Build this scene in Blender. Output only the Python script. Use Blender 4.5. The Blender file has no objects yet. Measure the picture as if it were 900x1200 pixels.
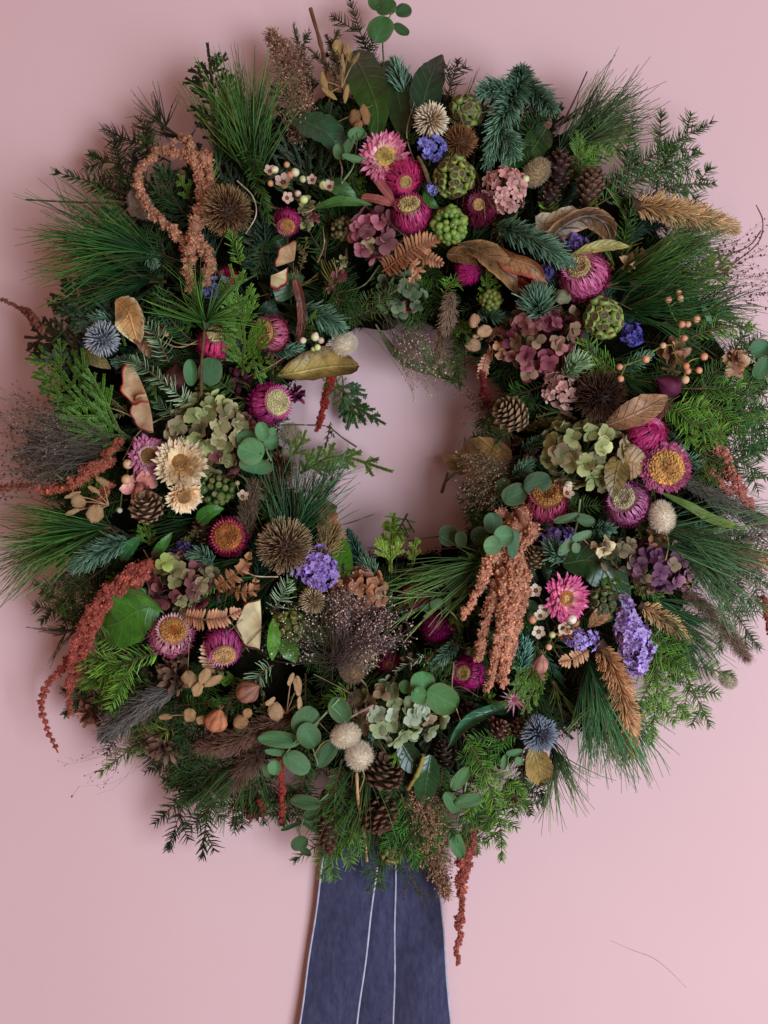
import bpy, math, random
import numpy as np
from mathutils import Vector, Matrix

random.seed(7)
rng = np.random.default_rng(7)
SC = bpy.context.scene
COL = SC.collection

# ------------------------------------------------------------------ camera, world, lamps, exposure
S = 0.0007            # metres of wall per unit of layout (the wreath is about 0.62 m across)
CAM_D = 0.95
cam_data = bpy.data.cameras.new("camera")
cam = bpy.data.objects.new("camera", cam_data)
COL.objects.link(cam)
cam.location = (0, -CAM_D, 0)
cam.rotation_euler = (math.pi / 2, 0, 0)
cam_data.sensor_fit = 'VERTICAL'
cam_data.sensor_height = 24
cam_data.lens = 12 / (0.5 * 1200 * S / CAM_D)
cam_data.clip_start = 0.01
cam_data.clip_end = 50
SC.camera = cam

world = bpy.data.worlds.new("World")
SC.world = world
world.use_nodes = True
bg = world.node_tree.nodes["Background"]
bg.inputs[0].default_value = (1.0, 0.54, 0.36, 1)
bg.inputs[1].default_value = 0.28

def lamp(name, loc, target, size, power, color):
    l = bpy.data.lights.new(name, 'AREA')
    l.shape = 'RECTANGLE'
    l.size, l.size_y = size
    l.energy = power
    l.color = color
    o = bpy.data.objects.new(name, l)
    COL.objects.link(o)
    o.location = loc
    d = Vector(target) - Vector(loc)
    o.rotation_euler = d.to_track_quat('-Z', 'Y').to_euler()
    return o

lamp("window_light", (1.20, -2.0, -0.50), (0.04, 0, -0.06), (1.15, 1.4), 54, (0.82, 0.970, 1.08))
SC.view_settings.view_transform = 'Standard'
SC.view_settings.look = 'None'
SC.view_settings.exposure = 0.0
SC.view_settings.gamma = 1.0

# ------------------------------------------------------------------ layout helpers
U = S * 0.92          # one layout unit at the depth of the flowers
CX, CY = 462, 515     # centre of the ring

def rgb(r, g, b):
    f = lambda v: (v / 255) / 12.92 if v / 255 <= 0.04045 else ((v / 255 + 0.055) / 1.055) ** 2.4
    return np.array([f(r), f(g), f(b)])

def unit(v):
    v = np.asarray(v, float)
    n = np.linalg.norm(v, axis=-1, keepdims=True)
    return v / np.maximum(n, 1e-12)

def ring_d(px, py):
    """how far the wreath stands off the wall at a place on it"""
    rho = math.hypot(px - CX, (py - CY) * 0.98)
    q = 1 - ((rho - 272) / 185) ** 2
    return 0.026 + (0.068 * math.sqrt(q) if q > 0 else 0)

def at(px, py, d):
    f = (CAM_D - d) / CAM_D
    return np.array([(px - 450) * S * f, -d, (600 - py) * S * f])

def W(px, py, off=0.0):
    return at(px, py, max(0.006, ring_d(px, py) + off))

def path3(pts, n):
    """layout points (x, y, offset) -> n points of a smooth 3D curve"""
    Q = np.array([W(p[0], p[1], p[2] if len(p) > 2 else 0.0) for p in pts])
    return spline(Q, n)

def spline(Q, n):
    Q = np.asarray(Q, float)
    if len(Q) == 2:
        t = np.linspace(0, 1, n)[:, None]
        return Q[0] + (Q[1] - Q[0]) * t
    E = np.vstack([2 * Q[0] - Q[1], Q, 2 * Q[-1] - Q[-2]])
    seg = np.linalg.norm(np.diff(Q, axis=0), axis=1)
    cum = np.concatenate([[0], np.cumsum(seg)])
    out = []
    for s in np.linspace(0, cum[-1], n):
        i = min(np.searchsorted(cum, s, side='right') - 1, len(Q) - 2)
        t = (s - cum[i]) / max(seg[i], 1e-9)
        a, b, c, d = E[i], E[i + 1], E[i + 2], E[i + 3]
        out.append(0.5 * ((2 * b) + (-a + c) * t + (2 * a - 5 * b + 4 * c - d) * t * t + (-a + 3 * b - 3 * c + d) * t ** 3))
    return np.array(out)

def tangents(P):
    return unit(np.gradient(P, axis=0))

# ------------------------------------------------------------------ materials
def make_mat(name, rough=0.6, spec=0.3, trans=0.0, sheen=0.0, coat=0.0, vary=0.35, scale=60.0, bump=0.0, bscale=400.0, veins=0, spots=0.0, tint=(1, 1, 1)):
    m = bpy.data.materials.new(name)
    m.use_nodes = True
    nt = m.node_tree
    b = nt.nodes["Principled BSDF"]
    a = nt.nodes.new("ShaderNodeAttribute"); a.attribute_name = "Col"
    tc = nt.nodes.new("ShaderNodeTexCoord")
    no = nt.nodes.new("ShaderNodeTexNoise")
    no.inputs["Scale"].default_value = scale
    no.inputs["Detail"].default_value = 4
    nt.links.new(tc.outputs["Object"], no.inputs["Vector"])
    mr = nt.nodes.new("ShaderNodeMapRange")
    mr.inputs[1].default_value = 0.3; mr.inputs[2].default_value = 0.7
    mr.inputs[3].default_value = 1 - vary; mr.inputs[4].default_value = 1 + vary
    nt.links.new(no.outputs["Fac"], mr.inputs[0])
    mx = nt.nodes.new("ShaderNodeVectorMath"); mx.operation = 'SCALE'
    def math_(op, *ins):
        n = nt.nodes.new("ShaderNodeMath"); n.operation = op
        for i, v in enumerate(ins):
            if isinstance(v, (int, float)): n.inputs[i].default_value = v
            else: nt.links.new(v, n.inputs[i])
        return n.outputs[0]
    oi = nt.nodes.new("ShaderNodeObjectInfo")
    fac = math_('MULTIPLY', mr.outputs[0], math_('MULTIPLY_ADD', oi.outputs["Random"], 0.28, 0.86))
    vein = None
    if veins:
        bl = nt.nodes.new("ShaderNodeAttribute"); bl.attribute_name = "Blade"
        sx = nt.nodes.new("ShaderNodeSeparateXYZ"); nt.links.new(bl.outputs["Vector"], sx.inputs[0])
        av = math_('ABSOLUTE', sx.outputs["Y"])
        fr = math_('FRACT', math_('SUBTRACT', math_('MULTIPLY', sx.outputs["X"], float(veins)), math_('MULTIPLY', av, 1.3)))
        d = math_('MINIMUM', fr, math_('SUBTRACT', 1.0, fr))
        side = math_('SUBTRACT', 1.0, math_('SMOOTH_MIN', math_('MULTIPLY', d, 9.0), 1.0, 0.1))
        side = math_('MULTIPLY', math_('MAXIMUM', side, 0.0), sx.outputs["Z"])
        midv = math_('MAXIMUM', math_('SUBTRACT', 1.0, math_('MULTIPLY', av, 9.0)), 0.0)
        vein = math_('MULTIPLY', math_('MAXIMUM', side, midv), sx.outputs["Z"])
        fac = math_('MULTIPLY', fac, math_('MULTIPLY_ADD', vein, 0.20, 0.96))
    if spots:
        sn = nt.nodes.new("ShaderNodeTexNoise"); sn.inputs["Scale"].default_value = 420; sn.inputs["Detail"].default_value = 3
        nt.links.new(tc.outputs["Object"], sn.inputs["Vector"])
        sp = math_('MULTIPLY', math_('MAXIMUM', math_('SUBTRACT', sn.outputs["Fac"], 0.58), 0.0), spots * 6)
        fac = math_('MULTIPLY', fac, math_('SUBTRACT', 1.0, math_('MINIMUM', sp, 0.6)))
    ti = nt.nodes.new("ShaderNodeVectorMath"); ti.operation = 'MULTIPLY'; ti.inputs[1].default_value = tint
    nt.links.new(a.outputs["Color"], ti.inputs[0])
    nt.links.new(ti.outputs[0], mx.inputs[0])
    nt.links.new(fac, mx.inputs["Scale"])
    nt.links.new(mx.outputs[0], b.inputs["Base Color"])
    b.inputs["Roughness"].default_value = rough
    b.inputs["Specular IOR Level"].default_value = spec
    if sheen:
        b.inputs["Sheen Weight"].default_value = sheen
        b.inputs["Sheen Roughness"].default_value = 0.4
    if coat:
        b.inputs["Coat Weight"].default_value = coat
        b.inputs["Coat Roughness"].default_value = 0.3
    if bump:
        n2 = nt.nodes.new("ShaderNodeTexNoise"); n2.inputs["Scale"].default_value = bscale
        nt.links.new(tc.outputs["Object"], n2.inputs["Vector"])
        bp = nt.nodes.new("ShaderNodeBump"); bp.inputs["Strength"].default_value = bump
        bp.inputs["Distance"].default_value = 0.0006
        nt.links.new(math_('ADD', n2.outputs["Fac"], math_('MULTIPLY', vein, 0.9)) if vein else n2.outputs["Fac"], bp.inputs["Height"])
        nt.links.new(bp.outputs[0], b.inputs["Normal"])
    if trans:
        tr = nt.nodes.new("ShaderNodeBsdfTranslucent")
        nt.links.new(mx.outputs[0], tr.inputs["Color"])
        mix = nt.nodes.new("ShaderNodeMixShader"); mix.inputs[0].default_value = trans
        nt.links.new(b.outputs[0], mix.inputs[1]); nt.links.new(tr.outputs[0], mix.inputs[2])
        nt.links.new(mix.outputs[0], nt.nodes["Material Output"].inputs["Surface"])
    return m

M = dict(
    needle=make_mat("conifer_needle", 0.48, 0.30, 0.04, vary=0.35, scale=45, tint=(0.66, 0.76, 0.44)),
    frost=make_mat("frosted_needle", 0.55, 0.3, 0.03, vary=0.25, scale=60, tint=(0.88, 0.92, 0.74)),
    leaf=make_mat("green_leaf", 0.40, 0.45, 0.10, vary=0.30, scale=110, bump=0.4, bscale=260, veins=7, spots=0.5, tint=(0.76, 0.80, 0.56)),
    gloss=make_mat("glossy_leaf", 0.30, 0.5, 0.06, coat=0.15, vary=0.35, scale=90, bump=0.45, bscale=200, veins=8, spots=0.5, tint=(0.74, 0.80, 0.58)),
    euc=make_mat("eucalyptus_leaf", 0.50, 0.35, 0.10, vary=0.24, scale=130, bump=0.35, bscale=350, veins=4, spots=0.7, tint=(0.76, 0.82, 0.62)),
    petal=make_mat("straw_petal", 0.34, 0.5, 0.12, vary=0.22, scale=200, bump=0.3, bscale=900),
    soft=make_mat("soft_petal", 0.6, 0.2, 0.18, vary=0.22, scale=140, bump=0.3, bscale=700),
    dry=make_mat("dried_plant", 0.62, 0.25, 0.08, vary=0.35, scale=120, bump=0.5, bscale=500),
    dryleaf=make_mat("dried_leaf", 0.42, 0.45, 0.05, vary=0.5, scale=80, bump=1.0, bscale=260, veins=7, spots=0.9),
    wood=make_mat("stem_bark", 0.7, 0.2, 0, vary=0.4, scale=150, bump=0.5, bscale=600),
    fuzz=make_mat("soft_hair", 0.85, 0.1, 0.2, vary=0.08, scale=200),
    berry=make_mat("berry_skin", 0.4, 0.4, 0, vary=0.2, scale=200, bump=0.15, bscale=900),
    amar=make_mat("amaranth_bead", 0.8, 0.12, 0.1, vary=0.3, scale=180, bump=0.8, bscale=1500),
    spike=make_mat("thistle_spike", 0.55, 0.3, 0.05, vary=0.2, scale=120),
    moss=make_mat("base_moss", 0.95, 0.05, 0, vary=0.6, scale=90, bump=1.0, bscale=300),
    shiny=make_mat("varnished_needle", 0.36, 0.55, 0.0, vary=0.35, scale=90),
)

# ------------------------------------------------------------------ mesh building
class MB:
    def __init__(self):
        self.v, self.c, self.f4, self.f3, self.n, self.uv = [], [], [], [], 0, []
    def add(self, V, C, quads=None, tris=None, uv=None):
        V = np.asarray(V, float).reshape(-1, 3)
        C = np.broadcast_to(np.asarray(C, float), (len(V), 3))
        self.v.append(V); self.c.append(C)
        if quads is not None and len(quads): self.f4.append(np.asarray(quads) + self.n)
        if tris is not None and len(tris): self.f3.append(np.asarray(tris) + self.n)
        self.n += len(V)
        if uv is not None: self.uv.append(np.asarray(uv, float).reshape(-1, 2))
    def mesh(self, name, mat, origin=(0, 0, 0), smooth=True):
        V = np.vstack(self.v) - np.asarray(origin, float)
        C = np.vstack(self.c)
        q = np.vstack(self.f4) if self.f4 else np.zeros((0, 4), int)
        t = np.vstack(self.f3) if self.f3 else np.zeros((0, 3), int)
        me = bpy.data.meshes.new(name)
        me.vertices.add(len(V)); me.vertices.foreach_set("co", V.astype(np.float32).ravel())
        nl = q.size + t.size
        me.loops.add(nl)
        me.loops.foreach_set("vertex_index", np.concatenate([q.ravel(), t.ravel()]).astype(np.int32))
        npoly = len(q) + len(t)
        me.polygons.add(npoly)
        st = np.concatenate([np.arange(len(q)) * 4, len(q) * 4 + np.arange(len(t)) * 3]).astype(np.int32)
        me.polygons.foreach_set("loop_start", st)
        me.polygons.foreach_set("use_smooth", np.full(npoly, smooth))
        me.update(calc_edges=True)
        at_ = me.color_attributes.new("Col", 'FLOAT_COLOR', 'POINT')
        at_.data.foreach_set("color", np.hstack([np.clip(C, 0.001, 1), np.ones((len(C), 1))]).astype(np.float32).ravel())
        if self.uv:
            uv = np.vstack(self.uv)
            if len(uv) == len(V):
                a2 = me.attributes.new("Blade", 'FLOAT_VECTOR', 'POINT')
                a2.data.foreach_set("vector", np.hstack([uv, np.ones((len(uv), 1))]).astype(np.float32).ravel())
        me.materials.append(mat)
        return me

def link(name, data, parent=None, kind=None):
    o = bpy.data.objects.new(name, data)
    COL.objects.link(o)
    if parent is not None: o.parent = parent
    if kind: o["kind"] = kind
    return o

LABELS = {}
MARKS = []      # (x, y, short phrase) of the things that fillers are described by
def tag(o, label, cat, group=None, mark=None, xy=None):
    if label:
        o["label"] = label
        LABELS[label] = LABELS.get(label, 0) + 1
    o["category"] = cat
    if group: o["group"] = group
    if mark: MARKS.append((xy[0], xy[1], mark))
    return o

def thing(name, label, cat, loc, group=None, rot=None, mark=None, xy=None):
    o = bpy.data.objects.new(name, None)
    o.empty_display_size = 0.01
    COL.objects.link(o)
    o.location = Vector(loc)
    if rot is not None:
        o.rotation_mode = 'QUATERNION'
        o.rotation_quaternion = rot.to_quaternion()
    return tag(o, label, cat, group, mark, xy)

def face_rot(tx, tz, spin=None):
    z = Vector((tx, -1, tz)).normalized()
    x = Vector((1, 0, 0)); x = (x - z * x.dot(z)).normalized()
    y = z.cross(x)
    m = Matrix((x, y, z)).transposed()
    return m @ Matrix.Rotation(random.uniform(0, 6.28) if spin is None else spin, 3, 'Z')

def axis_rot(y, z):
    """columns: x side, y along, z normal"""
    y = Vector(y).normalized(); z = Vector(z); z = (z - y * z.dot(y)).normalized()
    x = y.cross(z)
    return Matrix((x, y, z)).transposed()

def place(o, loc, rot, scale=(1, 1, 1)):
    m = rot.to_4x4() @ Matrix.Diagonal((*scale, 1))
    m.translation = Vector(loc)
    o.matrix_local = m
    return o

def lerp(a, b, t): return a + (b - a) * t

def vary(c, n, k=0.18, hue=0.05):
    c = np.broadcast_to(np.asarray(c, float), (n, 3))
    return c * (1 + k * rng.normal(size=(n, 1))).clip(0.4, 1.8) * (1 + hue * rng.normal(size=(n, 3)))

def perp(D):
    ref = np.where(np.abs(D[:, 1:2]) < 0.8, np.array([[0, 1.0, 0]]), np.array([[1.0, 0, 0]]))
    a = unit(np.cross(D, ref)); b = np.cross(D, a)
    return a, b

def strands(m, P0, P1, r0, r1, c0, c1, bend=None, seg=1, sides=3, prof=None, cpow=1.0):
    P0 = np.atleast_2d(P0); P1 = np.atleast_2d(P1); N = len(P0)
    if N == 0: return
    c0 = np.broadcast_to(c0, (N, 3)); c1 = np.broadcast_to(c1, (N, 3))
    r0 = np.broadcast_to(r0, (N,)); r1 = np.broadcast_to(r1, (N,))
    a, b = perp(unit(P1 - P0))
    ph = np.arange(sides) * 2 * np.pi / sides
    V = np.zeros((N, seg + 1, sides, 3)); C = np.zeros((N, seg + 1, sides, 3))
    for i in range(seg + 1):
        t = i / seg
        p = P0 + (P1 - P0) * t
        if bend is not None: p = p + bend * (4 * t * (1 - t)) if seg > 1 else p
        r = lerp(r0, r1, t) * (prof[i] if prof is not None else 1)
        for k in range(sides):
            V[:, i, k] = p + (a * math.cos(ph[k]) + b * math.sin(ph[k])) * r[:, None]
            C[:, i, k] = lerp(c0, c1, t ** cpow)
    base = (np.arange(N) * (seg + 1) * sides)[:, None, None]
    I = np.arange(seg)[None, :, None] * sides; K = np.arange(sides)[None, None, :]; K2 = (K + 1) % sides
    q = np.stack([base + I + K, base + I + K2, base + I + sides + K2, base + I + sides + K], -1).reshape(-1, 4)
    m.add(V.reshape(-1, 3), C.reshape(-1, 3), quads=q)

PROF = {
    'petal': lambda u: np.clip(0.45 + 0.75 * u, 0, 1) * np.sqrt(np.clip(1 - u ** 5, 0.0, 1)),
    'point': lambda u: np.clip(0.55 + 0.9 * u, 0, 1) * np.clip(1.35 * (1 - u), 0.02, 1) ** 0.75,
    'lance': lambda u: np.sin(np.pi * np.clip(u, 0.02, 0.985)) ** 0.8,
    'round': lambda u: 2 * np.sqrt(np.clip(u * (1 - u), 0.002, 1)),
    'ovate': lambda u: np.sin(np.pi * np.clip(u, 0.01, 0.99) ** 0.75) ** 0.75,
    'strip': lambda u: np.clip(np.minimum(0.7 + u * 2, (1 - u) * 5 + 0.05), 0, 1),
}

def blades(m, P, D, N, L, Wd, c0, c1, nl=4, prof='petal', curl=0.0, cup=0.0, cpow=1.0, ruffle=0.0):
    P = np.atleast_2d(P); n = len(P)
    D = unit(np.broadcast_to(D, (n, 3))); N = np.broadcast_to(N, (n, 3))
    N = unit(N - D * np.sum(N * D, 1, keepdims=True)); Sd = np.cross(D, N)
    L = np.broadcast_to(L, (n,))[:, None]; Wd = np.broadcast_to(Wd, (n,))[:, None]
    curl = np.broadcast_to(curl, (n,))[:, None] + 1e-6
    c0 = np.broadcast_to(c0, (n, 3)); c1 = np.broadcast_to(c1, (n, 3))
    V = np.zeros((n, nl + 1, 3, 3)); C = np.zeros_like(V)
    for i in range(nl + 1):
        u = i / nl
        w = float(PROF[prof](np.array(u)))
        x = L * np.sin(curl * u) / curl; z = L * (1 - np.cos(curl * u)) / curl
        dn = N * np.cos(curl * u) - D * np.sin(curl * u)
        for k, v in enumerate((-1, 0, 1)):
            rf = ruffle * rng.normal(size=(n, 1)) * u * Wd if ruffle else 0
            V[:, i, k] = P + D * x + N * z + Sd * (Wd * w * v) + dn * (cup * Wd * w * abs(v) + rf)
            C[:, i, k] = lerp(c0, c1, u ** cpow) * (1.0 if v else 0.93)
    base = (np.arange(n) * (nl + 1) * 3)[:, None, None]
    I = np.arange(nl)[None, :, None] * 3; K = np.arange(2)[None, None, :]
    q = np.stack([base + I + K, base + I + K + 1, base + I + K + 4, base + I + K + 3], -1).reshape(-1, 4)
    m.add(V.reshape(-1, 3), C.reshape(-1, 3), quads=q)

def _ico():
    t = (1 + 5 ** 0.5) / 2
    v = unit(np.array([(-1, t, 0), (1, t, 0), (-1, -t, 0), (1, -t, 0), (0, -1, t), (0, 1, t), (0, -1, -t), (0, 1, -t), (t, 0, -1), (t, 0, 1), (-t, 0, -1), (-t, 0, 1)], float))
    f = np.array([(0, 11, 5), (0, 5, 1), (0, 1, 7), (0, 7, 10), (0, 10, 11), (1, 5, 9), (5, 11, 4), (11, 10, 2), (10, 7, 6), (7, 1, 8), (3, 9, 4), (3, 4, 2), (3, 2, 6), (3, 6, 8), (3, 8, 9), (4, 9, 5), (2, 4, 11), (6, 2, 10), (8, 6, 7), (9, 8, 1)])
    return v, f
ICO_V, ICO_F = _ico()

def blobs(m, P, R, c, jit=0.18):
    P = np.atleast_2d(P); n = len(P); R = np.broadcast_to(R, (n,))
    c = np.broadcast_to(c, (n, 3))
    V = P[:, None] + ICO_V[None] * R[:, None, None] * (1 + jit * rng.normal(size=(n, 12, 1)))
    C = np.repeat(c[:, None], 12, 1) * (1 + 0.08 * rng.normal(size=(n, 12, 1)))
    F = (np.arange(n) * 12)[:, None, None] + ICO_F[None]
    m.add(V.reshape(-1, 3), C.reshape(-1, 3), tris=F.reshape(-1, 3))

def tube(m, P, R, c, sides=6):
    P = np.asarray(P); n = len(P); R = np.broadcast_to(R, (n,)); T = tangents(P)
    c = np.broadcast_to(c, (n, 3))
    a, b = perp(T)
    ph = np.arange(sides) * 2 * np.pi / sides
    V = P[:, None] + (a[:, None] * np.cos(ph)[None, :, None] + b[:, None] * np.sin(ph)[None, :, None]) * R[:, None, None]
    I = np.arange(n - 1)[:, None] * sides; K = np.arange(sides)[None]; K2 = (K + 1) % sides
    q = np.stack([I + K, I + K2, I + sides + K2, I + sides + K], -1).reshape(-1, 4)
    m.add(V.reshape(-1, 3), np.repeat(c, sides, 0), quads=q)

def revolve(m, prof, cols, sides=14, jit=0.0):
    """profile [(r, z)] about +z"""
    prof = np.asarray(prof, float); n = len(prof)
    ph = np.arange(sides) * 2 * np.pi / sides
    V = np.zeros((n, sides, 3))
    V[:, :, 0] = prof[:, :1] * np.cos(ph); V[:, :, 1] = prof[:, :1] * np.sin(ph); V[:, :, 2] = prof[:, 1:]
    if jit: V *= 1 + jit * rng.normal(size=(n, sides, 1))
    C = np.repeat(np.broadcast_to(cols, (n, 3))[:, None], sides, 1)
    I = np.arange(n - 1)[:, None] * sides; K = np.arange(sides)[None]; K2 = (K + 1) % sides
    q = np.stack([I + K, I + K2, I + sides + K2, I + sides + K], -1).reshape(-1, 4)
    m.add(V.reshape(-1, 3), C.reshape(-1, 3), quads=q)

def fib(n, zmin=-1.0, zmax=1.0):
    i = np.arange(n) + 0.5
    z = zmax - (zmax - zmin) * i / n
    th = i * 2.399963
    r = np.sqrt(np.clip(1 - z * z, 0, 1))
    return np.stack([r * np.cos(th), r * np.sin(th), z], 1)

def ovoid(m, R, c, n=10, sides=14, stretch=1.0, jit=0.0):
    t = np.linspace(0.02, math.pi - 0.02, n)
    revolve(m, np.stack([np.sin(t) * R, np.cos(t) * R * stretch], 1), c, sides, jit)

# ------------------------------------------------------------------ greenery
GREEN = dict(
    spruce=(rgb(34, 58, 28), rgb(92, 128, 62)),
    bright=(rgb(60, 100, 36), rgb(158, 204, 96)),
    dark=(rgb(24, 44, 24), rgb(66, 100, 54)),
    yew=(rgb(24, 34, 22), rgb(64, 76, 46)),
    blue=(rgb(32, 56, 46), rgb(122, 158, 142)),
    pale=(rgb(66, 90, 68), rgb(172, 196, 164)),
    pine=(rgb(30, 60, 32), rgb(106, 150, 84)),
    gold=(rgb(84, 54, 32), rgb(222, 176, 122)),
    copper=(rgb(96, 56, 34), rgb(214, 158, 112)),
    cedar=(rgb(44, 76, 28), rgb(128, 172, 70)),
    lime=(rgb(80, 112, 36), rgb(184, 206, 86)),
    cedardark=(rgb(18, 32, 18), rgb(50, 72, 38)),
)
BARK = rgb(92, 66, 44)

def _needles(m, pts, L, ang, dens, mode, rad, c0, c1, tip=0.55, jit=0.18):
    """needles along a 3D polyline; L in metres"""
    T = tangents(pts)
    seg = np.linalg.norm(np.diff(pts, axis=0), axis=1); tot = seg.sum()
    n = max(4, int(tot / U * dens * {'flat': 0.43, 'upper': 0.42, 'round': 0.62}[mode]))
    rad = rad * {'flat': 1.10, 'upper': 1.32, 'round': 1.25}[mode]
    t = np.sort(rng.uniform(0.04, 1, n)); idx = t * (len(pts) - 1)
    i = np.minimum(idx.astype(int), len(pts) - 2); fr = (idx - i)[:, None]
    P = pts[i] * (1 - fr) + pts[i + 1] * fr
    D = unit(T[i] * (1 - fr) + T[i + 1] * fr)
    out = np.tile(np.array([[0, -1.0, 0]]), (n, 1)); out = unit(out - D * np.sum(out * D, 1, keepdims=True))
    Sd = np.cross(D, out)
    if mode == 'flat':
        sg = np.where(np.arange(n) % 2, 1, -1)
        ph = np.where(sg > 0, 0, np.pi) + rng.normal(0, 0.28, n) * 1.0 + sg * 0.25
    elif mode == 'upper':
        ph = rng.uniform(-0.5, math.pi + 0.5, n)
    else:
        ph = rng.uniform(0, 2 * np.pi, n)
    side = Sd * np.cos(ph)[:, None] + out * np.sin(ph)[:, None]
    a = np.radians(ang) * (1 - 0.45 * np.clip((t - 0.6) / 0.4, 0, 1)) + rng.normal(0, 0.10, n)
    dr = D * np.cos(a)[:, None] + side * np.sin(a)[:, None]
    ln = L * (1 - tip * np.clip((t - 0.5) / 0.5, 0, 1) ** 1.5) * np.clip(0.55 + t * 3, 0, 1) * (1 + jit * rng.normal(size=n)).clip(0.4, 1.5)
    Q = P + dr * ln[:, None]
    bend = D * (-0.06 * ln)[:, None] + rng.normal(0, 0.035, (n, 3)) * ln[:, None]
    k = np.exp(0.30 * rng.normal(size=(n, 1))).clip(0.4, 2.0)
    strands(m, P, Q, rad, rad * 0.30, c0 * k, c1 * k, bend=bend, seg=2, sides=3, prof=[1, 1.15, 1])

def _side_twigs(pts, nb, reach, fan, off=0.2):
    """side twigs that leave a curve left and right"""
    T = tangents(pts); out = []
    tot = np.linalg.norm(np.diff(pts, axis=0), axis=1).sum()
    for j in range(nb):
        t = off + (0.86 - off) * (j + random.uniform(0.1, 0.9)) / nb
        i = int(t * (len(pts) - 1)); p = pts[i]; d = T[i]
        o = np.array([0, -1.0, 0]); o = unit(o - d * o.dot(d)); s = np.cross(d, o) * (1 if j % 2 else -1)
        a = math.radians(fan + random.uniform(-9, 9))
        dr = unit(d * math.cos(a) + s * math.sin(a) + o * random.uniform(-0.12, 0.2))
        ln = tot * reach * (1.05 - 0.75 * t) * random.uniform(0.8, 1.2)
        q1 = p + dr * ln * 0.5 + d * ln * 0.02; q2 = p + dr * ln + d * ln * 0.12
        out.append(spline(np.array([p, q1, q2]), 6))
    return out

def sprig(name, label, cat, pts, L=16, ang=55, dens=1.6, mode='flat', pal='spruce', rad=0.75, nb=0, reach=0.4, fan=42,
          group=None, stemc=BARK, stemr=1.3, mat='needle', tip=0.55, mark=None, stemtip=0.5):
    P = path3(pts, 14)
    m = MB(); st = MB()
    c0, c1 = GREEN[pal] if isinstance(pal, str) else pal
    stems = [P] + (_side_twigs(P, nb, reach, fan) if nb else [])
    for k, q in enumerate(stems):
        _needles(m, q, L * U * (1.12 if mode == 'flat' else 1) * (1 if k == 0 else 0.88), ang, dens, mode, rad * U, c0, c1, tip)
        tube(st, q, np.linspace(stemr, stemtip, len(q)) * U * (1 if k == 0 else 0.7), stemc, 5)
    o = P[0]
    t = thing(name, label, cat, o, group, mark=mark, xy=pts[len(pts) // 2][:2])
    link("stem", st.mesh("stem", M['wood'], o), t)
    link("needles", m.mesh("needles", M[mat], o), t, 'stuff')
    return t

def pine(name, label, pts, L=110, n=220, spread=16, pal='pine', rad=0.6, group=None, cat="pine sprig", mark=None, start=0.02, sag=0.05):
    """long needles in bundles leaving the last part of a twig, combed forward"""
    P = path3(pts, 14); T = tangents(P)
    m = MB(); st = MB()
    tube(st, P, np.linspace(2.2, 1.3, len(P)) * U, BARK, 6)
    c0, c1 = GREEN[pal] if isinstance(pal, str) else pal
    nb = max(1, int(n * 0.62) // 4)
    t = rng.uniform(start, 1, nb); idx = np.minimum((t * 13).astype(int), 12)
    base = P[idx] + rng.normal(0, 0.6 * U, (nb, 3)); d = T[idx]
    a, b = perp(d)
    ph = rng.uniform(0, 6.283, nb); sp = np.radians(spread) * (rng.uniform(0.0, 1, nb) ** 0.6) * 1.75
    dr = d * np.cos(sp)[:, None] + (a * np.cos(ph)[:, None] + b * np.sin(ph)[:, None]) * np.sin(sp)[:, None]
    base = np.repeat(base, 4, 0); dr = unit(np.repeat(dr, 4, 0) + rng.normal(0, 0.06, (nb * 4, 3)))
    N = len(base)
    ln = L * U * np.clip(rng.normal(0.88, 0.2, N), 0.3, 1.12)
    Q = base + dr * ln[:, None]; Q[:, 2] -= sag * ln; Q[:, 1] = np.minimum(Q[:, 1], -0.004)
    bend = np.repeat(rng.normal(0, 0.05, (nb, 3)), 4, 0) * ln[:, None] + rng.normal(0, 0.02, (N, 3)) * ln[:, None] + np.array([[0, 0, 0.02]]) * ln[:, None]
    k = np.exp(0.38 * rng.normal(size=(N, 1))).clip(0.35, 2.3)
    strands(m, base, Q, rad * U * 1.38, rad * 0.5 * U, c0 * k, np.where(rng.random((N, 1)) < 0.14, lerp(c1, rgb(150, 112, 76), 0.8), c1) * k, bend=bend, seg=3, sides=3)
    o = P[0]
    th = thing(name, label, cat, o, group, mark=mark, xy=pts[-1][:2])
    link("twig", st.mesh("twig", M['wood'], o), th)
    link("needles", m.mesh("needles", M['needle'], o), th, 'stuff')
    return th

def _scales(m, pts, L, Wd, c0, c1, dens):
    T = tangents(pts)
    tot = np.linalg.norm(np.diff(pts, axis=0), axis=1).sum()
    n = max(3, int(tot / U * dens))
    t = np.linspace(0, 1, n); idx = t * (len(pts) - 1); i = np.minimum(idx.astype(int), len(pts) - 2); fr = (idx - i)[:, None]
    P = pts[i] * (1 - fr) + pts[i + 1] * fr; D = T[i]
    o = np.tile(np.array([[0, -1.0, 0]]), (n, 1)); o = unit(o - D * np.sum(o * D, 1, keepdims=True)); s = np.cross(D, o)
    for sg in (-1, 1):
        k = (1 + 0.15 * rng.normal(size=(n, 1))).clip(0.5, 1.6)
        d = D + s * sg * 0.55 + o * rng.normal(0.1, 0.2, (n, 1))
        blades(m, P, d, o + s * sg * 0.3, L * U * rng.uniform(0.8, 1.2, n), Wd * U, c0 * k, c1 * k, nl=2, prof='lance', cup=-0.25)

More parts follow.
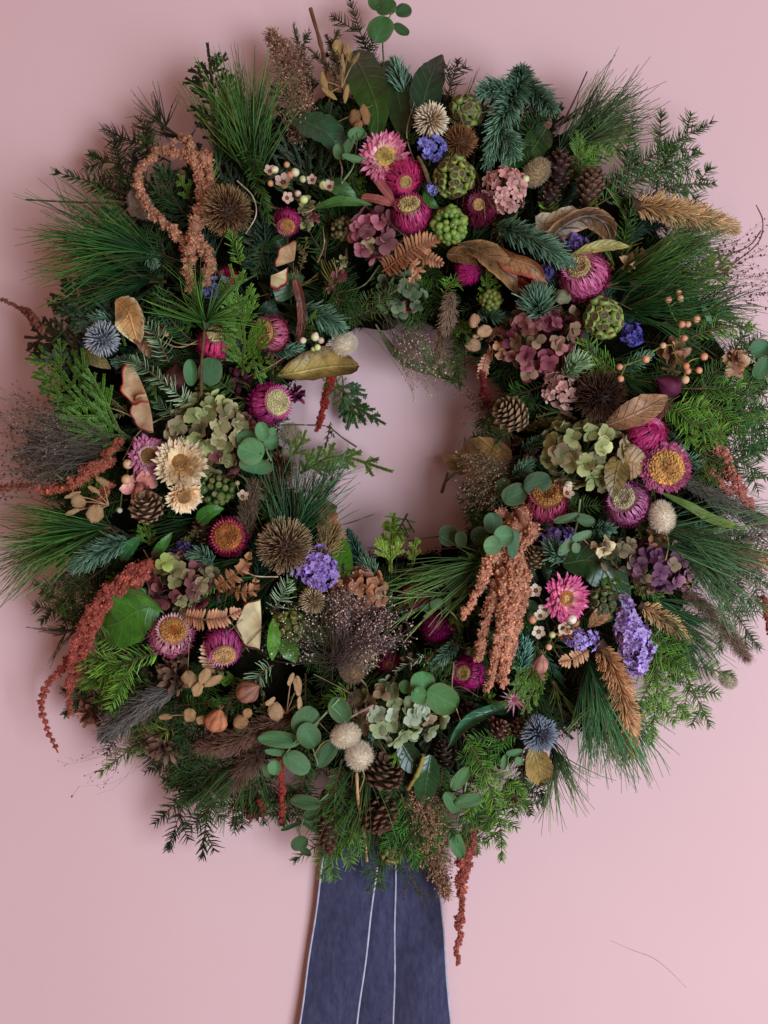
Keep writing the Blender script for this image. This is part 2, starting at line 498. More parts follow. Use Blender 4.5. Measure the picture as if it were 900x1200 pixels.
def cedar(name, label, pts, nb=9, reach=0.42, pal='cedar', group=None, cat="cedar sprig", L=5.0, Wd=1.5, fan=38, mark=None, sub=4):
    P = path3(pts, 14)
    m = MB(); st = MB()
    c0, c1 = GREEN[pal] if isinstance(pal, str) else pal
    ln_ = np.linalg.norm(np.diff(P, axis=0), axis=1).sum() / U
    nb = max(3, min(nb + 3, int(ln_ / 7.5)))
    tw = _side_twigs(P, nb, reach, fan, 0.1)
    allc = [P] + tw
    for q in tw:
        k_ = min(sub + 1, int(np.linalg.norm(q[-1] - q[0]) / U / 6.5))
        if k_ > 0: allc += _side_twigs(q, k_, 0.42, 34, 0.15)
    for k, q in enumerate(allc):
        _scales(m, q, L * 0.62, Wd * 0.62, c0, c1, 0.62)
        if k <= nb: tube(st, q, np.linspace(1.4 if k == 0 else 0.8, 0.4, len(q)) * U, lerp(BARK, c0, 0.5), 5)
    o = P[0]
    th = thing(name, label, cat, o, group, mark=mark, xy=pts[len(pts) // 2][:2])
    link("stem", st.mesh("stem", M['wood'], o), th)
    link("foliage", m.mesh("foliage", M['needle'], o), th, 'stuff')
    return th

def plume(name, label, pts, R=12, n=900, pal=(rgb(96, 70, 56), rgb(190, 158, 138)), L=11, ang=38, rad=0.32, cat="grass plume", group=None, mark=None, seeds=0):
    P = path3(pts, 20); T = tangents(P)
    m = MB(); st = MB()
    tube(st, P, 1.0 * U, pal[0], 5)
    t = rng.uniform(0, 1, n); i = np.minimum((t * 19).astype(int), 18)
    d = T[i]; a, b = perp(d); ph = rng.uniform(0, 6.283, n)
    side = a * np.cos(ph)[:, None] + b * np.sin(ph)[:, None]
    env = np.clip(np.sin(np.pi * np.clip(t * 0.93 + 0.05, 0, 1)) ** 0.6, 0.2, 1)
    base = P[i] + (P[i + 1] - P[i]) * rng.uniform(0, 1, (n, 1)) + side * (rng.uniform(0, 0.55, n) * R * U * env)[:, None]
    an = np.radians(ang) + rng.normal(0, 0.25, n)
    dr = d * np.cos(an)[:, None] + side * np.sin(an)[:, None]
    ln = L * U * rng.uniform(0.6, 1.25, n) * lerp(0.6, 1, env)
    k = (1 + 0.22 * rng.normal(size=(n, 1))).clip(0.4, 1.7)
    Q = base + dr * ln[:, None]
    strands(m, base, Q, rad * U * 1.3, rad * U * 0.5, pal[0] * k, pal[1] * k, bend=rng.normal(0, 0.08, (n, 3)) * ln[:, None], seg=2)
    if seeds:
        s = rng.choice(n, min(seeds, n), False)
        blobs(m, lerp(base[s], Q[s], 0.5), rng.uniform(0.8, 1.5, len(s)) * U, vary(lerp(pal[0], pal[1], 0.5), len(s)))
    o = P[0]
    th = thing(name, label, cat, o, group, mark=mark, xy=pts[len(pts) // 2][:2])
    link("stem", st.mesh("stem", M['wood'], o), th)
    link("bristles", m.mesh("bristles", M['fuzz'], o), th, 'stuff')
    return th

def mist(name, label, base, dirs, L=90, n=60, pal=(rgb(96, 84, 66), rgb(160, 130, 118)), seedc=rgb(120, 84, 74), sub=6, off=0.0, cat="grass spray", group=None, mark=None, seedr=0.9, rad=0.35):
    """airy seed grass: fine stalks that fork, a seed at each tip"""
    m = MB(); sd = MB()
    B = W(base[0], base[1], off)
    a0, a1 = dirs
    an = np.radians(rng.uniform(a0, a1, n)); ln = L * U * rng.uniform(0.45, 1.05, n)
    dr = np.stack([np.cos(an), rng.normal(-0.05, 0.22, n), np.sin(an)], 1)
    Q = B + unit(dr) * ln[:, None]; Q[:, 1] = np.minimum(Q[:, 1], -0.004)
    strands(m, np.repeat(B[None], n, 0) + rng.normal(0, 9 * U, (n, 3)) * np.array([1, 0.3, 1]), Q, rad * U * 0.85, rad * 0.6 * U, pal[0], pal[1], bend=rng.normal(0, 0.10, (n, 3)) * ln[:, None], seg=4)
    tt = rng.uniform(0.45, 1.0, (n, sub)); P = B + (Q - B)[:, None] * tt[..., None]
    P = P.reshape(-1, 3); d = np.repeat(unit(Q - B), sub, 0)
    R = P + unit(d + rng.normal(0, 0.45, P.shape)) * (rng.uniform(5, 17, len(P)) * U)[:, None]
    R[:, 1] = np.minimum(R[:, 1], -0.003)
    strands(m, P, R, rad * 0.7 * U, rad * 0.5 * U, pal[0], pal[1])
    blobs(sd, R, rng.uniform(0.6, 1.3, len(R)) * U * seedr, vary(seedc, len(R), 0.3), 0.25)
    th = thing(name, label, cat, B, group, mark=mark, xy=base[:2])
    link("stalks", m.mesh("stalks", M['dry'], B), th, 'stuff')
    link("seeds", sd.mesh("seeds", M['dry'], B), th, 'stuff')
    return th

def froth(name, label, pts, R, n=1600, pal=(rgb(120, 84, 66), rgb(196, 152, 126)), cat="dried plume", group=None, mark=None):
    """smoke-like dried plume: a fluffy volume of short crooked threads with specks"""
    P = path3(pts, 20); T = tangents(P)
    m = MB(); st = MB()
    tube(st, P, 1.1 * U, pal[0] * 0.7, 5)
    i = rng.integers(0, 20, n); t = i / 19
    env = np.interp(t, [0, 0.25, 0.6, 1], [0.55, 0.95, 1.0, 0.25]) * R * U
    lump = 1 + 0.25 * np.sin(t * 23) * np.sin(t * 11 + 1)
    v = unit(rng.normal(size=(n, 3))) * (rng.uniform(0, 1, n) ** 0.45)[:, None]
    base = P[i] + v * (env * lump)[:, None] * np.array([1, 0.75, 1])
    dr = unit(rng.normal(size=(n, 3)) + v * 0.6 + T[i] * 0.5)
    Q = base + dr * (rng.uniform(3, 8, n) * U)[:, None]
    k = (1 + 0.25 * rng.normal(size=(n, 1))).clip(0.4, 1.8)
    strands(m, base, Q, 0.45 * U, 0.3 * U, pal[0] * k, pal[1] * k, bend=rng.normal(0, 1.2 * U, (n, 3)), seg=2)
    s = rng.choice(n, n // 3, False)
    blobs(m, Q[s], rng.uniform(0.7, 1.3, len(s)) * U, pal[1] * k[s] * 0.9)
    o = P[0]
    th = thing(name, label, cat, o, group, mark=mark, xy=pts[len(pts) // 2][:2])
    link("stem", st.mesh("stem", M['wood'], o), th)
    link("threads", m.mesh("threads", M['dry'], o), th, 'stuff')
    return th

def amaranth(label, tails, col=rgb(196, 116, 88), group=None, mark=None, cat="amaranth", xy=None):
    """tails: list of (points, r_start, r_end)"""
    o = W(*tails[0][0][0])
    th = thing("amaranth_spray", label, cat, o, group, mark=mark, xy=xy or tails[0][0][len(tails[0][0]) // 2][:2])
    for pts, r0, r1 in tails:
        P = path3(pts, 40); T = tangents(P); m = MB()
        tot = np.linalg.norm(np.diff(P, axis=0), axis=1).sum() / U
        rm = (r0 + r1) / 2
        # clumps along the tail, each a knot of beads
        nk = max(6, int(tot / (rm * 0.46 if rm > 8 else rm * 0.34)))
        for j in range(nk):
            t = (j + random.random() * 0.7) / nk; i = min(int(t * 39), 38)
            r = lerp(r0, r1, t) * U * random.uniform(0.75, 1.2)
            a, b = perp(T[i:i + 1]); ph = random.uniform(0, 6.28)
            cen = P[i] + (a[0] * math.cos(ph) + b[0] * math.sin(ph)) * r * 0.45
            nb = max(7, int(5 + rm * 1.5))
            v = unit(rng.normal(size=(nb, 3)))
            pts_ = cen + v * r * 0.62 * rng.uniform(0.6, 1.1, (nb, 1))
            br = np.clip(r * rng.uniform(0.13, 0.27, nb), 0.7 * U, 1.9 * U)
            blobs(m, pts_, br, vary(col * random.uniform(0.8, 1.2), nb, 0.18, 0.06), 0.3)
            blobs(m, cen[None], r * 0.60, col * 0.7, 0.1)
            v2 = unit(rng.normal(size=(nb, 3)))
            strands(m, cen + v2 * r * 0.5, cen + v2 * r * rng.uniform(0.7, 1.0, (nb, 1)), 0.45 * U, 0.25 * U, col * 0.9, np.minimum(col * 1.35, 1))
        tube(m, P, np.linspace(r0, r1, 40) * 0.3 * U, col * 0.6, 5)
        link("tail", m.mesh("tail", M['amar'], o), th, 'stuff')
    return th

# ------------------------------------------------------------------ flowers and heads
def straw(label, px, py, R, face, rim, base, disc, q=0.42, style='cup', off=0.012, mark=None, n=34, rows=None, name="strawflower",
          center=None, group="strawflowers", pointed=False, cat="strawflower"):
    loc = W(px, py, off); r = R * U
    t = thing(name, label, cat, loc, group, face_rot(*face), mark, (px, py))
    m = MB()
    if style == 'open':
        rows_ = rows or 4
        for k in range(rows_):
            f = k / max(1, rows_ - 1)
            nn = int(n * 1.35) - int(4 * k)
            ph = np.arange(nn) * 2 * np.pi / nn + k * 0.37 + rng.normal(0, 0.05, nn)
            el = lerp(0.02, 0.55, f) + rng.normal(0, 0.06, nn)
            rad = np.stack([np.cos(ph), np.sin(ph), np.zeros(nn)], 1)
            D = rad * np.cos(el)[:, None] + np.array([0, 0, 1.0]) * np.sin(el)[:, None]
            N = -rad * np.sin(el)[:, None] + np.array([0, 0, 1.0]) * np.cos(el)[:, None]
            P0 = rad * r * q * 0.75 + np.array([0, 0, (-0.10 + 0.10 * f) * r])
            L = r * (1 - q * 0.75) * lerp(1.0, 0.62, f) * rng.uniform(0.9, 1.1, nn)
            kk = (1 + 0.12 * rng.normal(size=(nn, 1))).clip(0.6, 1.4)
            L = L * np.where(rng.random(nn) < 0.10, rng.uniform(0.55, 0.85, nn), 1.0)
            D = unit(D + rng.normal(0, 0.09, D.shape))
            blades(m, P0, D, N, L, r * rng.uniform(0.06, 0.092, nn), base * kk, rim * kk, nl=5, prof='point' if pointed else 'petal', curl=rng.normal(0.5, 0.3, nn), cup=0.35, cpow=lerp(1.2, 1.9, f))
        zd = 0.02 * r
    else:
        th_rows = list(np.linspace(122, math.degrees(math.asin(min(0.95, q))) + 9, 9))
        for k, td in enumerate(th_rows):
            tt = math.radians(td); f = k / (len(th_rows) - 1)
            nn = int(n * 1.25 * (0.8 + 0.2 * math.sin(tt)))
            ph = np.arange(nn) * 2 * np.pi / nn + k * 0.41 + rng.normal(0, 0.07, nn)
            span = math.radians(46); t0 = tt + span
            rad = np.stack([np.cos(ph), np.sin(ph), np.zeros(nn)], 1); zz = np.array([0, 0, 1.0])
            rr = r * lerp(0.98, 0.90, f)
            fl = np.array([1, 1, 0.85])
            P0 = (rad * math.sin(t0) + zz * math.cos(t0)) * rr * fl
            P1 = (rad * math.sin(tt) + zz * math.cos(tt)) * rr * 1.06 * fl
            D = unit(P1 - P0); N = rad * math.sin((tt + t0) / 2) + zz * math.cos((tt + t0) / 2)
            L = np.linalg.norm(P1 - P0, axis=1) * rng.uniform(0.95, 1.15, nn)
            kk = np.exp(0.22 * rng.normal(size=(nn, 1))).clip(0.55, 1.7)
            D = unit(D + rng.normal(0, 0.035, D.shape))
            blades(m, P0, D, N, L, r * 0.072, lerp(rim, base, 0.10 + 0.45 * f) * kk * 0.85, lerp(rim, base, 0.55 * f * f + 0.08) * kk * 1.2, nl=4, prof='point', curl=rng.normal(-0.02, 0.14, nn), cup=-0.4)
        # pale inner bracts stand round the disc
        nn = n; ph = np.arange(nn) * 2 * np.pi / nn
        rad = np.stack([np.cos(ph), np.sin(ph), np.zeros(nn)], 1)
        P0 = rad * r * q * 0.92 + np.array([0, 0, 0.52 * r])
        blades(m, P0, rad * 0.75 + np.array([0, 0, 0.8]), np.array([0, 0, 1.0]) - rad * 0.6, r * 0.34 * rng.uniform(0.8, 1.15, nn), r * 0.075, base, lerp(base, rim, 0.55), nl=3, prof='point', curl=-0.3, cup=-0.3)
        ovoid(m, r * 0.66, rim * 0.5, 9, 16, 0.75)
        zd = 0.56 * r
    link("petals", m.mesh("petals", M['petal']), t, 'stuff')
    d = MB()
    qr = q * r
    # disc: florets packed in a spiral, low in the middle ring, raised rim
    nd = 360
    i = np.arange(nd) + 0.5; ph = i * 2.399963; ra = np.sqrt(i / nd) * qr
    h = zd + qr * (0.16 + 0.22 * np.exp(-((ra / qr - 0.72) / 0.22) ** 2) + 0.10 * np.exp(-(ra / qr / 0.25) ** 2))
    P = np.stack([ra * np.cos(ph), ra * np.sin(ph), h], 1)
    cc = center if center is not None else disc
    tone = np.clip(ra / qr, 0, 1)[:, None]
    cols = lerp(cc, disc, np.clip((tone - 0.25) / 0.3, 0, 1)); cols = lerp(cols, disc * 1.25, np.clip((tone - 0.75) / 0.25, 0, 1))
    P = P + rng.normal(0, 0.035, P.shape) * qr
    blobs(d, P, qr * rng.uniform(0.036, 0.068, nd), np.minimum(cols * 1.12, 0.95) * np.exp(0.16 * rng.normal(size=(nd, 1))), 0.35)
    tt = np.linspace(0, 1, 6)
    revolve(d, np.stack([qr * np.array([0.02, 0.4, 0.75, 1.0, 1.05, 0.9]), zd + qr * np.array([0.18, 0.20, 0.32, 0.24, -0.1, -0.5])], 1), disc * 0.62, 18)
    link("disc", d.mesh("disc", M['dry']), t)
    return t

def globe(label, px, py, R, c0, c1, face=(0, 0), off=0.014, n=190, mark=None, name="globe_thistle"):
    t = thing(name, label, "globe thistle", W(px, py, off), "globe thistles", face_rot(*face), mark, (px, py))
    r = R * U; b = MB(); ovoid(b, r * 0.5, c0 * 0.6, 8, 12)
    link("core", b.mesh("core", M['spike']), t)
    m = MB(); D = fib(n, -0.55, 1.0); D = unit(D + rng.normal(0, 0.035, D.shape))
    k = (1 + 0.12 * rng.normal(size=(n, 1))).clip(0.6, 1.4)
    strands(m, D * r * 0.42, D * r * (rng.uniform(0.9, 1.06, (n, 1))), r * 0.040, r * 0.012, c0 * k, c1 * k, seg=4, sides=4, prof=[0.6, 1.0, 1.6, 2.2, 1.0])
    link("spikes", m.mesh("spikes", M['spike']), t, 'stuff')
    return t

def teasel(label, px, py, R, c0, c1, face=(0, 0), stretch=1.15, off=0.014, n=420, L=0.5, mark=None, name="teasel", body=None, cat="seed head", group="spiny seed heads"):
    t = thing(name, label, cat, W(px, py, off), group, face_rot(face[0], face[1]), mark, (px, py))
    r = R * U; b = MB(); ovoid(b, r * 0.66, c0 * 0.5 if body is None else body, 9, 14, stretch)
    link("core", b.mesh("core", M['dry']), t)
    m = MB(); D = fib(n, -0.7, 1.0); D = unit(D + rng.normal(0, 0.05, D.shape))
    sc = np.array([1, 1, stretch]); P0 = D * r * 0.62 * sc
    out = unit(D * np.array([1, 1, 0.8]) + np.array([0, 0, 0.35]))
    P1 = P0 + out * r * L * rng.uniform(0.75, 1.2, (n, 1))
    k = (1 + 0.2 * rng.normal(size=(n, 1))).clip(0.5, 1.6)
    strands(m, P0, P1, r * 0.032, r * 0.009, c0 * k, c1 * k, bend=rng.normal(0, 0.025, (n, 3)) * r, seg=3, sides=3, cpow=2.2)
    link("spines", m.mesh("spines", M['spike']), t, 'stuff')
    return t

_BERRY = {}
def berry_mesh(kind, c, cap):
    key = (kind, tuple(np.round(c, 3)), tuple(np.round(cap, 3)))
    if key not in _BERRY:
        m = MB()
        if kind == 'ivy':
            pr = [(0.30, -0.9), (0.72, -0.6), (0.97, -0.05), (0.98, 0.3), (0.82, 0.66), (0.72, 0.72), (0.62, 0.66), (0.30, 0.60), (0.10, 0.68), (0.01, 0.8)]
            cc = [c * 0.6, c * 0.8, c, c * 1.05, c * 1.1, lerp(c, cap, .4), cap * 0.8, cap, cap, cap * 0.7]
        else:
            pr = [(0.1, -0.98), (0.6, -0.8), (0.97, -0.2), (0.95, 0.3), (0.66, 0.75), (0.3, 0.93), (0.12, 0.97), (0.01, 0.9)]
            cc = [c * 0.7, c * 0.85, c, c, c * 1.05, c * 1.05, cap, cap]
        revolve(m, pr, np.array(cc), 10, 0.02)
        _BERRY[key] = m.mesh("berry", M['berry'])
    return _BERRY[key]

def berries(label, px, py, R, c, cap, br=5.6, n=46, face=(0, 0), off=0.014, kind='ivy', mark=None, name="ivy_berry_cluster", loose=0.0, cat="berry cluster", group="ivy berry clusters"):
    t = thing(name, label, cat, W(px, py, off), group, face_rot(*face), mark, (px, py))
    r = R * U
    cen = MB(); ovoid(cen, r * 0.45, c * 0.35, 7, 10)
    D = fib(n, -0.35, 1.0); D = unit(D + rng.normal(0, 0.06 + loose * 0.2, D.shape))
    lop = 1 + 0.10 * np.sin(D[:, 0] * 3 + px) * np.cos(D[:, 1] * 2.5 + py)
    ra = (r - br * U * 0.9) * (1 - loose * rng.uniform(0, 0.6, n)) * lop * rng.uniform(0.88, 1.04, n)
    strands(cen, D * r * 0.2, D * ra[:, None], 0.7 * U, 0.6 * U, c * 0.6, c * 0.8)
    link("stalks", cen.mesh("stalks", M['wood']), t, 'stuff')
    for v in range(2):
        pass
    ms = [berry_mesh(kind, c * np.array(k), cap) for k in ((0.7, 0.72, 0.7), (1.0, 1.0, 1.0), (1.25, 1.08, 0.9))]
    for i in range(n):
        b = link("berry", ms[i % 3], t)
        s = br * U * random.uniform(0.68, 1.12)
        rot = Vector(D[i] + rng.normal(0, 0.12, 3)).to_track_quat('Z', 'Y').to_matrix()
        place(b, D[i] * ra[i], rot, (s * random.uniform(0.88, 1.1), s * random.uniform(0.88, 1.1), s))
    return t

_FLO = {}
def floret_mesh(c, cb, nsep=4, wide=0.5, cup=0.25, key2=0):
    key = (tuple(np.round(c, 3)), tuple(np.round(cb, 3)), nsep, wide, cup, key2)
    if key not in _FLO:
        m = MB()
        ph = np.arange(nsep) * 2 * np.pi / nsep + rng.normal(0, 0.12, nsep)
        rad = np.stack([np.cos(ph), np.sin(ph), rng.uniform(-0.1, 0.5, nsep)], 1)
        k = (1 + 0.14 * rng.normal(size=(nsep, 1)))
        blades(m, rad * 0.05, rad, np.array([0, 0, 1.0]) + rng.normal(0, 0.25, (nsep, 3)), rng.uniform(0.85, 1.08, nsep), wide, c * k * 0.9, cb * k, nl=5, prof='round', curl=rng.uniform(-0.5, 0.8, nsep), cup=cup, ruffle=0.06)
        blobs(m, np.array([[0, 0, 0.05]]), 0.09, c * 0.7)
        _FLO[key] = m.mesh("floret", M['soft'])
    return _FLO[key]

def hydrangea(label, px, py, rx, ry, cols, fr=11, n=26, off=0.010, mark=None, depth=0.7, face=(0, 0), nsep=4, wide=0.5, name="hydrangea", cat="hydrangea", group="dried hydrangea heads", cup=0.25, low=-0.15):
    """cols: list of (base colour, edge colour)"""
    loc = W(px, py, off)
    t = thing(name, label, cat, loc, group, face_rot(face[0], face[1], 0.0), mark, (px, py))
    D = fib(n, low, 1.0); D = unit(D + rng.normal(0, 0.10, D.shape))
    R = np.array([rx, ry, min(rx, ry) * depth]) * U
    P = D * R * rng.uniform(0.72, 0.98, (n, 1))
    st = MB()
    strands(st, np.tile([[0, 0, -0.4 * R[2]]], (n, 1)), P, 0.8 * U, 0.6 * U, cols[0][0] * 0.5, cols[0][0] * 0.7)
    link("stalks", st.mesh("stalks", M['wood']), t, 'stuff')
    for i in range(n):
        a, b = cols[(i * 7 + random.randint(0, 1)) % len(cols)]
        o = link("floret", floret_mesh(a, b, nsep, wide, cup, i % 2), t)
        nrm = Vector(D[i] * np.array([1, 1, 1.4]) + rng.normal(0, 0.28, 3))
        s = fr * U * random.uniform(0.8, 1.15)
        place(o, P[i], nrm.to_track_quat('Z', 'Y').to_matrix() @ Matrix.Rotation(random.uniform(0, 6.28), 3, 'Z'), (s, s, s))
    return t

def statice(label, px, py, rx, ry, c=rgb(140, 112, 196), n=34, off=0.014, fr=6.0, mark=None, face=(0, 0), group="purple statice clusters", name="statice"):
    loc = W(px, py, off)
    t = thing(name, label, "statice", loc, group, face_rot(face[0], face[1], 0.0), mark, (px, py))
    D = fib(n, 0.0, 1.0); D = unit(D + rng.normal(0, 0.15, D.shape))
    R = np.array([rx, ry, min(rx, ry) * 0.7]) * U
    P = D * R * rng.uniform(0.55, 1.12, (n, 1)) * (1 + 0.22 * np.sin(D[:, :1] * 7 + px) * np.sin(D[:, 1:2] * 6 + py)); m = MB(); st = MB()
    if ry > 1.5 * rx: P[:, 0] = P[:, 0] * np.interp(P[:, 1] / R[1], [-1, 0, 0.6, 1], [0.9, 1.0, 0.6, 0.35]) - P[:, 1] * 0.22
    strands(st, np.tile([[0, 0, -R[2] * 0.6]], (n, 1)), P, 0.7 * U, 0.7 * U, rgb(60, 80, 50), rgb(80, 96, 70))
    link("stalks", st.mesh("stalks", M['wood']), t, 'stuff')
    for i in range(n):
        d = unit(D[i] + rng.normal(0, 0.25, 3)); a, b = perp(d[None])
        k = 7; ph = np.arange(k) * 2 * np.pi / k
        rad = a * np.cos(ph)[:, None] + b * np.sin(ph)[:, None]
        kk = (1 + 0.15 * rng.normal(size=(k, 1))) * random.uniform(0.8, 1.2)
        s = fr * U * random.uniform(0.75, 1.2)
        blades(m, np.repeat(P[i][None], k, 0) - d * s * 0.5, d * 0.8 + rad * 0.75, -rad + d * 0.4, s * 1.2, s * 0.46, lerp(c, rgb(225, 215, 240), 0.2) * kk, c * kk, nl=3, prof='petal', curl=-0.9, cup=0.3, ruffle=0.28)
    link("florets", m.mesh("florets", M['soft']), t, 'stuff')
    return t

def bunny(label, px, py, R, H, ang=90, c=rgb(250, 236, 214), off=0.016, mark=None, n=2200, name="bunny_tail", tz=0.0):
    """soft oval grass head; ang = image direction of its tip in degrees"""
    a = math.radians(ang)
    z = Vector((math.cos(a), -0.25, math.sin(a)))
    rot = z.to_track_quat('Z', 'Y').to_matrix()
    t = thing(name, label, "bunny tail", W(px, py, off), "bunny tail grasses", rot, mark, (px, py))
    r = R * U; st = H / R; b = MB(); ovoid(b, r * 0.78, np.minimum(c * 1.0, 0.93), 9, 14, st)
    link("head", b.mesh("head", M['fuzz']), t)
    m = MB(); D = fib(n, -1, 1); D = unit(D + rng.normal(0, 0.05, D.shape)); P0 = D * r * 0.68 * np.array([1, 1, st])
    out = unit(D + np.array([0, 0, 0.55]) + rng.normal(0, 0.32, D.shape))
    strands(m, P0, P0 + out * r * 0.52 * rng.uniform(0.6, 1.15, (n, 1)), 0.18 * U, 0.08 * U, c * 0.97, lerp(c, np.ones(3), 0.15))
    link("hairs", m.mesh("hairs", M['fuzz']), t, 'stuff')
    s = MB(); tube(s, spline(np.array([[0, 0, -r * st * 0.7], [r * 0.1, 0, -r * st * 1.6], [0, -r * 0.8, -r * st * 2.4]]), 6), 0.9 * U, rgb(150, 140, 90), 5)
    link("stem", s.mesh("stem", M['wood']), t)
    return t

_SC = {}
def scale_mesh(c, tipc, kind):
    key = (tuple(np.round(c, 3)), tuple(np.round(tipc, 3)), kind)
    if key not in _SC:
        m = MB()
        w = [0.35, 0.5, 0.62, 0.5, 0.10] if kind == 'open' else [0.5, 0.7, 0.75, 0.6, 0.25]
        ys = [0, 0.35, 0.7, 0.92, 1.02]
        V = []; C = []
        for i in range(5):
            th = 0.10 if i < 3 else 0.14
            zc = 0.12 * (ys[i] ** 2)
            cc = lerp(c, tipc, ys[i] ** 2.5 if ys[i] < 1 else 1)
            V += [(-w[i], ys[i], zc - 0.06), (0, ys[i], zc + th), (w[i], ys[i], zc - 0.06), (0, ys[i], zc - th)]
            C += [cc, cc * 1.05, cc, cc * 0.7]
        q = []
        for i in range(4):
            for k in range(4):
                q.append((i * 4 + k, i * 4 + (k + 1) % 4, i * 4 + 4 + (k + 1) % 4, i * 4 + 4 + k))
        q.append((16, 17, 18, 19))
        m.add(V, C, quads=q)
        _SC[key] = m.mesh("scale", M['dry'], smooth=False)
    return _SC[key]

def cone(label, px, py, R, H, ang, c=rgb(94, 66, 50), tipc=rgb(168, 130, 100), off=0.012, n=52, openness=0.75, mark=None, name="pine_cone", toward=0.35, cat="cone", group="small cones"):
    a = math.radians(ang)
    z = Vector((math.cos(a) * (1 - toward * 0.3), -toward, math.sin(a)))
    rot = z.to_track_quat('Z', 'Y').to_matrix()
    t = thing(name, label, cat, W(px, py, off), group, rot, mark, (px, py))
    r, h = R * U, H * U
    b = MB(); tt = np.linspace(0.02, math.pi - 0.02, 9)
    revolve(b, np.stack([np.sin(tt) * r * 0.6, np.cos(tt) * h * 0.85], 1), c * 0.4, 12)
    link("core", b.mesh("core", M['dry']), t)
    ms = [scale_mesh(c * k, tipc * k, 'open') for k in (0.85, 1.0, 1.15)]
    for i in range(n):
        f = (i + 0.5) / n; zz = lerp(-0.92, 0.96, f); th = i * 2.399963
        pr = math.sqrt(max(0.02, 1 - zz * zz)) * (1 - 0.12 * zz)
        rad = Vector((math.cos(th), math.sin(th), 0))
        p = rad * r * 0.5 * pr + Vector((0, 0, zz * h * 0.85))
        up = lerp(openness, 2.2, max(0, f - 0.35) / 0.65)
        y = (rad + Vector((0, 0, up))).normalized()
        nz = Vector((0, 0, 1)) * 0.2 - rad * -1.0
        s = r * 0.62 * lerp(1.0, 0.55, abs(zz)) * random.uniform(0.9, 1.1)
        o = link("scale", ms[i % 3], t)
        place(o, p, axis_rot(y, nz), (s * 0.72, s, s))
    return t

# ------------------------------------------------------------------ leaves
def leaf_obj(pts, width, c0, c1, prof='ovate', n=20, fold=0.25, twist=0.0, wave=0.0, roll=0.0, edge=None, tilt=0.0, back=None):
    """a leaf along a smooth curve: (blade mesh builder, midrib builder, origin)"""
    P = path3(pts, n); T = tangents(P)
    o = np.tile(np.array([[0, -1.0, 0]]), (n, 1)); o = unit(o - T * np.sum(o * T, 1, keepdims=True)); s = np.cross(T, o)
    m = MB(); vs = np.array([-1, -0.66, -0.33, 0, 0.33, 0.66, 1]); k = len(vs)
    V = np.zeros((n, k, 3)); C = np.zeros((n, k, 3)); UV = np.zeros((n, k, 2))
    rnd = rng.uniform(0, 6.28); kink = rng.normal(0, 0.035, (n, 2))
    for i in range(n):
        u = i / (n - 1); w = width * U * float(PROF[prof](np.array(u)))
        tw = math.radians(tilt + twist * (u - 0.5))
        sd = s[i] * math.cos(tw) + o[i] * math.sin(tw); nn = o[i] * math.cos(tw) - s[i] * math.sin(tw)
        for j, v in enumerate(vs):
            av = abs(v)
            x = v * (1 - roll * 0.35 * av * av)
            h = fold * av + roll * av ** 3 + wave * math.sin(u * 11 + rnd + (2.0 if v > 0 else 0)) * av
            if av == 1 and 0 < i < n - 1: x *= 1 + kink[i, 0 if v > 0 else 1]
            UV[i, j] = (u, v)
            V[i, j] = P[i] + sd * w * x + nn * w * h
            cc = lerp(c0, c1, u)
            if edge is not None: cc = lerp(cc, edge, max(0, (av - 0.62) / 0.38))
            C[i, j] = cc * (1 + 0.06 * math.sin(u * 40 + av * 6))
    I = np.arange(n - 1)[:, None] * k; K = np.arange(k - 1)[None]
    q = np.stack([I + K, I + K + 1, I + K + k + 1, I + K + k], -1).reshape(-1, 4)
    m.add(V.reshape(-1, 3), C.reshape(-1, 3), quads=q, uv=UV)
    r = MB(); tube(r, P + o * 0.25 * U, np.linspace(0.9, 0.3, n) * U, lerp(c0, np.array([0.5, 0.5, 0.3]), 0.25), 4)
    return m, r, P[0]

def leaf(name, label, pts, width, c0, c1, mat='leaf', cat="leaf", group=None, mark=None, **kw):
    m, r, o = leaf_obj(pts, width, c0, c1, **kw)
    t = thing(name, label, cat, o, group, mark=mark, xy=pts[len(pts) // 2][:2])
    link("blade", m.mesh("blade", M[mat], o), t)
    link("midrib", r.mesh("midrib", M[mat], o), t)
    return t

_EU = {}
def round_leaf_mesh(c, k):
    key = (tuple(np.round(c, 3)), k)
    if key not in _EU:
        m = MB(); n, kk = 11, 7
        V = np.zeros((n, kk, 3)); C = np.zeros((n, kk, 3)); UV = np.zeros((n, kk, 2))
        cupv = (0.12, 0.28, -0.14)[k]
        for i in range(n):
            u = i / (n - 1); y = -math.cos(math.pi * u)
            w = math.sin(math.pi * np.clip(u, 0.02, 0.98)) ** 0.9
            for j in range(kk):
                v = (j - 3) / 3
                ed = 1 + (0.035 * math.sin(9 * u + 2.3 * k + (2 if v > 0 else 0)) if abs(v) == 1 else 0)
                UV[i, j] = (u, v)
                V[i, j] = (v * w * ed, y, cupv * (v * v * w + y * y) + 0.07 * math.sin(5 * u + 3 * v + k) - 0.05 * (1 - abs(v)))
                C[i, j] = lerp(c, rgb(150, 120, 96), 0.35 if abs(v) == 1 else 0) * (0.92 + 0.14 * u)
        I = np.arange(n - 1)[:, None] * kk; K = np.arange(kk - 1)[None]
        q = np.stack([I + K, I + K + 1, I + K + kk + 1, I + K + kk], -1).reshape(-1, 4)
        m.add(V.reshape(-1, 3), C.reshape(-1, 3), quads=q, uv=UV)
        _EU[key] = m.mesh("leaf", M['euc'])
    return _EU[key]

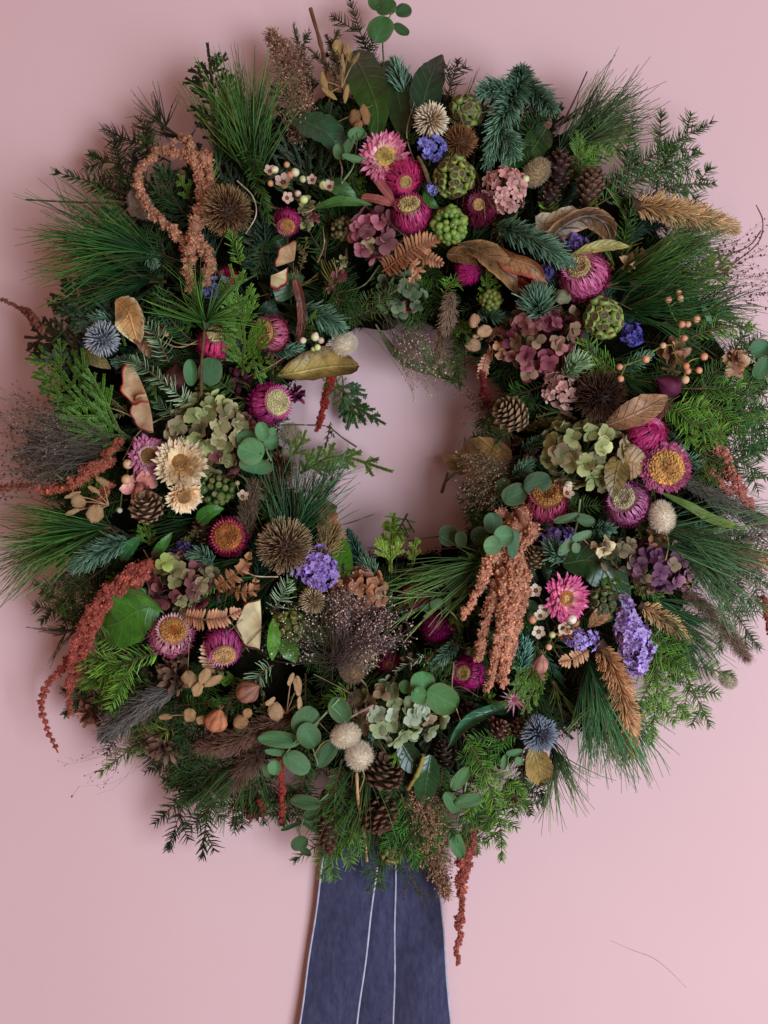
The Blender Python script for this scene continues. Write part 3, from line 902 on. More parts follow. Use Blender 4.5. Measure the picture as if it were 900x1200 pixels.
def eucalyptus(label, stem, leaves, c=rgb(96, 142, 108), off=0.014, mark=None, cat="eucalyptus", name="eucalyptus_sprig", group="eucalyptus sprigs", stemc=rgb(120, 140, 100)):
    """leaves: (x, y, half width, half length, image angle of the long axis, tilt x, tilt z, extra offset, tone)"""
    pts = [(p[0], p[1], off + (p[2] if len(p) > 2 else 0)) for p in stem]
    P = path3(pts, 10); o = P[0]
    t = thing(name, label, cat, o, group, mark=mark, xy=leaves[0][:2])
    s = MB(); tube(s, P, np.linspace(1.3, 0.8, 10) * U, stemc, 5)
    for i, lf in enumerate(leaves):
        x, y, hw, hl, ang, tx, tz, eo, tone = (list(lf) + [None] * 9)[:9]
        hl = hl or hw; ang = 90 if ang is None else ang; eo = eo or 0; tone = tone or 1.0
        tx = random.uniform(-0.3, 0.3) if tx is None else tx; tz = random.uniform(-0.3, 0.3) if tz is None else tz
        a = math.radians(ang); p = W(x, y, off + 0.004 + eo)
        tx += random.uniform(-0.22, 0.22); tz += random.uniform(-0.22, 0.22)
        ob = link("leaf", round_leaf_mesh(c * tone * np.array([random.uniform(0.9, 1.12), 1, random.uniform(0.86, 1.05)]), random.randrange(3)), t)
        place(ob, p - o, axis_rot((math.cos(a), 0, math.sin(a)), (tx, -1, tz)), (hw * U, hl * U, (hw + hl) / 2 * U))
        near = P[np.argmin(np.linalg.norm(P - p, axis=1))]
        tip = p - np.array([math.cos(a), 0, math.sin(a)]) * hl * U * 0.8
        tube(s, np.array([near, lerp(near, tip, 0.5), tip]), 0.7 * U, stemc, 4)
    link("stem", s.mesh("stem", M['wood'], o), t)
    return t

def apple(label, px, py, R, ang, face, bend=0.5, skin=rgb(150, 44, 46), flesh=rgb(226, 206, 160), span=180, off=0.016, mark=None, wave=0.0, name="dried_apple_slice"):
    """thin dried half slice of apple: cream flesh, red skin along its arc"""
    a = math.radians(ang)
    zf = Vector((face[0], -1, face[1])).normalized()
    rot = axis_rot((math.cos(a), 0, math.sin(a)), zf)
    t = thing(name, label, "apple slice", W(px, py, off), "dried apple slices", rot, mark, (px, py))
    r = R * U; nr, na = 6, 18
    def pt(u, th, h):
        x = math.cos(th) * r * u; y = math.sin(th) * r * u * 0.95
        z = bend * r * ((x / r) ** 2 - 0.3) + (wave + 0.04) * r * math.sin(th * 5) * u ** 2 + 0.03 * r * math.sin(th * 13 + px) * u + h
        k_ = 1 + 0.05 * math.sin(th * 7 + py) * u
        x *= k_; y *= k_
        return (x, y, z)
    ths = np.radians(np.linspace(90 - span / 2, 90 + span / 2, na))
    for nm, mt, h0 in (("flesh", 'soft', 0),):
        m = MB(); V = []; C = []
        for h in (0.06 * r, -0.06 * r):
            for i in range(nr):
                for th in ths:
                    V.append(pt(i / (nr - 1) + 0.02, th, h)); C.append(lerp(flesh * np.array([0.62, 0.5, 0.36]), flesh, min(1, 0.25 + 1.3 * i / (nr - 1))) * random.uniform(0.92, 1.05))
        q = []
        for s in range(2):
            for i in range(nr - 1):
                for j in range(na - 1):
                    b = s * nr * na + i * na + j
                    q.append((b, b + 1, b + na + 1, b + na))
        m.add(V, C, quads=q); link(nm, m.mesh(nm, M[mt]), t)
    m = MB(); V = []; C = []
    for j, th in enumerate(ths):
        for uu, h in ((0.98, 0.10), (1.05, 0.08), (1.05, -0.12), (0.98, -0.12)):
            V.append(pt(uu, th, h * r)); C.append(skin)
    q = [(j * 4 + k, j * 4 + (k + 1) % 4, j * 4 + 4 + (k + 1) % 4, j * 4 + 4 + k) for j in range(na - 1) for k in range(4)]
    m.add(V, C, quads=q); link("skin", m.mesh("skin", M['petal']), t)
    return t

def fern(name, label, pts, L=12, Wd=1.5, c0=rgb(150, 96, 70), c1=rgb(222, 166, 130), n=None, group="dried fern fronds", mark=None, curl=0.4, cat="dried fern", mat='dry'):
    P = path3(pts, 22); T = tangents(P); m = MB()
    tot = np.linalg.norm(np.diff(P, axis=0), axis=1).sum() / U
    n = n or int(tot / 3.9); t = np.linspace(0.05, 0.98, n); i = (t * 21).astype(int)
    o = np.tile(np.array([[0, -1.0, 0]]), (n, 1)); o = unit(o - T[i] * np.sum(o * T[i], 1, keepdims=True)); s = np.cross(T[i], o)
    env = np.sin(np.pi * (t * 0.8 + 0.17)) ** 0.7
    for sg in (-1, 1):
        k = (1 + 0.12 * rng.normal(size=(n, 1)))
        blades(m, P[i], s * sg + T[i] * 0.45 + o * 0.15, o, L * U * env * rng.uniform(0.8, 1.12, n), min(Wd, 1.55) * U, c0 * k, c1 * k, nl=4, prof='strip', curl=curl * rng.uniform(-0.6, 1.4, n), cup=-0.3)
    st = MB(); tube(st, P, np.linspace(1.2, 0.5, 22) * U, c0 * 0.8, 5)
    ob = thing(name, label, cat, P[0], group, mark=mark, xy=pts[len(pts) // 2][:2])
    link("midrib", st.mesh("midrib", M['wood'], P[0]), ob)
    link("leaflets", m.mesh("leaflets", M[mat], P[0]), ob, 'stuff')
    return ob

def pod(label, px, py, R, H, ang, c=rgb(190, 120, 90), c2=rgb(130, 74, 60), off=0.016, mark=None, name="seed_pod", ribs=6, cat="seed pod", group="papery seed pods"):
    a = math.radians(ang); z = Vector((math.cos(a), -0.5, math.sin(a)))
    t = thing(name, label, cat, W(px, py, off), group, z.to_track_quat('Z', 'Y').to_matrix(), mark, (px, py))
    m = MB(); n, sd = 12, 36; V = []; C = []
    for i in range(n):
        u = i / (n - 1); rr = math.sin(math.pi * min(max(u, 0.01), 0.985) ** 0.85) ** 0.8 * (1 - 0.25 * max(0, u - 0.6) / 0.4)
        for j in range(sd):
            ph = j * 2 * math.pi / sd; w = 1 + 0.06 * abs(math.cos(ribs * ph / 2)) - 0.04 + 0.05 * math.sin(3 * ph + 5 * u + px) + 0.02 * rng.normal()
            V.append((math.cos(ph) * R * U * rr * w, math.sin(ph) * R * U * rr * w, (u - 0.5) * 2 * H * U))
            C.append(lerp(c2, c, min(1, 0.25 + abs(math.cos(ribs * ph / 2)))) * random.uniform(0.85, 1.1))
    q = [(i * sd + j, i * sd + (j + 1) % sd, (i + 1) * sd + (j + 1) % sd, (i + 1) * sd + j) for i in range(n - 1) for j in range(sd)]
    m.add(V, C, quads=q); link("husk", m.mesh("husk", M['dry']), t)
    k = MB(); nn = 5; ph = np.arange(nn) * 6.283 / nn
    d = np.stack([np.cos(ph) * 0.5, np.sin(ph) * 0.5, np.ones(nn)], 1)
    strands(k, np.tile([[0, 0, H * U * 0.95]], (nn, 1)), np.array([0, 0, H * U * 0.95]) + d * 6 * U, 0.6 * U, 0.2 * U, c2, c, seg=2)
    tube(k, np.array([[0, 0, -H * U], [0, 0.002, -H * U - 12 * U]]), 0.8 * U, c2, 5)
    link("beak", k.mesh("beak", M['wood']), t, 'stuff')
    return t

def flakes(label, px, py, items, c=rgb(214, 172, 124), off=0.016, mark=None, name="honesty_seed_spray", cat="seed spray", group="papery seed sprays"):
    """papery round seed cases on a thin stalk: items (dx, dy, half width, half length, angle)"""
    o = W(px, py, off)
    t = thing(name, label, cat, o, group, mark=mark, xy=(px, py))
    s = MB()
    for i, (dx, dy, hw, hl, an) in enumerate(items):
        p = W(px + dx, py + dy, off + random.uniform(0, 0.006)); a = math.radians(an)
        m = link("seed_case", flake_mesh(c * random.uniform(0.88, 1.1), i % 3), t)
        place(m, p - o, axis_rot((math.cos(a), 0, math.sin(a)), (random.uniform(-.5, .5), -1, random.uniform(-.5, .5))), (hw * U, hl * U, hw * U))
        mid = lerp(o, p, 0.5) + np.array([0, 0.002, 0.001])
        tube(s, spline(np.array([o + [0, 0.006, 0], mid, p]), 5), 0.7 * U, c * 0.6, 4)
    link("stalk", s.mesh("stalk", M['wood'], o), t)
    return t

_FL = {}
def flake_mesh(c, k):
    m = MB(); n, kk = 9, 6
    V = np.zeros((n, kk, 3)); C = np.zeros((n, kk, 3))
    for i in range(n):
        u = i / (n - 1); y = -math.cos(math.pi * u); w = math.sin(math.pi * np.clip(u, 0.03, 0.97))
        for j in range(kk):
            v = (j - 2.5) / 2.5
            jt = 1 + 0.10 * rng.normal()
            V[i, j] = (v * w * jt, y * (1 + 0.04 * rng.normal()), 0.22 * (1 - v * v) * w + 0.16 * math.sin(7 * u + 4 * v + k * 2) + 0.05 * rng.normal())
            C[i, j] = c * (random.uniform(0.85, 1.1) if abs(v) < 0.9 else 0.6)
    I = np.arange(n - 1)[:, None] * kk; K = np.arange(kk - 1)[None]
    q = np.stack([I + K, I + K + 1, I + K + kk + 1, I + K + kk], -1).reshape(-1, 4)
    m.add(V.reshape(-1, 3), C.reshape(-1, 3), quads=q)
    return m.mesh("seed_case", M['dryleaf'])

def waxflower(label, px, py, blooms, buds, pet=rgb(226, 190, 176), eye=rgb(120, 60, 50), budc=rgb(216, 206, 160), off=0.016, mark=None, name="waxflower_sprig", cat="waxflower", group="waxflower sprigs", stemc=rgb(90, 110, 60), stems=True):
    """blooms (dx, dy, r), buds (dx, dy, r, colour or None)"""
    o = W(px, py, off - 0.01)
    t = thing(name, label, cat, o, group, mark=mark, xy=(px, py))
    s = MB(); tree = [o]
    def join(p):
        p = p + np.array([0, 0.003, 0])
        q = min(tree, key=lambda t_: np.linalg.norm(t_ - p) + 0.15 * np.linalg.norm(t_ - o))
        bend = lerp(q, p, 0.55) + np.array([random.uniform(-3, 3) * U, 0.003, random.uniform(-3, 3) * U])
        tube(s, spline(np.array([q, bend, p]), 6), np.linspace(1.0, 0.65, 6) * U, stemc, 5)
        tree.append(lerp(q, bend, 0.9)); tree.append(lerp(bend, p, 0.5))
    todo = [(dx, dy) for dx, dy, *_ in list(blooms) + list(buds)]
    for dx, dy in sorted(todo, key=lambda d: math.hypot(*d)): join(W(px + dx, py + dy, off + 0.002))
    for dx, dy, r in blooms:
        p = W(px + dx, py + dy, off + random.uniform(0, 0.004)); m = MB()
        k = 5; ph = np.arange(k) * 6.283 / k + random.random()
        rad = np.stack([np.cos(ph), np.sin(ph), np.full(k, 0.35)], 1)
        blades(m, rad * 0.28, rad, np.array([0, 0, 1.0]), 0.75, 0.36, pet * 0.9, pet, nl=4, prof='round', curl=0.5, cup=0.25)
        revolve(m, [(0.42, -0.5), (0.46, 0.0), (0.40, 0.16), (0.3, 0.05), (0.1, 0.02), (0.02, 0.12)], np.array([rgb(150, 150, 80), rgb(190, 160, 110), pet, eye, eye * 0.6, rgb(200, 180, 100)]), 10)
        b = link("bloom", m.mesh("bloom", M['soft']), t)
        place(b, p - o, face_rot(random.uniform(-.5, .5), random.uniform(-.5, .5)), (r * U,) * 3)
    for dx, dy, r, cc in buds:
        p = W(px + dx, py + dy, off + random.uniform(0, 0.005)); c = budc if cc is None else cc
        b = link("bud", berry_mesh('round', c, c * 0.75), t)
        place(b, p - o, face_rot(random.uniform(-.7, .7), random.uniform(-.2, .9)), (r * U,) * 3)
    link("stem", s.mesh("stem", M['wood'], o), t)
    return t

def crumple(label, px, py, R, c0, c1, n=16, off=0.012, name="dried_flower", cat="dried flower", group="dried brown blooms", mark=None, L=1.0, prof='petal', wide=0.32, face=None, mat='dry', zmin=-0.3, ruf=0.2):
    """withered head of curled papery bits"""
    t = thing(name, label, cat, W(px, py, off), group, face_rot(*(face or (random.uniform(-.4, .4), random.uniform(-.4, .4)))), mark, (px, py))
    m = MB(); D = fib(n, zmin, 1.0); D = unit(D + rng.normal(0, 0.2, D.shape)); r = R * U
    a, b = perp(D); k = (1 + 0.2 * rng.normal(size=(n, 1))).clip(0.5, 1.5)
    blades(m, D * r * 0.25, D + a * rng.normal(0, 0.5, (n, 1)), a + b * rng.normal(0, 0.5, (n, 1)), r * 0.8 * L * rng.uniform(0.8, 1.15, n), r * wide, c0 * k, c1 * k, nl=5, prof=prof, curl=rng.uniform(-1.6, 1.8, n), cup=0.4, ruffle=ruf)
    ovoid(m, r * 0.35, c0 * 0.5, 7, 10)
    link("bracts", m.mesh("bracts", M[mat]), t, 'stuff')
    return t
# ------------------------------------------------------------------ the wall
def build_wall():
    m = bpy.data.materials.new("pink_plaster_paint"); m.use_nodes = True
    nt = m.node_tree; b = nt.nodes["Principled BSDF"]
    tc = nt.nodes.new("ShaderNodeTexCoord")
    n1 = nt.nodes.new("ShaderNodeTexNoise"); n1.inputs["Scale"].default_value = 5; n1.inputs["Detail"].default_value = 6
    cr = nt.nodes.new("ShaderNodeValToRGB")
    cr.color_ramp.elements[0].position = 0.3; cr.color_ramp.elements[1].position = 0.7
    cr.color_ramp.elements[0].color = (*rgb(229, 190, 195), 1); cr.color_ramp.elements[1].color = (*rgb(232, 194, 199), 1)
    n2 = nt.nodes.new("ShaderNodeTexNoise"); n2.inputs["Scale"].default_value = 260; n2.inputs["Detail"].default_value = 5
    n3 = nt.nodes.new("ShaderNodeTexNoise"); n3.inputs["Scale"].default_value = 14; n3.inputs["Detail"].default_value = 3
    ad = nt.nodes.new("ShaderNodeMath"); ad.operation = 'MULTIPLY_ADD'; ad.inputs[1].default_value = 5.0
    bp = nt.nodes.new("ShaderNodeBump"); bp.inputs["Strength"].default_value = 0.16; bp.inputs["Distance"].default_value = 0.0006
    for n in (n1, n2, n3): nt.links.new(tc.outputs["Object"], n.inputs["Vector"])
    nt.links.new(n1.outputs["Fac"], cr.inputs["Fac"]); nt.links.new(cr.outputs["Color"], b.inputs["Base Color"])
    nt.links.new(n3.outputs["Fac"], ad.inputs[0]); nt.links.new(n2.outputs["Fac"], ad.inputs[2])
    nt.links.new(ad.outputs[0], bp.inputs["Height"]); nt.links.new(bp.outputs[0], b.inputs["Normal"])
    b.inputs["Roughness"].default_value = 0.75; b.inputs["Specular IOR Level"].default_value = 0.15
    me = bpy.data.meshes.new("wall")
    x, t = 1.6, 0.1
    v = [(-x, 0, -x), (x, 0, -x), (x, 0, x), (-x, 0, x), (-x, t, -x), (x, t, -x), (x, t, x), (-x, t, x)]
    me.from_pydata(v, [], [(0, 1, 2, 3), (5, 4, 7, 6), (4, 0, 3, 7), (1, 5, 6, 2), (3, 2, 6, 7), (4, 5, 1, 0)])
    me.materials.append(m)
    w = link("wall", me, None, "structure")
    c = MB()
    for pts, r in (([(715, 1102), (740, 1113), (764, 1122), (783, 1136), (805, 1158)], 0.30),):
        P = spline(np.array([at(a, b_, 0.0003) for a, b_ in pts]), 24)
        tube(c, P, np.concatenate([np.linspace(0.1, r, 12), np.linspace(r, 0.1, 12)]) * S, rgb(196, 160, 170), 5)
    link("hairline_crack", c.mesh("hairline_crack", M['dry']), w)
build_wall()

# ------------------------------------------------------------------ ribbon
def build_ribbon():
    vm = bpy.data.materials.new("navy_velvet"); vm.use_nodes = True
    nt = vm.node_tree; b = nt.nodes["Principled BSDF"]
    tc = nt.nodes.new("ShaderNodeTexCoord")
    mp = nt.nodes.new("ShaderNodeMapping"); mp.inputs["Scale"].default_value = (1, 1, 0.35)
    n1 = nt.nodes.new("ShaderNodeTexNoise"); n1.inputs["Scale"].default_value = 240; n1.inputs["Detail"].default_value = 9; n1.inputs["Roughness"].default_value = 0.75
    cr = nt.nodes.new("ShaderNodeValToRGB"); cr.color_ramp.elements[0].position = 0.32; cr.color_ramp.elements[1].position = 0.72
    cr.color_ramp.elements[0].color = (*rgb(50, 50, 76), 1); cr.color_ramp.elements[1].color = (*rgb(80, 80, 110), 1)
    wv = nt.nodes.new("ShaderNodeTexNoise"); wv.inputs["Scale"].default_value = 1500
    bp = nt.nodes.new("ShaderNodeBump"); bp.inputs["Strength"].default_value = 0.3; bp.inputs["Distance"].default_value = 0.0004
    nt.links.new(tc.outputs["Object"], mp.inputs["Vector"]); nt.links.new(mp.outputs[0], n1.inputs["Vector"])
    nt.links.new(n1.outputs["Fac"], cr.inputs["Fac"]); nt.links.new(cr.outputs["Color"], b.inputs["Base Color"])
    nt.links.new(tc.outputs["Object"], wv.inputs["Vector"]); nt.links.new(wv.outputs["Fac"], bp.inputs["Height"]); nt.links.new(bp.outputs[0], b.inputs["Normal"])
    b.inputs["Roughness"].default_value = 0.85; b.inputs["Specular IOR Level"].default_value = 0.1
    b.inputs["Sheen Weight"].default_value = 0.35; b.inputs["Sheen Roughness"].default_value = 0.35
    b.inputs["Sheen Tint"].default_value = (0.75, 0.75, 0.95, 1)
    o = at(450, 930, 0.01)
    t = thing("velvet_ribbon", "wide navy velvet ribbon hanging in tails below the wreath", "ribbon", o, mark="the navy ribbon", xy=(450, 1080))
    tails = [  # left x top, left x bottom, right x top, right x bottom, depth
        (436, 406, 474, 468, 0.006), (389, 346, 452, 414, 0.0095), (464, 461, 506, 531, 0.0085)]
    for lt, lb, rt, rb, d in tails:
        n, k = 34, 11; V = []; ed = ([], [])
        for i in range(n):
            u = i / (n - 1); y = 930 + u * 310
            for j in range(k):
                v = j / (k - 1); x = lerp(lerp(lt, lb, u), lerp(rt, rb, u), v)
                x += 0.4 * math.sin(u * 5 + lt) + 0.5 * math.sin(u * 17 + v * 3 + lb)
                p = at(x, y, d + 0.0055 * math.sin(v * math.pi) * (0.6 + 0.4 * math.sin(u * 6 + lb)) + 0.0012 * math.sin(u * 9 + v * 4 + lt))
                V.append(p)
                if j == 0: ed[0].append(p)
                if j == k - 1: ed[1].append(p)
        m = MB(); q = [(i * k + j, i * k + j + 1, (i + 1) * k + j + 1, (i + 1) * k + j) for i in range(n - 1) for j in range(k - 1)]
        m.add(np.array(V), rgb(70, 70, 100), quads=q)
        tl = link("tail", m.mesh("tail", vm, o), t)
        for e in ed:
            s = MB(); tube(s, np.array(e), 1.15 * S, rgb(200, 200, 222), 6)
            link("selvedge", s.mesh("selvedge", M['soft'], o), tl)
build_ribbon()

# ------------------------------------------------------------------ base ring
def build_base():
    o = W(CX, CY, 0) * np.array([1, 0, 1])
    t = thing("wreath_base", "moss covered wreath ring, darkened for gap shade, behind all the flowers", "wreath ring", o)
    m = MB(); n, k = 72, 18; V = []; C = []
    for i in range(n):
        a = i * 2 * math.pi / n
        for j in range(k):
            b = j * 2 * math.pi / k
            r = 270 + 128 * math.cos(b) * (1 + 0.06 * rng.normal())
            z = 0.024 + 0.022 * math.sin(b) * (1 + 0.10 * rng.normal())
            V.append(at(CX + r * math.cos(a) * 0.98, CY + r * math.sin(a), z)); C.append(rgb(26, 25, 17) * random.uniform(0.5, 1.1))  # near-black moss colour: the shade of the gaps is put into it
    q = [(i * k + j, i * k + (j + 1) % k, ((i + 1) % n) * k + (j + 1) % k, ((i + 1) % n) * k + j) for i in range(n) for j in range(k)]
    m.add(np.array(V), np.array(C), quads=q); link("ring", m.mesh("ring", M['moss'], o), t)
    f = MB(); N = 9000
    a = rng.uniform(0, 6.283, N); b = rng.uniform(-0.3, math.pi + 0.3, N); rr = 270 + 130 * np.cos(b); zz = 0.025 + 0.022 * np.sin(b)
    P = np.array([at(CX + r * math.cos(x) * 0.98, CY + r * math.sin(x), z) for r, x, z in zip(rr, a, zz)])
    Q = P + unit(rng.normal(size=(N, 3)) + np.array([0, -0.7, 0])) * (rng.uniform(5, 13, N) * U)[:, None]
    strands(f, P, Q, 0.8 * U, 0.3 * U, vary(rgb(22, 24, 15), N, 0.4), vary(rgb(36, 40, 22), N, 0.4))  # moss threads carry the same darkened colour
    link("moss", f.mesh("moss", M['moss'], o), t, 'stuff')
build_base()

# ------------------------------------------------------------------ colours
MAG, DMAG, CRIM, MAROON = rgb(168, 32, 104), rgb(126, 18, 76), rgb(164, 26, 84), rgb(84, 14, 44)
PINKP, PALE, CREAM, TAN = rgb(226, 128, 172), rgb(240, 200, 198), rgb(242, 220, 184), rgb(196, 160, 104)
GOLD, ORANGE, BROWN, STRAW = rgb(190, 132, 64), rgb(198, 116, 52), rgb(118, 80, 54), rgb(220, 194, 140)

# ------------------------------------------------------------------ strawflowers
straw("open pink strawflower with pale petal bases beside the curled sage leaf", 451, 184, 31, (0.05, 0.05), rgb(206, 74, 134), PALE, rgb(196, 168, 96), 0.36, 'open', 0.022, "the open pink strawflower", n=36, center=rgb(150, 112, 60))
straw("closed crimson strawflower tucked below the open pink one", 471, 208, 24, (0.35, -0.75), rgb(176, 32, 88), rgb(196, 60, 112), TAN, 0.3, 'cup', 0.014)
straw("magenta strawflower tipped upward with an oval cream disc", 482, 252, 24, (-0.25, 0.75), rgb(170, 30, 98), rgb(200, 80, 130), rgb(210, 184, 124), 0.52, 'cup', 0.016, "the upturned magenta strawflower")
straw("dark maroon strawflower with a tiny tan centre", 561, 243, 26, (-0.1, -0.05), MAROON, rgb(110, 20, 56), rgb(206, 160, 110), 0.26, 'cup', 0.006, "the maroon strawflower", rows=[122, 104, 88, 72, 58, 46, 34])
straw("big magenta strawflower by the curled brown leaf, cream disc turned aside", 684, 322, 30, (-0.5, 0.35), rgb(172, 30, 108), rgb(224, 140, 176), rgb(206, 176, 126), 0.44, 'cup', 0.018, "the big magenta dome strawflower", n=40)
straw("small nodding strawflower below the waxflower, magenta above tan", 337, 260, 16, (0.0, -0.9), MAG, rgb(190, 70, 120), rgb(196, 134, 84), 0.55, 'cup', 0.006)
straw("crimson strawflower in profile with a sandy disc beside the cedar tips", 318, 391, 22, (-0.65, -0.05), rgb(174, 36, 96), rgb(218, 140, 160), rgb(198, 146, 92), 0.6, 'cup', 0.010, "the crimson profile strawflower")
straw("crimson strawflower half hidden behind the upright pine twig", 252, 402, 22, (0.25, 0.75), rgb(170, 28, 84), rgb(196, 70, 110), STRAW, 0.5, 'cup', 0.004)
straw("magenta strawflower at the ring's inner edge with a flat cream disc", 316, 473, 25, (0.85, 0.05), rgb(178, 36, 120), rgb(204, 90, 150), rgb(232, 214, 158), 0.6, 'cup', 0.012, "the inner edge strawflower")
straw("pink strawflower with long narrow petals next to the cream one", 173, 534, 26, (0.5, -0.1), rgb(206, 82, 146), rgb(240, 206, 206), rgb(140, 96, 52), 0.34, 'open', 0.014, "the long petalled pink strawflower", n=32)
straw("large ragged cream strawflower, upper of the two cream ones", 212, 543, 33, (0.12, 0.3), rgb(255, 236, 204), rgb(246, 206, 154), rgb(176, 130, 76), 0.30, 'open', 0.020, "the large cream strawflower", n=40, rows=7)
straw("smaller cream strawflower hanging under the large cream one", 216, 582, 23, (0.5, -0.7), rgb(252, 230, 196), rgb(240, 196, 142), rgb(180, 134, 84), 0.35, 'open', 0.012, n=36, rows=6)
straw("amber centred strawflower with a fringe of magenta beside the teasel", 268, 629, 23, (0.05, 0.05), MAG, rgb(186, 78, 84), rgb(182, 110, 58), 0.66, 'cup', 0.010, "the amber strawflower", center=rgb(150, 80, 36))
straw("strawflower with a glowing orange disc and pink lower petals", 201, 744, 26, (0.3, 0.5), rgb(196, 70, 142), rgb(238, 196, 190), rgb(214, 150, 84), 0.56, 'cup', 0.012, "the orange disc strawflower", center=rgb(206, 106, 20))
straw("magenta strawflower facing down under the peach fern frond", 262, 757, 23, (0.2, -0.85), rgb(186, 52, 134), rgb(212, 110, 160), rgb(224, 176, 120), 0.56, 'cup', 0.010, "the nodding magenta strawflower")
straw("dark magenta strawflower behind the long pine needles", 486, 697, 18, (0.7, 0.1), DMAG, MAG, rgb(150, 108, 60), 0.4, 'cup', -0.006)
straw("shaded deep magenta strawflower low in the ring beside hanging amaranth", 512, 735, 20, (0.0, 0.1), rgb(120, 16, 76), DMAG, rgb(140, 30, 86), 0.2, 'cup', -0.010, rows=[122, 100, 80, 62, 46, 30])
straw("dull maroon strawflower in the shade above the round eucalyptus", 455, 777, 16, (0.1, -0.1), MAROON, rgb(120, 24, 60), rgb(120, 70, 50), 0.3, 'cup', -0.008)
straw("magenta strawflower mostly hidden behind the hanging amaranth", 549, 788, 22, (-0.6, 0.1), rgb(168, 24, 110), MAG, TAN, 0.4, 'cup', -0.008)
straw("strawflower with a broad brown gold disc and magenta skirt", 640, 589, 25, (-0.05, 0.75), rgb(164, 28, 92), rgb(200, 110, 130), rgb(188, 130, 74), 0.66, 'cup', 0.012, "the brown gold strawflower", center=rgb(150, 90, 40))
straw("magenta strawflower with a waxy cream disc under the olive leaf", 735, 590, 27, (-0.5, 0.4), rgb(164, 26, 116), rgb(222, 160, 196), rgb(224, 206, 166), 0.48, 'cup', 0.012, "the cream disc strawflower", n=40)
straw("widest strawflower, flat golden disc ringed by magenta petals", 780, 548, 31, (0.02, 0.02), rgb(160, 30, 100), rgb(230, 170, 190), rgb(206, 156, 88), 0.64, 'open', 0.022, "the widest golden strawflower", n=58, center=rgb(150, 92, 44), rows=4)
straw("closed raspberry strawflower above the widest golden one", 758, 508, 26, (0.45, 0.35), rgb(176, 30, 96), rgb(206, 72, 132), rgb(176, 30, 96), 0.22, 'cup', 0.012, "the closed raspberry strawflower", rows=[122, 104, 88, 72, 58, 44, 30, 18])
straw("bright pink daisy like strawflower with a small caramel eye", 663, 701, 30, (0.35, -0.05), rgb(222, 74, 148), rgb(244, 176, 196), rgb(182, 118, 62), 0.30, 'open', 0.018, "the bright pink daisy strawflower", n=38, center=rgb(238, 206, 150))
straw("small magenta strawflower peeking between the two long brown leaves", 549, 318, 16, (0.3, -0.3), rgb(178, 34, 110), MAG, rgb(180, 34, 106), 0.22, 'cup', 0.006, rows=[122, 104, 88, 72, 56, 40])
straw("small crimson strawflower above the pale blue statice", 265, 326, 14, (-0.1, 0.1), rgb(180, 30, 84), CRIM, rgb(150, 50, 60), 0.25, 'cup', 0.002)
straw("starry dried pink flower with narrow petals above the slate thistle", 603, 820, 19, (-0.1, 0.05), rgb(146, 56, 92), rgb(210, 150, 160), rgb(180, 90, 110), 0.16, 'open', 0.008, n=11, rows=2, pointed=True, name="dried_star_flower", cat="dried flower", group=None, mark="the starry pink flower")
pod("smooth plum coloured bud beside the brown folded leaf", 783, 452, 14, 17, 155, rgb(96, 30, 62), rgb(70, 20, 46), 0.008, name="strawflower_bud", ribs=3, cat="flower bud", group=None)
crumple("dark purple pincushion bloom at the ring's inner edge", 345, 464, 18, rgb(60, 14, 40), rgb(126, 40, 84), n=30, off=-0.004, L=0.8, wide=0.16, group=None, name="pincushion_flower")
crumple("small dark red bloom tucked between crimson strawflower and brown leaf", 322, 428, 12, rgb(70, 14, 36), rgb(130, 30, 66), n=22, off=-0.004, wide=0.16, group=None)
crumple("dusky burgundy bloom beneath the cedar tips", 282, 445, 18, rgb(48, 14, 28), rgb(92, 36, 50), n=26, off=-0.008, wide=0.2, group=None)

# ------------------------------------------------------------------ globe thistles and teasels
globe("grey blue globe thistle near the wreath's outer edge", 120, 397, 21, rgb(88, 94, 106), rgb(192, 198, 208), (-0.15, 0.1), 0.020, mark="the grey blue thistle")
globe("cream and brown globe thistle above the lilac statice", 505, 141, 21, rgb(150, 110, 76), rgb(236, 224, 196), (0.1, 0), 0.022, mark="the cream thistle")
globe("slate blue globe thistle over a folded gold leaf", 632, 860, 22, rgb(66, 74, 90), rgb(152, 162, 180), (-0.1, 0), 0.022, mark="the slate blue thistle", n=230)
globe("small sandy globe thistle under the violet statice", 366, 704, 16, rgb(130, 104, 72), rgb(214, 190, 146), (0.05, 0.1), 0.016, n=130, mark="the small sandy thistle")
teasel("largest teasel, egg shaped with pale tipped spines", 334, 640, 30, rgb(92, 62, 44), rgb(222, 188, 146), (0.0, 0.75), 1.18, 0.022, n=620, mark="the largest teasel", L=0.46)
teasel("dark chocolate spiny seed head beside the brown folded leaf", 703, 464, 28, rgb(56, 34, 28), rgb(112, 76, 58), (0.1, 0.1), 1.0, 0.014, n=620, mark="the dark spiny seed head", L=0.5)
teasel("golden tipped teasel beside the amaranth loop", 266, 247, 27, rgb(80, 50, 36), rgb(196, 150, 104), (-0.35, 0.0), 1.1, 0.016, n=560, mark="the golden tipped teasel", L=0.46)
teasel("small dark spiny head beneath the round eucalyptus leaves", 328, 548, 18, rgb(60, 36, 26), rgb(150, 108, 74), (0.4, -0.3), 1.05, 0.012, n=300)
teasel("coppery brush shaped seed head beside the cream thistle", 538, 166, 17, rgb(110, 66, 40), rgb(214, 152, 100), (0.6, 0.4), 1.1, 0.010, n=220, L=0.62)

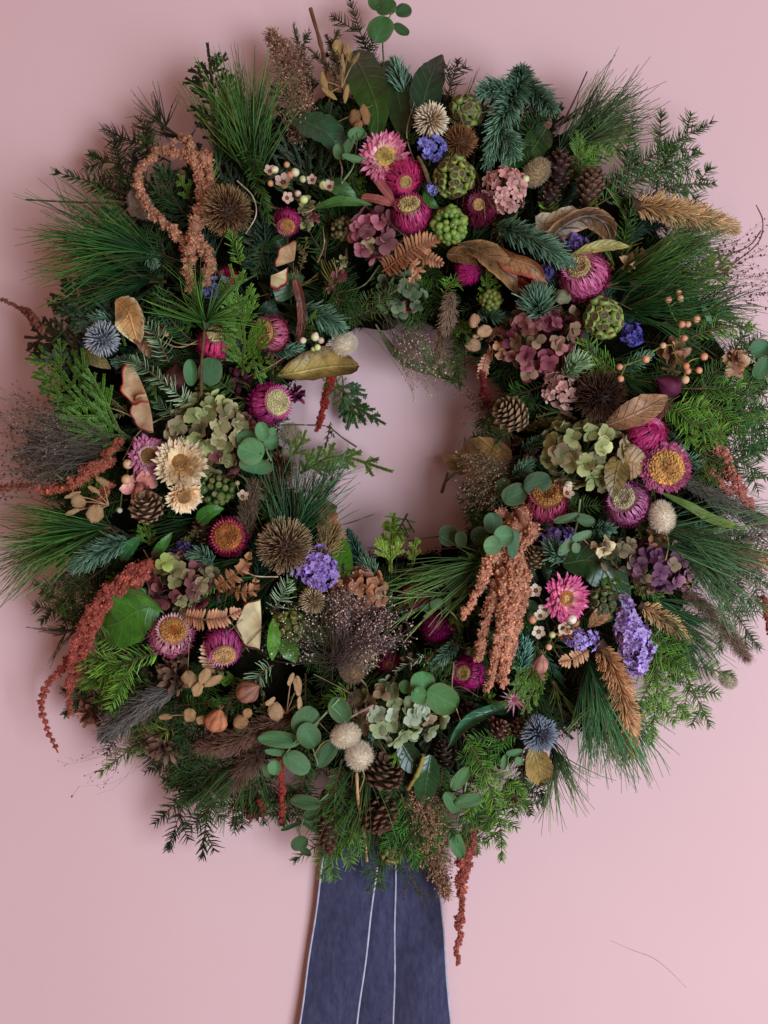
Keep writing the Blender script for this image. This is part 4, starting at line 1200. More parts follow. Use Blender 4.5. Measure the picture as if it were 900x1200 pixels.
# ------------------------------------------------------------------ berries
berries("round green berry cluster with dark brown caps under the coppery seed head", 532, 208, 25, rgb(122, 140, 66), rgb(84, 60, 46), 5.6, 50, (0.05, 0.05), 0.018, mark="the brown capped berries")
berries("fresh bright green berry cluster below the brown capped one", 527, 264, 22, rgb(112, 142, 66), rgb(176, 160, 84), 4.8, 52, (0.1, -0.1), 0.018, kind='round', mark="the bright green berries")
berries("olive berry cluster at the upper edge beside the blue fir", 546, 130, 21, rgb(112, 128, 66), rgb(92, 68, 52), 5.6, 36, (0, 0.2), 0.010, mark="the olive berries")
berries("large lime rimmed berry cluster near the indigo statice", 706, 373, 25, rgb(132, 152, 78), rgb(96, 78, 58), 6.2, 44, (0.05, 0.0), 0.016, mark="the lime rimmed berries")
berries("dark green berry cluster tucked beside the bright pink daisy strawflower", 706, 708, 23, rgb(92, 104, 62), rgb(70, 66, 46), 5.4, 38, (0.1, 0.1), 0.004, mark="the dark green berries")
berries("loose green berry cluster beside the cream apple crescent", 338, 732, 24, rgb(120, 136, 60), rgb(110, 76, 50), 4.4, 30, (0.1, 0.1), 0.008, loose=0.5)
berries("deep green berry cluster under the smaller cream strawflower", 252, 574, 23, rgb(80, 110, 52), rgb(120, 110, 66), 4.8, 36, (0, 0), 0.002)
berries("olive berry cluster hanging above the ribbon", 458, 1000, 15, rgb(110, 112, 62), rgb(80, 70, 44), 5.4, 18, (0, -0.2), 0.012)
berries("small brown green berry cluster in the shade by the pink green florets", 402, 268, 16, rgb(104, 98, 60), rgb(150, 130, 96), 3.8, 34, (0, 0), -0.002, kind='round')
berries("small green berry cluster above the burgundy hydrangea", 575, 352, 14, rgb(120, 134, 62), rgb(120, 96, 60), 4.2, 22, (0, 0), 0.004, kind='round')

# ------------------------------------------------------------------ hydrangeas
GH = [(rgb(150, 158, 96), rgb(196, 196, 140)), (rgb(130, 142, 86), rgb(170, 172, 118)), (rgb(156, 150, 100), rgb(206, 190, 148)), (rgb(120, 130, 84), rgb(168, 140, 116))]
BH = [(rgb(120, 52, 72), rgb(164, 92, 106)), (rgb(98, 36, 56), rgb(138, 62, 82)), (rgb(140, 82, 84), rgb(178, 122, 116)), (rgb(128, 110, 80), rgb(170, 130, 110))]
PH = [(rgb(88, 48, 78), rgb(136, 90, 122)), (rgb(70, 36, 60), rgb(108, 66, 92)), (rgb(108, 64, 90), rgb(156, 112, 130))]
hydrangea("large olive green hydrangea head beneath the dark spiny seed head", 688, 532, 58, 42, GH, 13.5, 46, 0.010, "the large olive hydrangea", wide=0.52)
hydrangea("pale green hydrangea head above the large cream strawflower", 243, 497, 46, 32, GH, 13, 34, 0.010, "the pale green hydrangea")
hydrangea("burgundy hydrangea head around the blue fir rosette", 636, 398, 46, 47, BH, 11, 54, 0.006, "the burgundy hydrangea")
hydrangea("pink and green hydrangea florets below the red stalk", 440, 274, 28, 30, [(rgb(168, 88, 110), rgb(206, 132, 146)), (rgb(176, 168, 116), rgb(208, 176, 150)), (rgb(110, 60, 70), rgb(150, 96, 100))], 13, 18, 0.010, "the pink green florets")
hydrangea("purple brown hydrangea head beside a tan dried pod", 772, 662, 38, 34, PH + [(rgb(126, 110, 84), rgb(164, 142, 118))], 11, 40, 0.006, "the purple hydrangea")
hydrangea("sage and cream hydrangea head beside round eucalyptus leaves", 470, 832, 52, 36, [(rgb(150, 166, 118), rgb(190, 200, 156)), (rgb(122, 140, 96), rgb(170, 176, 132)), (rgb(150, 120, 94), rgb(176, 150, 120)), (rgb(166, 182, 150), rgb(206, 214, 188))], 11.5, 42, 0.006, "the sage cream hydrangea")
hydrangea("olive and maroon hydrangea head under the purple leaf buds", 212, 682, 46, 34, [(rgb(122, 60, 72), rgb(152, 92, 94)), (rgb(124, 124, 82), rgb(160, 152, 106)), (rgb(96, 50, 56), rgb(134, 84, 82)), (rgb(140, 128, 94), rgb(178, 160, 124))], 10.5, 44, 0.006, "the olive maroon hydrangea")
hydrangea("single lime green four petalled floret by the amaranth tails", 193, 661, 5, 5, [(rgb(158, 176, 84), rgb(186, 200, 120))], 16, 1, 0.018, None, name="hydrangea_floret", low=0.9)
hydrangea("maroon hydrangea florets between cream strawflower and round eucalyptus", 255, 538, 24, 24, [(rgb(100, 50, 54), rgb(134, 84, 78)), (rgb(84, 40, 46), rgb(120, 72, 70)), (rgb(128, 120, 80), rgb(156, 150, 104))], 10, 22, 0.004)
hydrangea("rust and red hydrangea head beside the bright upright leaf", 420, 692, 34, 26, [(rgb(176, 110, 78), rgb(214, 150, 112)), (rgb(126, 46, 50), rgb(158, 76, 74)), (rgb(150, 104, 84), rgb(190, 148, 120))], 10.5, 32, 0.006, "the rust red hydrangea")
hydrangea("dusky pink florets beside the inner edge strawflower", 287, 505, 20, 18, [(rgb(150, 92, 96), rgb(182, 126, 120)), (rgb(104, 52, 62), rgb(142, 84, 86))], 8, 20, 0.006)
hydrangea("blush pink larkspur florets beside the maroon strawflower", 592, 222, 25, 25, [(rgb(222, 160, 156), rgb(236, 186, 178)), (rgb(206, 140, 138), rgb(232, 174, 166))], 8.5, 32, 0.014, "the blush larkspur", nsep=5, wide=0.34, name="larkspur_head", cat="larkspur", group=None, cup=0.5)
hydrangea("pale pink starry florets next to the dark spiny seed head", 658, 456, 23, 24, [(rgb(206, 158, 150), rgb(226, 184, 174)), (rgb(190, 138, 132), rgb(214, 166, 156))], 7.2, 26, 0.012, "the pale pink starry florets", wide=0.4, name="starry_floret_head", cat="dried flower", group=None, nsep=5)
hydrangea("brownish hydrangea florets above the dried fern tip", 590, 404, 22, 20, [(rgb(176, 128, 96), rgb(206, 158, 124)), (rgb(130, 84, 70), rgb(166, 112, 92))], 9, 16, 0.008)
hydrangea("grey green hydrangea florets behind the purple head", 725, 648, 22, 18, [(rgb(126, 118, 90), rgb(158, 146, 116)), (rgb(110, 96, 74), rgb(150, 130, 104))], 11, 14, 0.004)
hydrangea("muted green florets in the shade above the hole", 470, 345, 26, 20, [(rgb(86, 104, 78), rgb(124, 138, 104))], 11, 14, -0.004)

# ------------------------------------------------------------------ statice
statice("tall lilac statice spike beside the golden dried spikes", 742, 747, 21, 42, rgb(188, 158, 222), 110, 0.020, 6.6, "the tall lilac statice")
statice("violet statice cluster under the largest teasel", 372, 668, 24, 25, rgb(168, 132, 212), 60, 0.016, 6.0, "the violet statice")
statice("lilac statice crescent below the white waxflowers", 679, 750, 22, 12, rgb(182, 156, 222), 34, 0.014, 5.5, "the lilac crescent statice")
statice("blue lilac statice tuft below the cream thistle", 506, 173, 16, 15, rgb(130, 124, 208), 28, 0.016, 5.4, "the blue lilac statice")
statice("indigo statice tuft by the peach berries", 741, 393, 14, 14, rgb(84, 76, 180), 26, 0.014, 5.2, "the indigo statice")
statice("pale blue statice tuft behind the upright pine needles", 253, 336, 18, 14, rgb(122, 128, 196), 26, 0.010, 4.8, "the pale blue statice")
statice("mauve statice strip under the brown gold strawflower", 655, 628, 24, 9, rgb(132, 104, 176), 26, 0.012, 5.2)
statice("single tiny lavender statice bloom beside the brown capped berries", 506, 222, 6, 7, rgb(140, 136, 208), 8, 0.018, 4.2)
statice("small violet statice sprig inside the curled brown leaf", 674, 284, 12, 9, rgb(120, 92, 176), 16, 0.022, 4.4)
statice("small dark violet statice sprig under the blue fir tip", 641, 318, 11, 9, rgb(84, 64, 140), 16, 0.012, 4.4)
statice("deep violet statice sprig above the olive maroon hydrangea", 214, 643, 16, 9, rgb(74, 58, 132), 18, 0.004, 4.6)

# ------------------------------------------------------------------ bunny tails
bunny("upper of the two cream bunny tails side by side", 405, 862, 13, 18, 20, off=0.026, mark="the paired bunny tails")
bunny("roundest bunny tail, lower of the side by side two", 421, 886, 14.5, 16, 100, off=0.028)
bunny("cream bunny tail beside the white berries above the hole", 403, 403, 12.5, 16, 10, off=0.012)
bunny("cream bunny tail standing upright below the widest golden strawflower", 776, 606, 13.5, 20, 105, off=0.022, mark="the upright bunny tail")
bunny("sandy bunny tail above the brown larch cones", 628, 203, 13, 20, 45, rgb(206, 174, 132), off=0.010)
bunny("small cream bunny tail against the wall beyond the foxtail plume", 853, 797, 10, 12, -40, off=0.002)
bunny("faded bunny tail at the ring's inner edge under the flat disc strawflower", 340, 509, 12, 14, 60, rgb(196, 172, 146), off=-0.012)
bunny("dull bunny tail behind the amaranth loop", 165, 240, 12, 20, 125, rgb(206, 180, 156), off=0.002)
bunny("fawn bunny tail tucked beneath the pale seed grass", 413, 786, 13, 16, 130, rgb(170, 134, 100), off=0.004)
bunny("brown bunny tail at the end of the sage hydrangea stem", 420, 820, 11, 14, 0, rgb(150, 116, 88), off=0.002)
froth("fluffy_seed_head", "pale fluffy seed head above the fawn bunny tail", [(425, 775, 0.0), (422, 755, 0.004)], 20, 700, (rgb(150, 120, 94), rgb(216, 190, 158)), cat="seed head")

# ------------------------------------------------------------------ cones
cone("closed brown larch cone with a tan fleck beside the bunny tail", 691, 222, 19, 26, 80, rgb(74, 50, 42), rgb(136, 102, 82), 0.012, 64, 1.6, "the closed larch cone", toward=0.4)
cone("dark open cone with curled scales beside the larch cone", 655, 200, 17, 24, 85, rgb(64, 38, 34), rgb(116, 76, 64), 0.008, 44, 0.5, "the dark open cone")
cone("small dark open cone beneath the sandy bunny tail", 643, 232, 14, 15, 60, rgb(62, 38, 34), rgb(120, 82, 70), 0.006, 36, 0.5)
cone("tan spruce cone pointing at the hole below the dark gap", 602, 488, 22, 26, 150, rgb(88, 66, 50), rgb(176, 142, 108), 0.012, 70, 1.3, "the tan inner cone", toward=0.5)
cone("open pine cone right behind the round bunny tail", 446, 906, 26, 18, 60, rgb(70, 47, 36), rgb(124, 90, 70), 0.004, 60, 0.5, "the open cone by the bunny tails", toward=0.5)
cone("open pine cone hanging below the other, nearer the ribbon", 442, 951, 25, 22, -60, rgb(70, 47, 38), rgb(126, 88, 70), 0.008, 64, 0.5, "the lowest open cone", toward=0.5)
cone("broad brown closed cone below the pink seed petals", 172, 598, 21, 20, 90, rgb(112, 80, 60), rgb(180, 142, 112), 0.014, 52, 1.0, "the broad brown cone", toward=0.9)
cone("long drooping cone beside the bottom eucalyptus sprig", 383, 962, 15, 44, -84, rgb(80, 52, 42), rgb(146, 100, 78), 0.006, 80, 0.7, "the long drooping cone", toward=0.2)
cone("round brown cone below the big amaranth bunch", 625, 656, 15, 16, 70, rgb(104, 78, 54), rgb(156, 124, 88), 0.010, 52, 1.2, toward=0.7)
cone("small tan cone at the side of the purple hydrangea", 799, 680, 14, 16, 60, rgb(136, 104, 66), rgb(190, 156, 108), 0.010, 40, 1.1, toward=0.6)
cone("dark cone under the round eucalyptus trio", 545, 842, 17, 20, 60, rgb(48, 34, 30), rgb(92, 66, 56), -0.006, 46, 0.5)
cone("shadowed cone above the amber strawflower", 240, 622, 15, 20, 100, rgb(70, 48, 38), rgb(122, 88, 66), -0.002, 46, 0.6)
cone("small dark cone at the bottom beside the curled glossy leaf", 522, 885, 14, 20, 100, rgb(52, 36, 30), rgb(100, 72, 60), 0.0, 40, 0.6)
cone("rosy brown cone beside the slate blue thistle", 586, 857, 12, 12, 60, rgb(96, 56, 50), rgb(176, 124, 104), 0.012, 30, 0.6)
cone("pinkish cone between the starry flower and slate thistle", 608, 855, 11, 13, 80, rgb(90, 52, 48), rgb(160, 108, 96), 0.010, 30, 0.7)
cone("reddish cone hidden under the bottom spruce", 600, 925, 13, 16, -70, rgb(90, 48, 44), rgb(146, 92, 80), 0.0, 36, 0.6)
crumple("withered brown bloom under the orange disc strawflower", 205, 790, 24, rgb(72, 48, 40), rgb(126, 92, 74), n=40, off=0.0, wide=0.16)
crumple("cluster of brown curled petals beside the foxtail grass", 195, 875, 24, rgb(74, 46, 40), rgb(136, 98, 82), n=46, off=0.004, wide=0.14)
crumple("russet dried bloom below the grey grass on the rim", 108, 832, 22, rgb(94, 54, 44), rgb(150, 96, 78), n=40, off=0.004, wide=0.15)
crumple("brown dried bloom hanging under the shaded sprigs", 298, 945, 20, rgb(76, 30, 28), rgb(126, 58, 50), n=34, off=-0.004, wide=0.16)
crumple("tan papery bloom between pine needles beyond the big magenta dome", 745, 315, 20, rgb(130, 92, 68), rgb(196, 156, 122), n=16, off=0.004, L=1.2, prof='lance')
crumple("crinkled caramel leaf cluster at the tip of the peach berries", 860, 425, 20, rgb(150, 100, 70), rgb(206, 156, 120), n=10, off=0.012, L=1.1, prof='ovate', wide=0.45, mat='dryleaf')
crumple("brown curled leaves among the peach berry stalks", 790, 412, 20, rgb(120, 80, 58), rgb(178, 130, 98), n=12, off=0.004, L=1.2, prof='lance', wide=0.3, mat='dryleaf')
crumple("pink tinged papery seed petals beside the long petalled strawflower", 165, 570, 20, rgb(190, 110, 104), rgb(222, 154, 140), n=8, off=0.010, L=1.2, prof='ovate', wide=0.42, mat='dryleaf')
crumple("red frilled amaranth tuft under the curled red edged leaf", 622, 336, 28, rgb(130, 44, 42), rgb(186, 88, 76), n=60, off=0.000, L=0.7, wide=0.12)
crumple("pinkish brown dried bloom below the green cedar tip", 622, 788, 18, rgb(120, 66, 62), rgb(190, 130, 116), n=16, off=0.006, prof='ovate', wide=0.34)
crumple("orange brown dried bloom on the lilac crescent", 665, 737, 17, rgb(134, 84, 52), rgb(190, 128, 84), n=36, off=0.012, wide=0.12)
crumple("peach curled bloom topping the purple hydrangea", 772, 632, 20, rgb(176, 116, 80), rgb(216, 160, 118), n=10, off=0.010, prof='ovate', wide=0.4)
crumple("green and blush seed bud beside the sage eucalyptus", 706, 640, 14, rgb(176, 150, 116), rgb(206, 190, 150), n=8, off=0.014, prof='ovate', wide=0.5)

# ------------------------------------------------------------------ golden dried spikes
def gold(label, pts, w, dens=5.0, pal='gold', mark=None, L=12):
    return sprig("dried_brush_spike", label, "dried spike", pts, L * 0.92, 60, dens * 2.3, 'round', pal, 1.1, group="golden brown dried spikes", mat='shiny', tip=0.3, stemr=w * 0.62, stemtip=w * 0.34, stemc=rgb(58, 38, 26), mark=mark)
gold("thick golden brown dried spike pointing outward from the rim near the top", [(738, 240, 0.014), (790, 247, 0.02), (858, 266, 0.02)], 14, 6.5, 'gold', "the upper golden spike", 20)
gold("long copper brown dried spike hanging beside the lilac statice", [(700, 752, 0.014), (722, 790, 0.022), (733, 835, 0.026), (740, 880, 0.026)], 13, 7.0, 'copper', "the hanging copper spike", 18)
gold("short golden dried spike beside the tall lilac statice", [(748, 708, 0.010), (775, 724, 0.014), (806, 746, 0.014)], 10, 6, 'gold', None, 14)
gold("dull brown dried spike at the far edge beyond the pine needles", [(858, 645, 0.012), (880, 652, 0.016), (915, 662, 0.018)], 9, 5, 'copper', None, 13)

# ------------------------------------------------------------------ amaranth
amaranth("bushy peach amaranth bunch hanging in many thick tails into the hole", [
    ([(590, 640, 0.012), (575, 655, 0.026), (562, 690, 0.030), (540, 726, 0.030)], 9, 5),
    ([(592, 645, 0.012), (580, 690, 0.030), (566, 740, 0.034), (562, 775, 0.034)], 8, 6),
    ([(598, 645, 0.014), (590, 700, 0.036), (584, 750, 0.040), (572, 812, 0.038)], 9, 5),
    ([(604, 640, 0.014), (600, 700, 0.036), (592, 760, 0.040), (590, 808, 0.038)], 10, 5),
    ([(606, 640, 0.014), (606, 690, 0.034), (602, 750, 0.036), (584, 800, 0.034)], 9, 6),
    ([(600, 640, 0.010), (612, 668, 0.024), (616, 690, 0.028), (604, 740, 0.030), (594, 778, 0.028)], 8, 4),
    ([(606, 596, 0.016), (614, 612, 0.024), (626, 632, 0.022)], 15, 15),
    ([(592, 600, 0.012), (604, 618, 0.02), (612, 640, 0.02)], 11, 12)], rgb(220, 154, 124), "amaranth tails", "the hanging amaranth bunch", xy=(590, 720))
amaranth("long rust red amaranth tails arching over the bright green leaf", [
    ([(176, 662, 0.012), (140, 680, 0.022), (108, 715, 0.022), (88, 760, 0.02), (82, 800, 0.018), (80, 842, 0.014)], 9, 4.2),
    ([(170, 672, 0.010), (128, 704, 0.016), (100, 750, 0.014), (78, 778, 0.014), (58, 800, 0.012), (48, 826, 0.01), (56, 856, 0.01), (68, 882, 0.008)], 9, 3.6),
    ([(178, 668, 0.012), (152, 682, 0.022), (118, 716, 0.020), (100, 760, 0.014), (88, 800, 0.010)], 9, 5),
    ([(172, 672, 0.012), (160, 684, 0.020), (142, 694, 0.02)], 7, 5)], rgb(188, 98, 84), "amaranth tails", "the long rust amaranth")
amaranth("dusty peach amaranth looped like a noose beside the golden tipped teasel", [
    ([(222, 300, 0.008), (200, 268, 0.016), (176, 246, 0.020), (163, 220, 0.020), (165, 198, 0.018), (184, 180, 0.018), (210, 165, 0.016)], 8, 4),
    ([(180, 178, 0.016), (205, 180, 0.014), (228, 184, 0.014), (240, 190, 0.014)], 4.5, 9),
    ([(216, 160, 0.008), (222, 174, 0.012), (232, 200, 0.014), (236, 230, 0.012), (234, 255, 0.012), (228, 285, 0.014)], 6, 9),
    ([(240, 178, 0.010), (246, 200, 0.012), (244, 225, 0.01)], 6, 7),
    ([(232, 262, 0.012), (226, 288, 0.02), (218, 318, 0.02), (224, 342, 0.018)], 12, 6),
    ([(236, 285, 0.014), (246, 308, 0.018), (240, 336, 0.016)], 9, 5)], rgb(206, 146, 116), "amaranth tails", "the amaranth loop")
amaranth("thick rust amaranth tail lying outward beside the tan seed cases", [
    ([(140, 518, 0.010), (118, 540, 0.018), (96, 556, 0.02), (82, 568, 0.02)], 6, 9),
    ([(134, 540, 0.006), (112, 552, 0.014), (92, 562, 0.016)], 7, 6),
    ([(112, 590, 0.004), (120, 578, 0.01), (128, 566, 0.01)], 5, 7)], rgb(190, 108, 86), "amaranth tails", "the outward amaranth tail")
amaranth("slim amaranth tail reaching the wall at the far rim", [([(76, 574, 0.012), (48, 572, 0.014), (20, 571, 0.014), (-12, 574, 0.012)], 6.5, 4)], rgb(196, 104, 78), "amaranth tails")
amaranth("thin red amaranth strand dangling into the hole off the bronze leaf", [([(392, 432, 0.016), (384, 455, 0.012), (379, 480, 0.006), (371, 506, -0.004)], 6, 4)], rgb(176, 64, 56), "amaranth tails", "the dangling red amaranth")
amaranth("thin red amaranth tail below the lower eucalyptus sprig", [([(327, 890, 0.012), (330, 915, 0.012), (331, 940, 0.010), (331, 965, 0.008)], 5, 3)], rgb(180, 74, 66), "amaranth tails")
amaranth("lone red amaranth tail hanging beside the ribbon", [([(550, 972, 0.004), (544, 1000, 0.010), (541, 1035, 0.010), (539, 1075, 0.010), (535, 1132, 0.008)], 10, 3.6), ([(555, 965, 0.0), (552, 1000, 0.004), (545, 1030, 0.005)], 7, 5)], rgb(184, 100, 88), "amaranth tails", "the amaranth beside the ribbon")
amaranth("salmon amaranth tail leaning down beyond the widest golden strawflower", [([(835, 505, 0.008), (850, 540, 0.012), (868, 575, 0.012), (880, 598, 0.01)], 8, 7), ([(828, 545, 0.004), (845, 565, 0.008), (860, 580, 0.008)], 6, 6)], rgb(196, 122, 108), "amaranth tails", "the salmon amaranth")
amaranth("short dark red amaranth tail at the hole beside the tan inner cone", [([(563, 425, 0.006), (566, 448, 0.008), (569, 472, 0.006)], 6, 6)], rgb(130, 50, 50), "amaranth tails")
amaranth("brownish amaranth wisp pointing out at the rim above the grey blue thistle", [([(52, 388, 0.004), (38, 372, 0.010), (22, 360, 0.012), (0, 350, 0.012)], 5.5, 2.5), ([(40, 378, 0.008), (32, 362, 0.01)], 5, 3)], rgb(150, 92, 76), "amaranth tails")
amaranth("bit of coral amaranth at the far rim below the seed grass", [([(896, 700, 0.006), (899, 718, 0.008), (902, 745, 0.008)], 6, 4)], rgb(186, 92, 74), "amaranth tails")
amaranth("curled rust amaranth tail under the brown foxtails", [([(280, 938, 0.0), (296, 955, 0.006), (308, 948, 0.008), (304, 935, 0.006)], 5, 4)], rgb(140, 62, 48), "amaranth tails")

# ------------------------------------------------------------------ eucalyptus
EC = rgb(98, 148, 108)
eucalyptus("round leaved eucalyptus tip topping the wreath", [(450, 75), (449, 45), (458, 15), (462, -10)],
    [(452, 6, 14, 13, 20, 0.1, 0.3, 0, 0.8), (446, 33, 16, 17, 60, 0.1, 0.0, 0.004, 0.95), (470, 35, 8, 11, -40, 0.2, 0.2, 0, 0.72), (473, 12, 9, 10, 0, 0, 0.2, 0, 0.72), (440, 4, 10, 10, 90, .2, .2, 0, 0.7)], rgb(78, 120, 78), 0.012, "the top eucalyptus")
eucalyptus("bright mint round eucalyptus rosette beside the inner edge strawflower", [(318, 540), (312, 525), (316, 505)],
    [(294, 528, 16, 15, 160, -0.2, 0.2, 0.008, 1.1), (290, 514, 12, 12, 150, -0.1, 0.6, 0.0, 0.7), (307, 506, 8, 11, 100, 0, 0.2, 0.010, 1.15), (318, 517, 10, 9, 0, 0.3, 0.1, 0.008, 1.0), (300, 546, 20, 9, 80, 0, -0.5, 0.002, 0.72), (319, 506, 5, 5, 40, 0.3, 0.2, 0.014, 1.1)], rgb(104, 158, 122), 0.022, "the mint eucalyptus rosette")
eucalyptus("trio of large round eucalyptus leaves above the sage hydrangea", [(490, 845), (500, 815), (502, 800)],
    [(495, 800, 14, 13, 90, -0.1, 0.2, 0.004, 1.0), (518, 819, 17, 19, -30, 0.15, 0.05, 0.008, 0.98), (491, 815, 10, 9, 0, 0, 0, 0.010, 0.96), (488, 810, 3, 3, 0, 0, 0, 0.014, 1.5), (475, 805, 8, 7, 30, 0, 0.4, 0, 0.8)], rgb(92, 146, 96), 0.018, "the large round eucalyptus trio")
eucalyptus("long eucalyptus sprig with paired leaves and a pale tip disc", [(398, 818), (372, 846, 0.004), (345, 870, 0.006), (322, 902, 0.006)],
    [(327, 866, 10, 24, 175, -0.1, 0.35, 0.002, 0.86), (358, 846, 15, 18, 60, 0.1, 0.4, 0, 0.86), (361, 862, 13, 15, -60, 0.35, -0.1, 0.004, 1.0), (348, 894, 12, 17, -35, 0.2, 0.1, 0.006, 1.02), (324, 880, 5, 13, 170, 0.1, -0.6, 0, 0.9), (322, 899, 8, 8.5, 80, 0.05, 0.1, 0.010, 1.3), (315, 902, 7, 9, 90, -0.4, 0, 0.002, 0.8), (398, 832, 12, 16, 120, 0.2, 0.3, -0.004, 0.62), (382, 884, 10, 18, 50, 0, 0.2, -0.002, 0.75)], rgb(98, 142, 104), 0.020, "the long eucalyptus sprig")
eucalyptus("cluster of round eucalyptus leaves on top of the hanging amaranth", [(600, 655), (592, 635)],
    [(578, 613, 11, 12, 100, -0.2, 0.3, 0.002, 0.66), (590, 628, 12, 11, 0, 0.1, 0.15, 0.010, 1.0), (577, 639, 11, 10, 180, -0.05, 0.05, 0.012, 1.15), (601, 637, 9, 16, 85, 0.6, 0, 0.002, 0.68)], rgb(112, 154, 128), 0.030, "the eucalyptus on the amaranth")
eucalyptus("dark overlapping eucalyptus leaves beside the brown gold strawflower", [(580, 582), (606, 575), (625, 568)],
    [(603, 580, 13, 15, 30, -0.05, 0.2, 0.004, 0.8), (630, 566, 13, 16, 20, 0.2, 0.3, 0.004, 0.74), (588, 570, 9, 11, 60, -0.2, 0.2, 0, 0.66)], rgb(84, 120, 96), 0.016, "the dark eucalyptus pair")
eucalyptus("two green eucalyptus leaves clasping the upright pine twig", [(236, 460), (236, 436)],
    [(224, 437, 8, 15, 92, -0.2, 0.1, 0.004, 1.0), (247, 435, 14, 16, 85, 0.25, 0.1, 0.0, 0.62)], rgb(86, 138, 100), 0.010, "the clasping eucalyptus leaves")
eucalyptus("dark green eucalyptus sprig dangling at the bottom beside the long cone", [(385, 930), (358, 955), (350, 985)],
    [(358, 940, 8.5, 18, 170, 0.1, 0.3, 0.004, 0.8), (368, 968, 7, 15, 150, 0.1, 0.2, 0.0, 0.72), (351, 988, 9, 11, 30, 0, 0.1, 0.004, 0.9), (340, 968, 3, 12, 200, 0, 0, 0, 0.6), (366, 954, 7, 11, 20, 0, 0.4, 0, 0.64), (358, 998, 4, 8, -30, 0, 0, 0, 0.6)], rgb(74, 112, 70), 0.014, "the dangling bottom eucalyptus")
eucalyptus("oval eucalyptus leaves beside the curled bottom leaf above the red tail", [(550, 900), (545, 925), (540, 950)],
    [(540, 912, 8, 16, 50, -0.3, 0.1, 0.004, 0.9), (550, 938, 8, 17, 10, 0.1, 0.3, 0.006, 0.95), (529, 940, 8, 14, 120, -0.2, 0.2, 0.002, 0.8), (535, 988, 9, 19, -70, -0.1, 0.0, 0.004, 1.0)], rgb(92, 142, 100), 0.014, "the bottom oval eucalyptus")
eucalyptus("thin eucalyptus sprig crossing the shaded pine needles", [(570, 650, -0.004), (545, 680, 0), (518, 706, 0.002), (505, 720, 0.002)],
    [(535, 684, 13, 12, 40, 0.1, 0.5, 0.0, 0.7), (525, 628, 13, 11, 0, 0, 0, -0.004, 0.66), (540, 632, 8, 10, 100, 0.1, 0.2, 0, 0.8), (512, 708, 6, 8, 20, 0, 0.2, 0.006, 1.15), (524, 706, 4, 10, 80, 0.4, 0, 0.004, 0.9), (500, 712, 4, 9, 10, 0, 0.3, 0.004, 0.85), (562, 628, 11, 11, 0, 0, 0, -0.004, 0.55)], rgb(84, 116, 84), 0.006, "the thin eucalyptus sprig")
eucalyptus("narrow sage eucalyptus leaves above the bright pink daisy strawflower", [(680, 585), (676, 615), (668, 640)],
    [(664, 608, 5.5, 15, 15, -0.1, 0.5, 0.004, 0.85), (686, 610, 8, 11, -20, 0.2, 0.4, 0.002, 0.75), (682, 628, 5, 12, 20, 0, 0.2, 0.006, 1.1), (665, 640, 6, 14, 45, 0, 0.2, 0.006, 1.0), (675, 642, 5, 6, 90, 0, 0, 0.008, 1.0)], rgb(112, 146, 122), 0.020, "the narrow sage eucalyptus")
eucalyptus("pale eucalyptus leaves at the far rim beyond the crinkled caramel leaves", [(905, 460), (890, 430), (870, 415)],
    [(890, 409, 11, 12, 20, -0.1, 0.1, 0.002, 0.9), (892, 432, 9, 14, 60, 0.1, 0.1, 0, 0.8)], rgb(96, 146, 116), 0.014, "the rim eucalyptus")
eucalyptus("curled sage leaves beside the open pink strawflower", [(400, 215), (414, 195), (418, 170)],
    [(418, 158, 8, 10, 10, 0.3, 0.1, 0.004, 1.05), (407, 172, 6, 15, 65, -0.4, 0.2, 0.004, 0.95), (398, 178, 7, 9, 90, -0.2, 0, 0.002, 0.85), (415, 186, 4.5, 14, -15, 0, 0.3, 0.006, 1.1), (424, 158, 5, 6, -20, 0.3, 0.2, 0.004, 1.1)], rgb(104, 146, 110), 0.016, "the curled sage leaves")
eucalyptus("tiny sage eucalyptus leaves under the slate blue thistle", [(600, 905), (595, 890), (602, 882)],
    [(591, 893, 4, 9, 80, 0, 0, 0, 1.0), (603, 882, 4, 10, 10, 0, 0.2, 0, 1.0), (608, 892, 5, 5, 0, 0, 0, 0.004, 1.05)], rgb(106, 150, 112), 0.018)
eucalyptus("small mint eucalyptus leaf behind the waxflower blooms", [(628, 720), (622, 712)], [(622, 712, 9, 9, 20, 0, 0.1, 0, 0.9), (624, 722, 6, 7, 60, 0, 0, 0.004, 1.1)], rgb(100, 150, 120), 0.004)
eucalyptus("slender grey green eucalyptus leaves in the peach berries", [(845, 350), (826, 365)], [(829, 369, 3.5, 11, -65, 0, 0, 0, 1.0), (850, 368, 8, 12, -20, 0, 0.2, -0.006, 0.8)], rgb(100, 150, 128), 0.014)

# ------------------------------------------------------------------ green leaves
GL = rgb(58, 112, 44); DGL = rgb(34, 66, 34); TEAL = rgb(36, 74, 62)
leaf("broad_leaf", "long dark green leaf behind the open pink strawflower", [(412, 62, 0), (428, 90, 0.006), (442, 130, 0.008), (440, 172, 0.0)], 23, rgb(44, 82, 34), rgb(50, 92, 40), 'gloss', mark="the long dark green leaf", fold=0.2, tilt=-12, wave=0.05)
leaf("broad_leaf", "darker green leaf between the long leaf and the cream thistle", [(452, 72, -0.004), (466, 110, 0), (474, 170, -0.004)], 22, DGL, DGL * 1.1, 'gloss', fold=0.2, tilt=10)
leaf("broad_leaf", "pointed teal green leaf with a twisted tip at the upper edge", [(490, 150, -0.006), (496, 120, 0), (504, 92, 0.004), (518, 64, 0.006)], 19, TEAL, rgb(34, 64, 44), 'gloss', prof='ovate', fold=0.35, twist=40, mark="the twisted teal leaf")
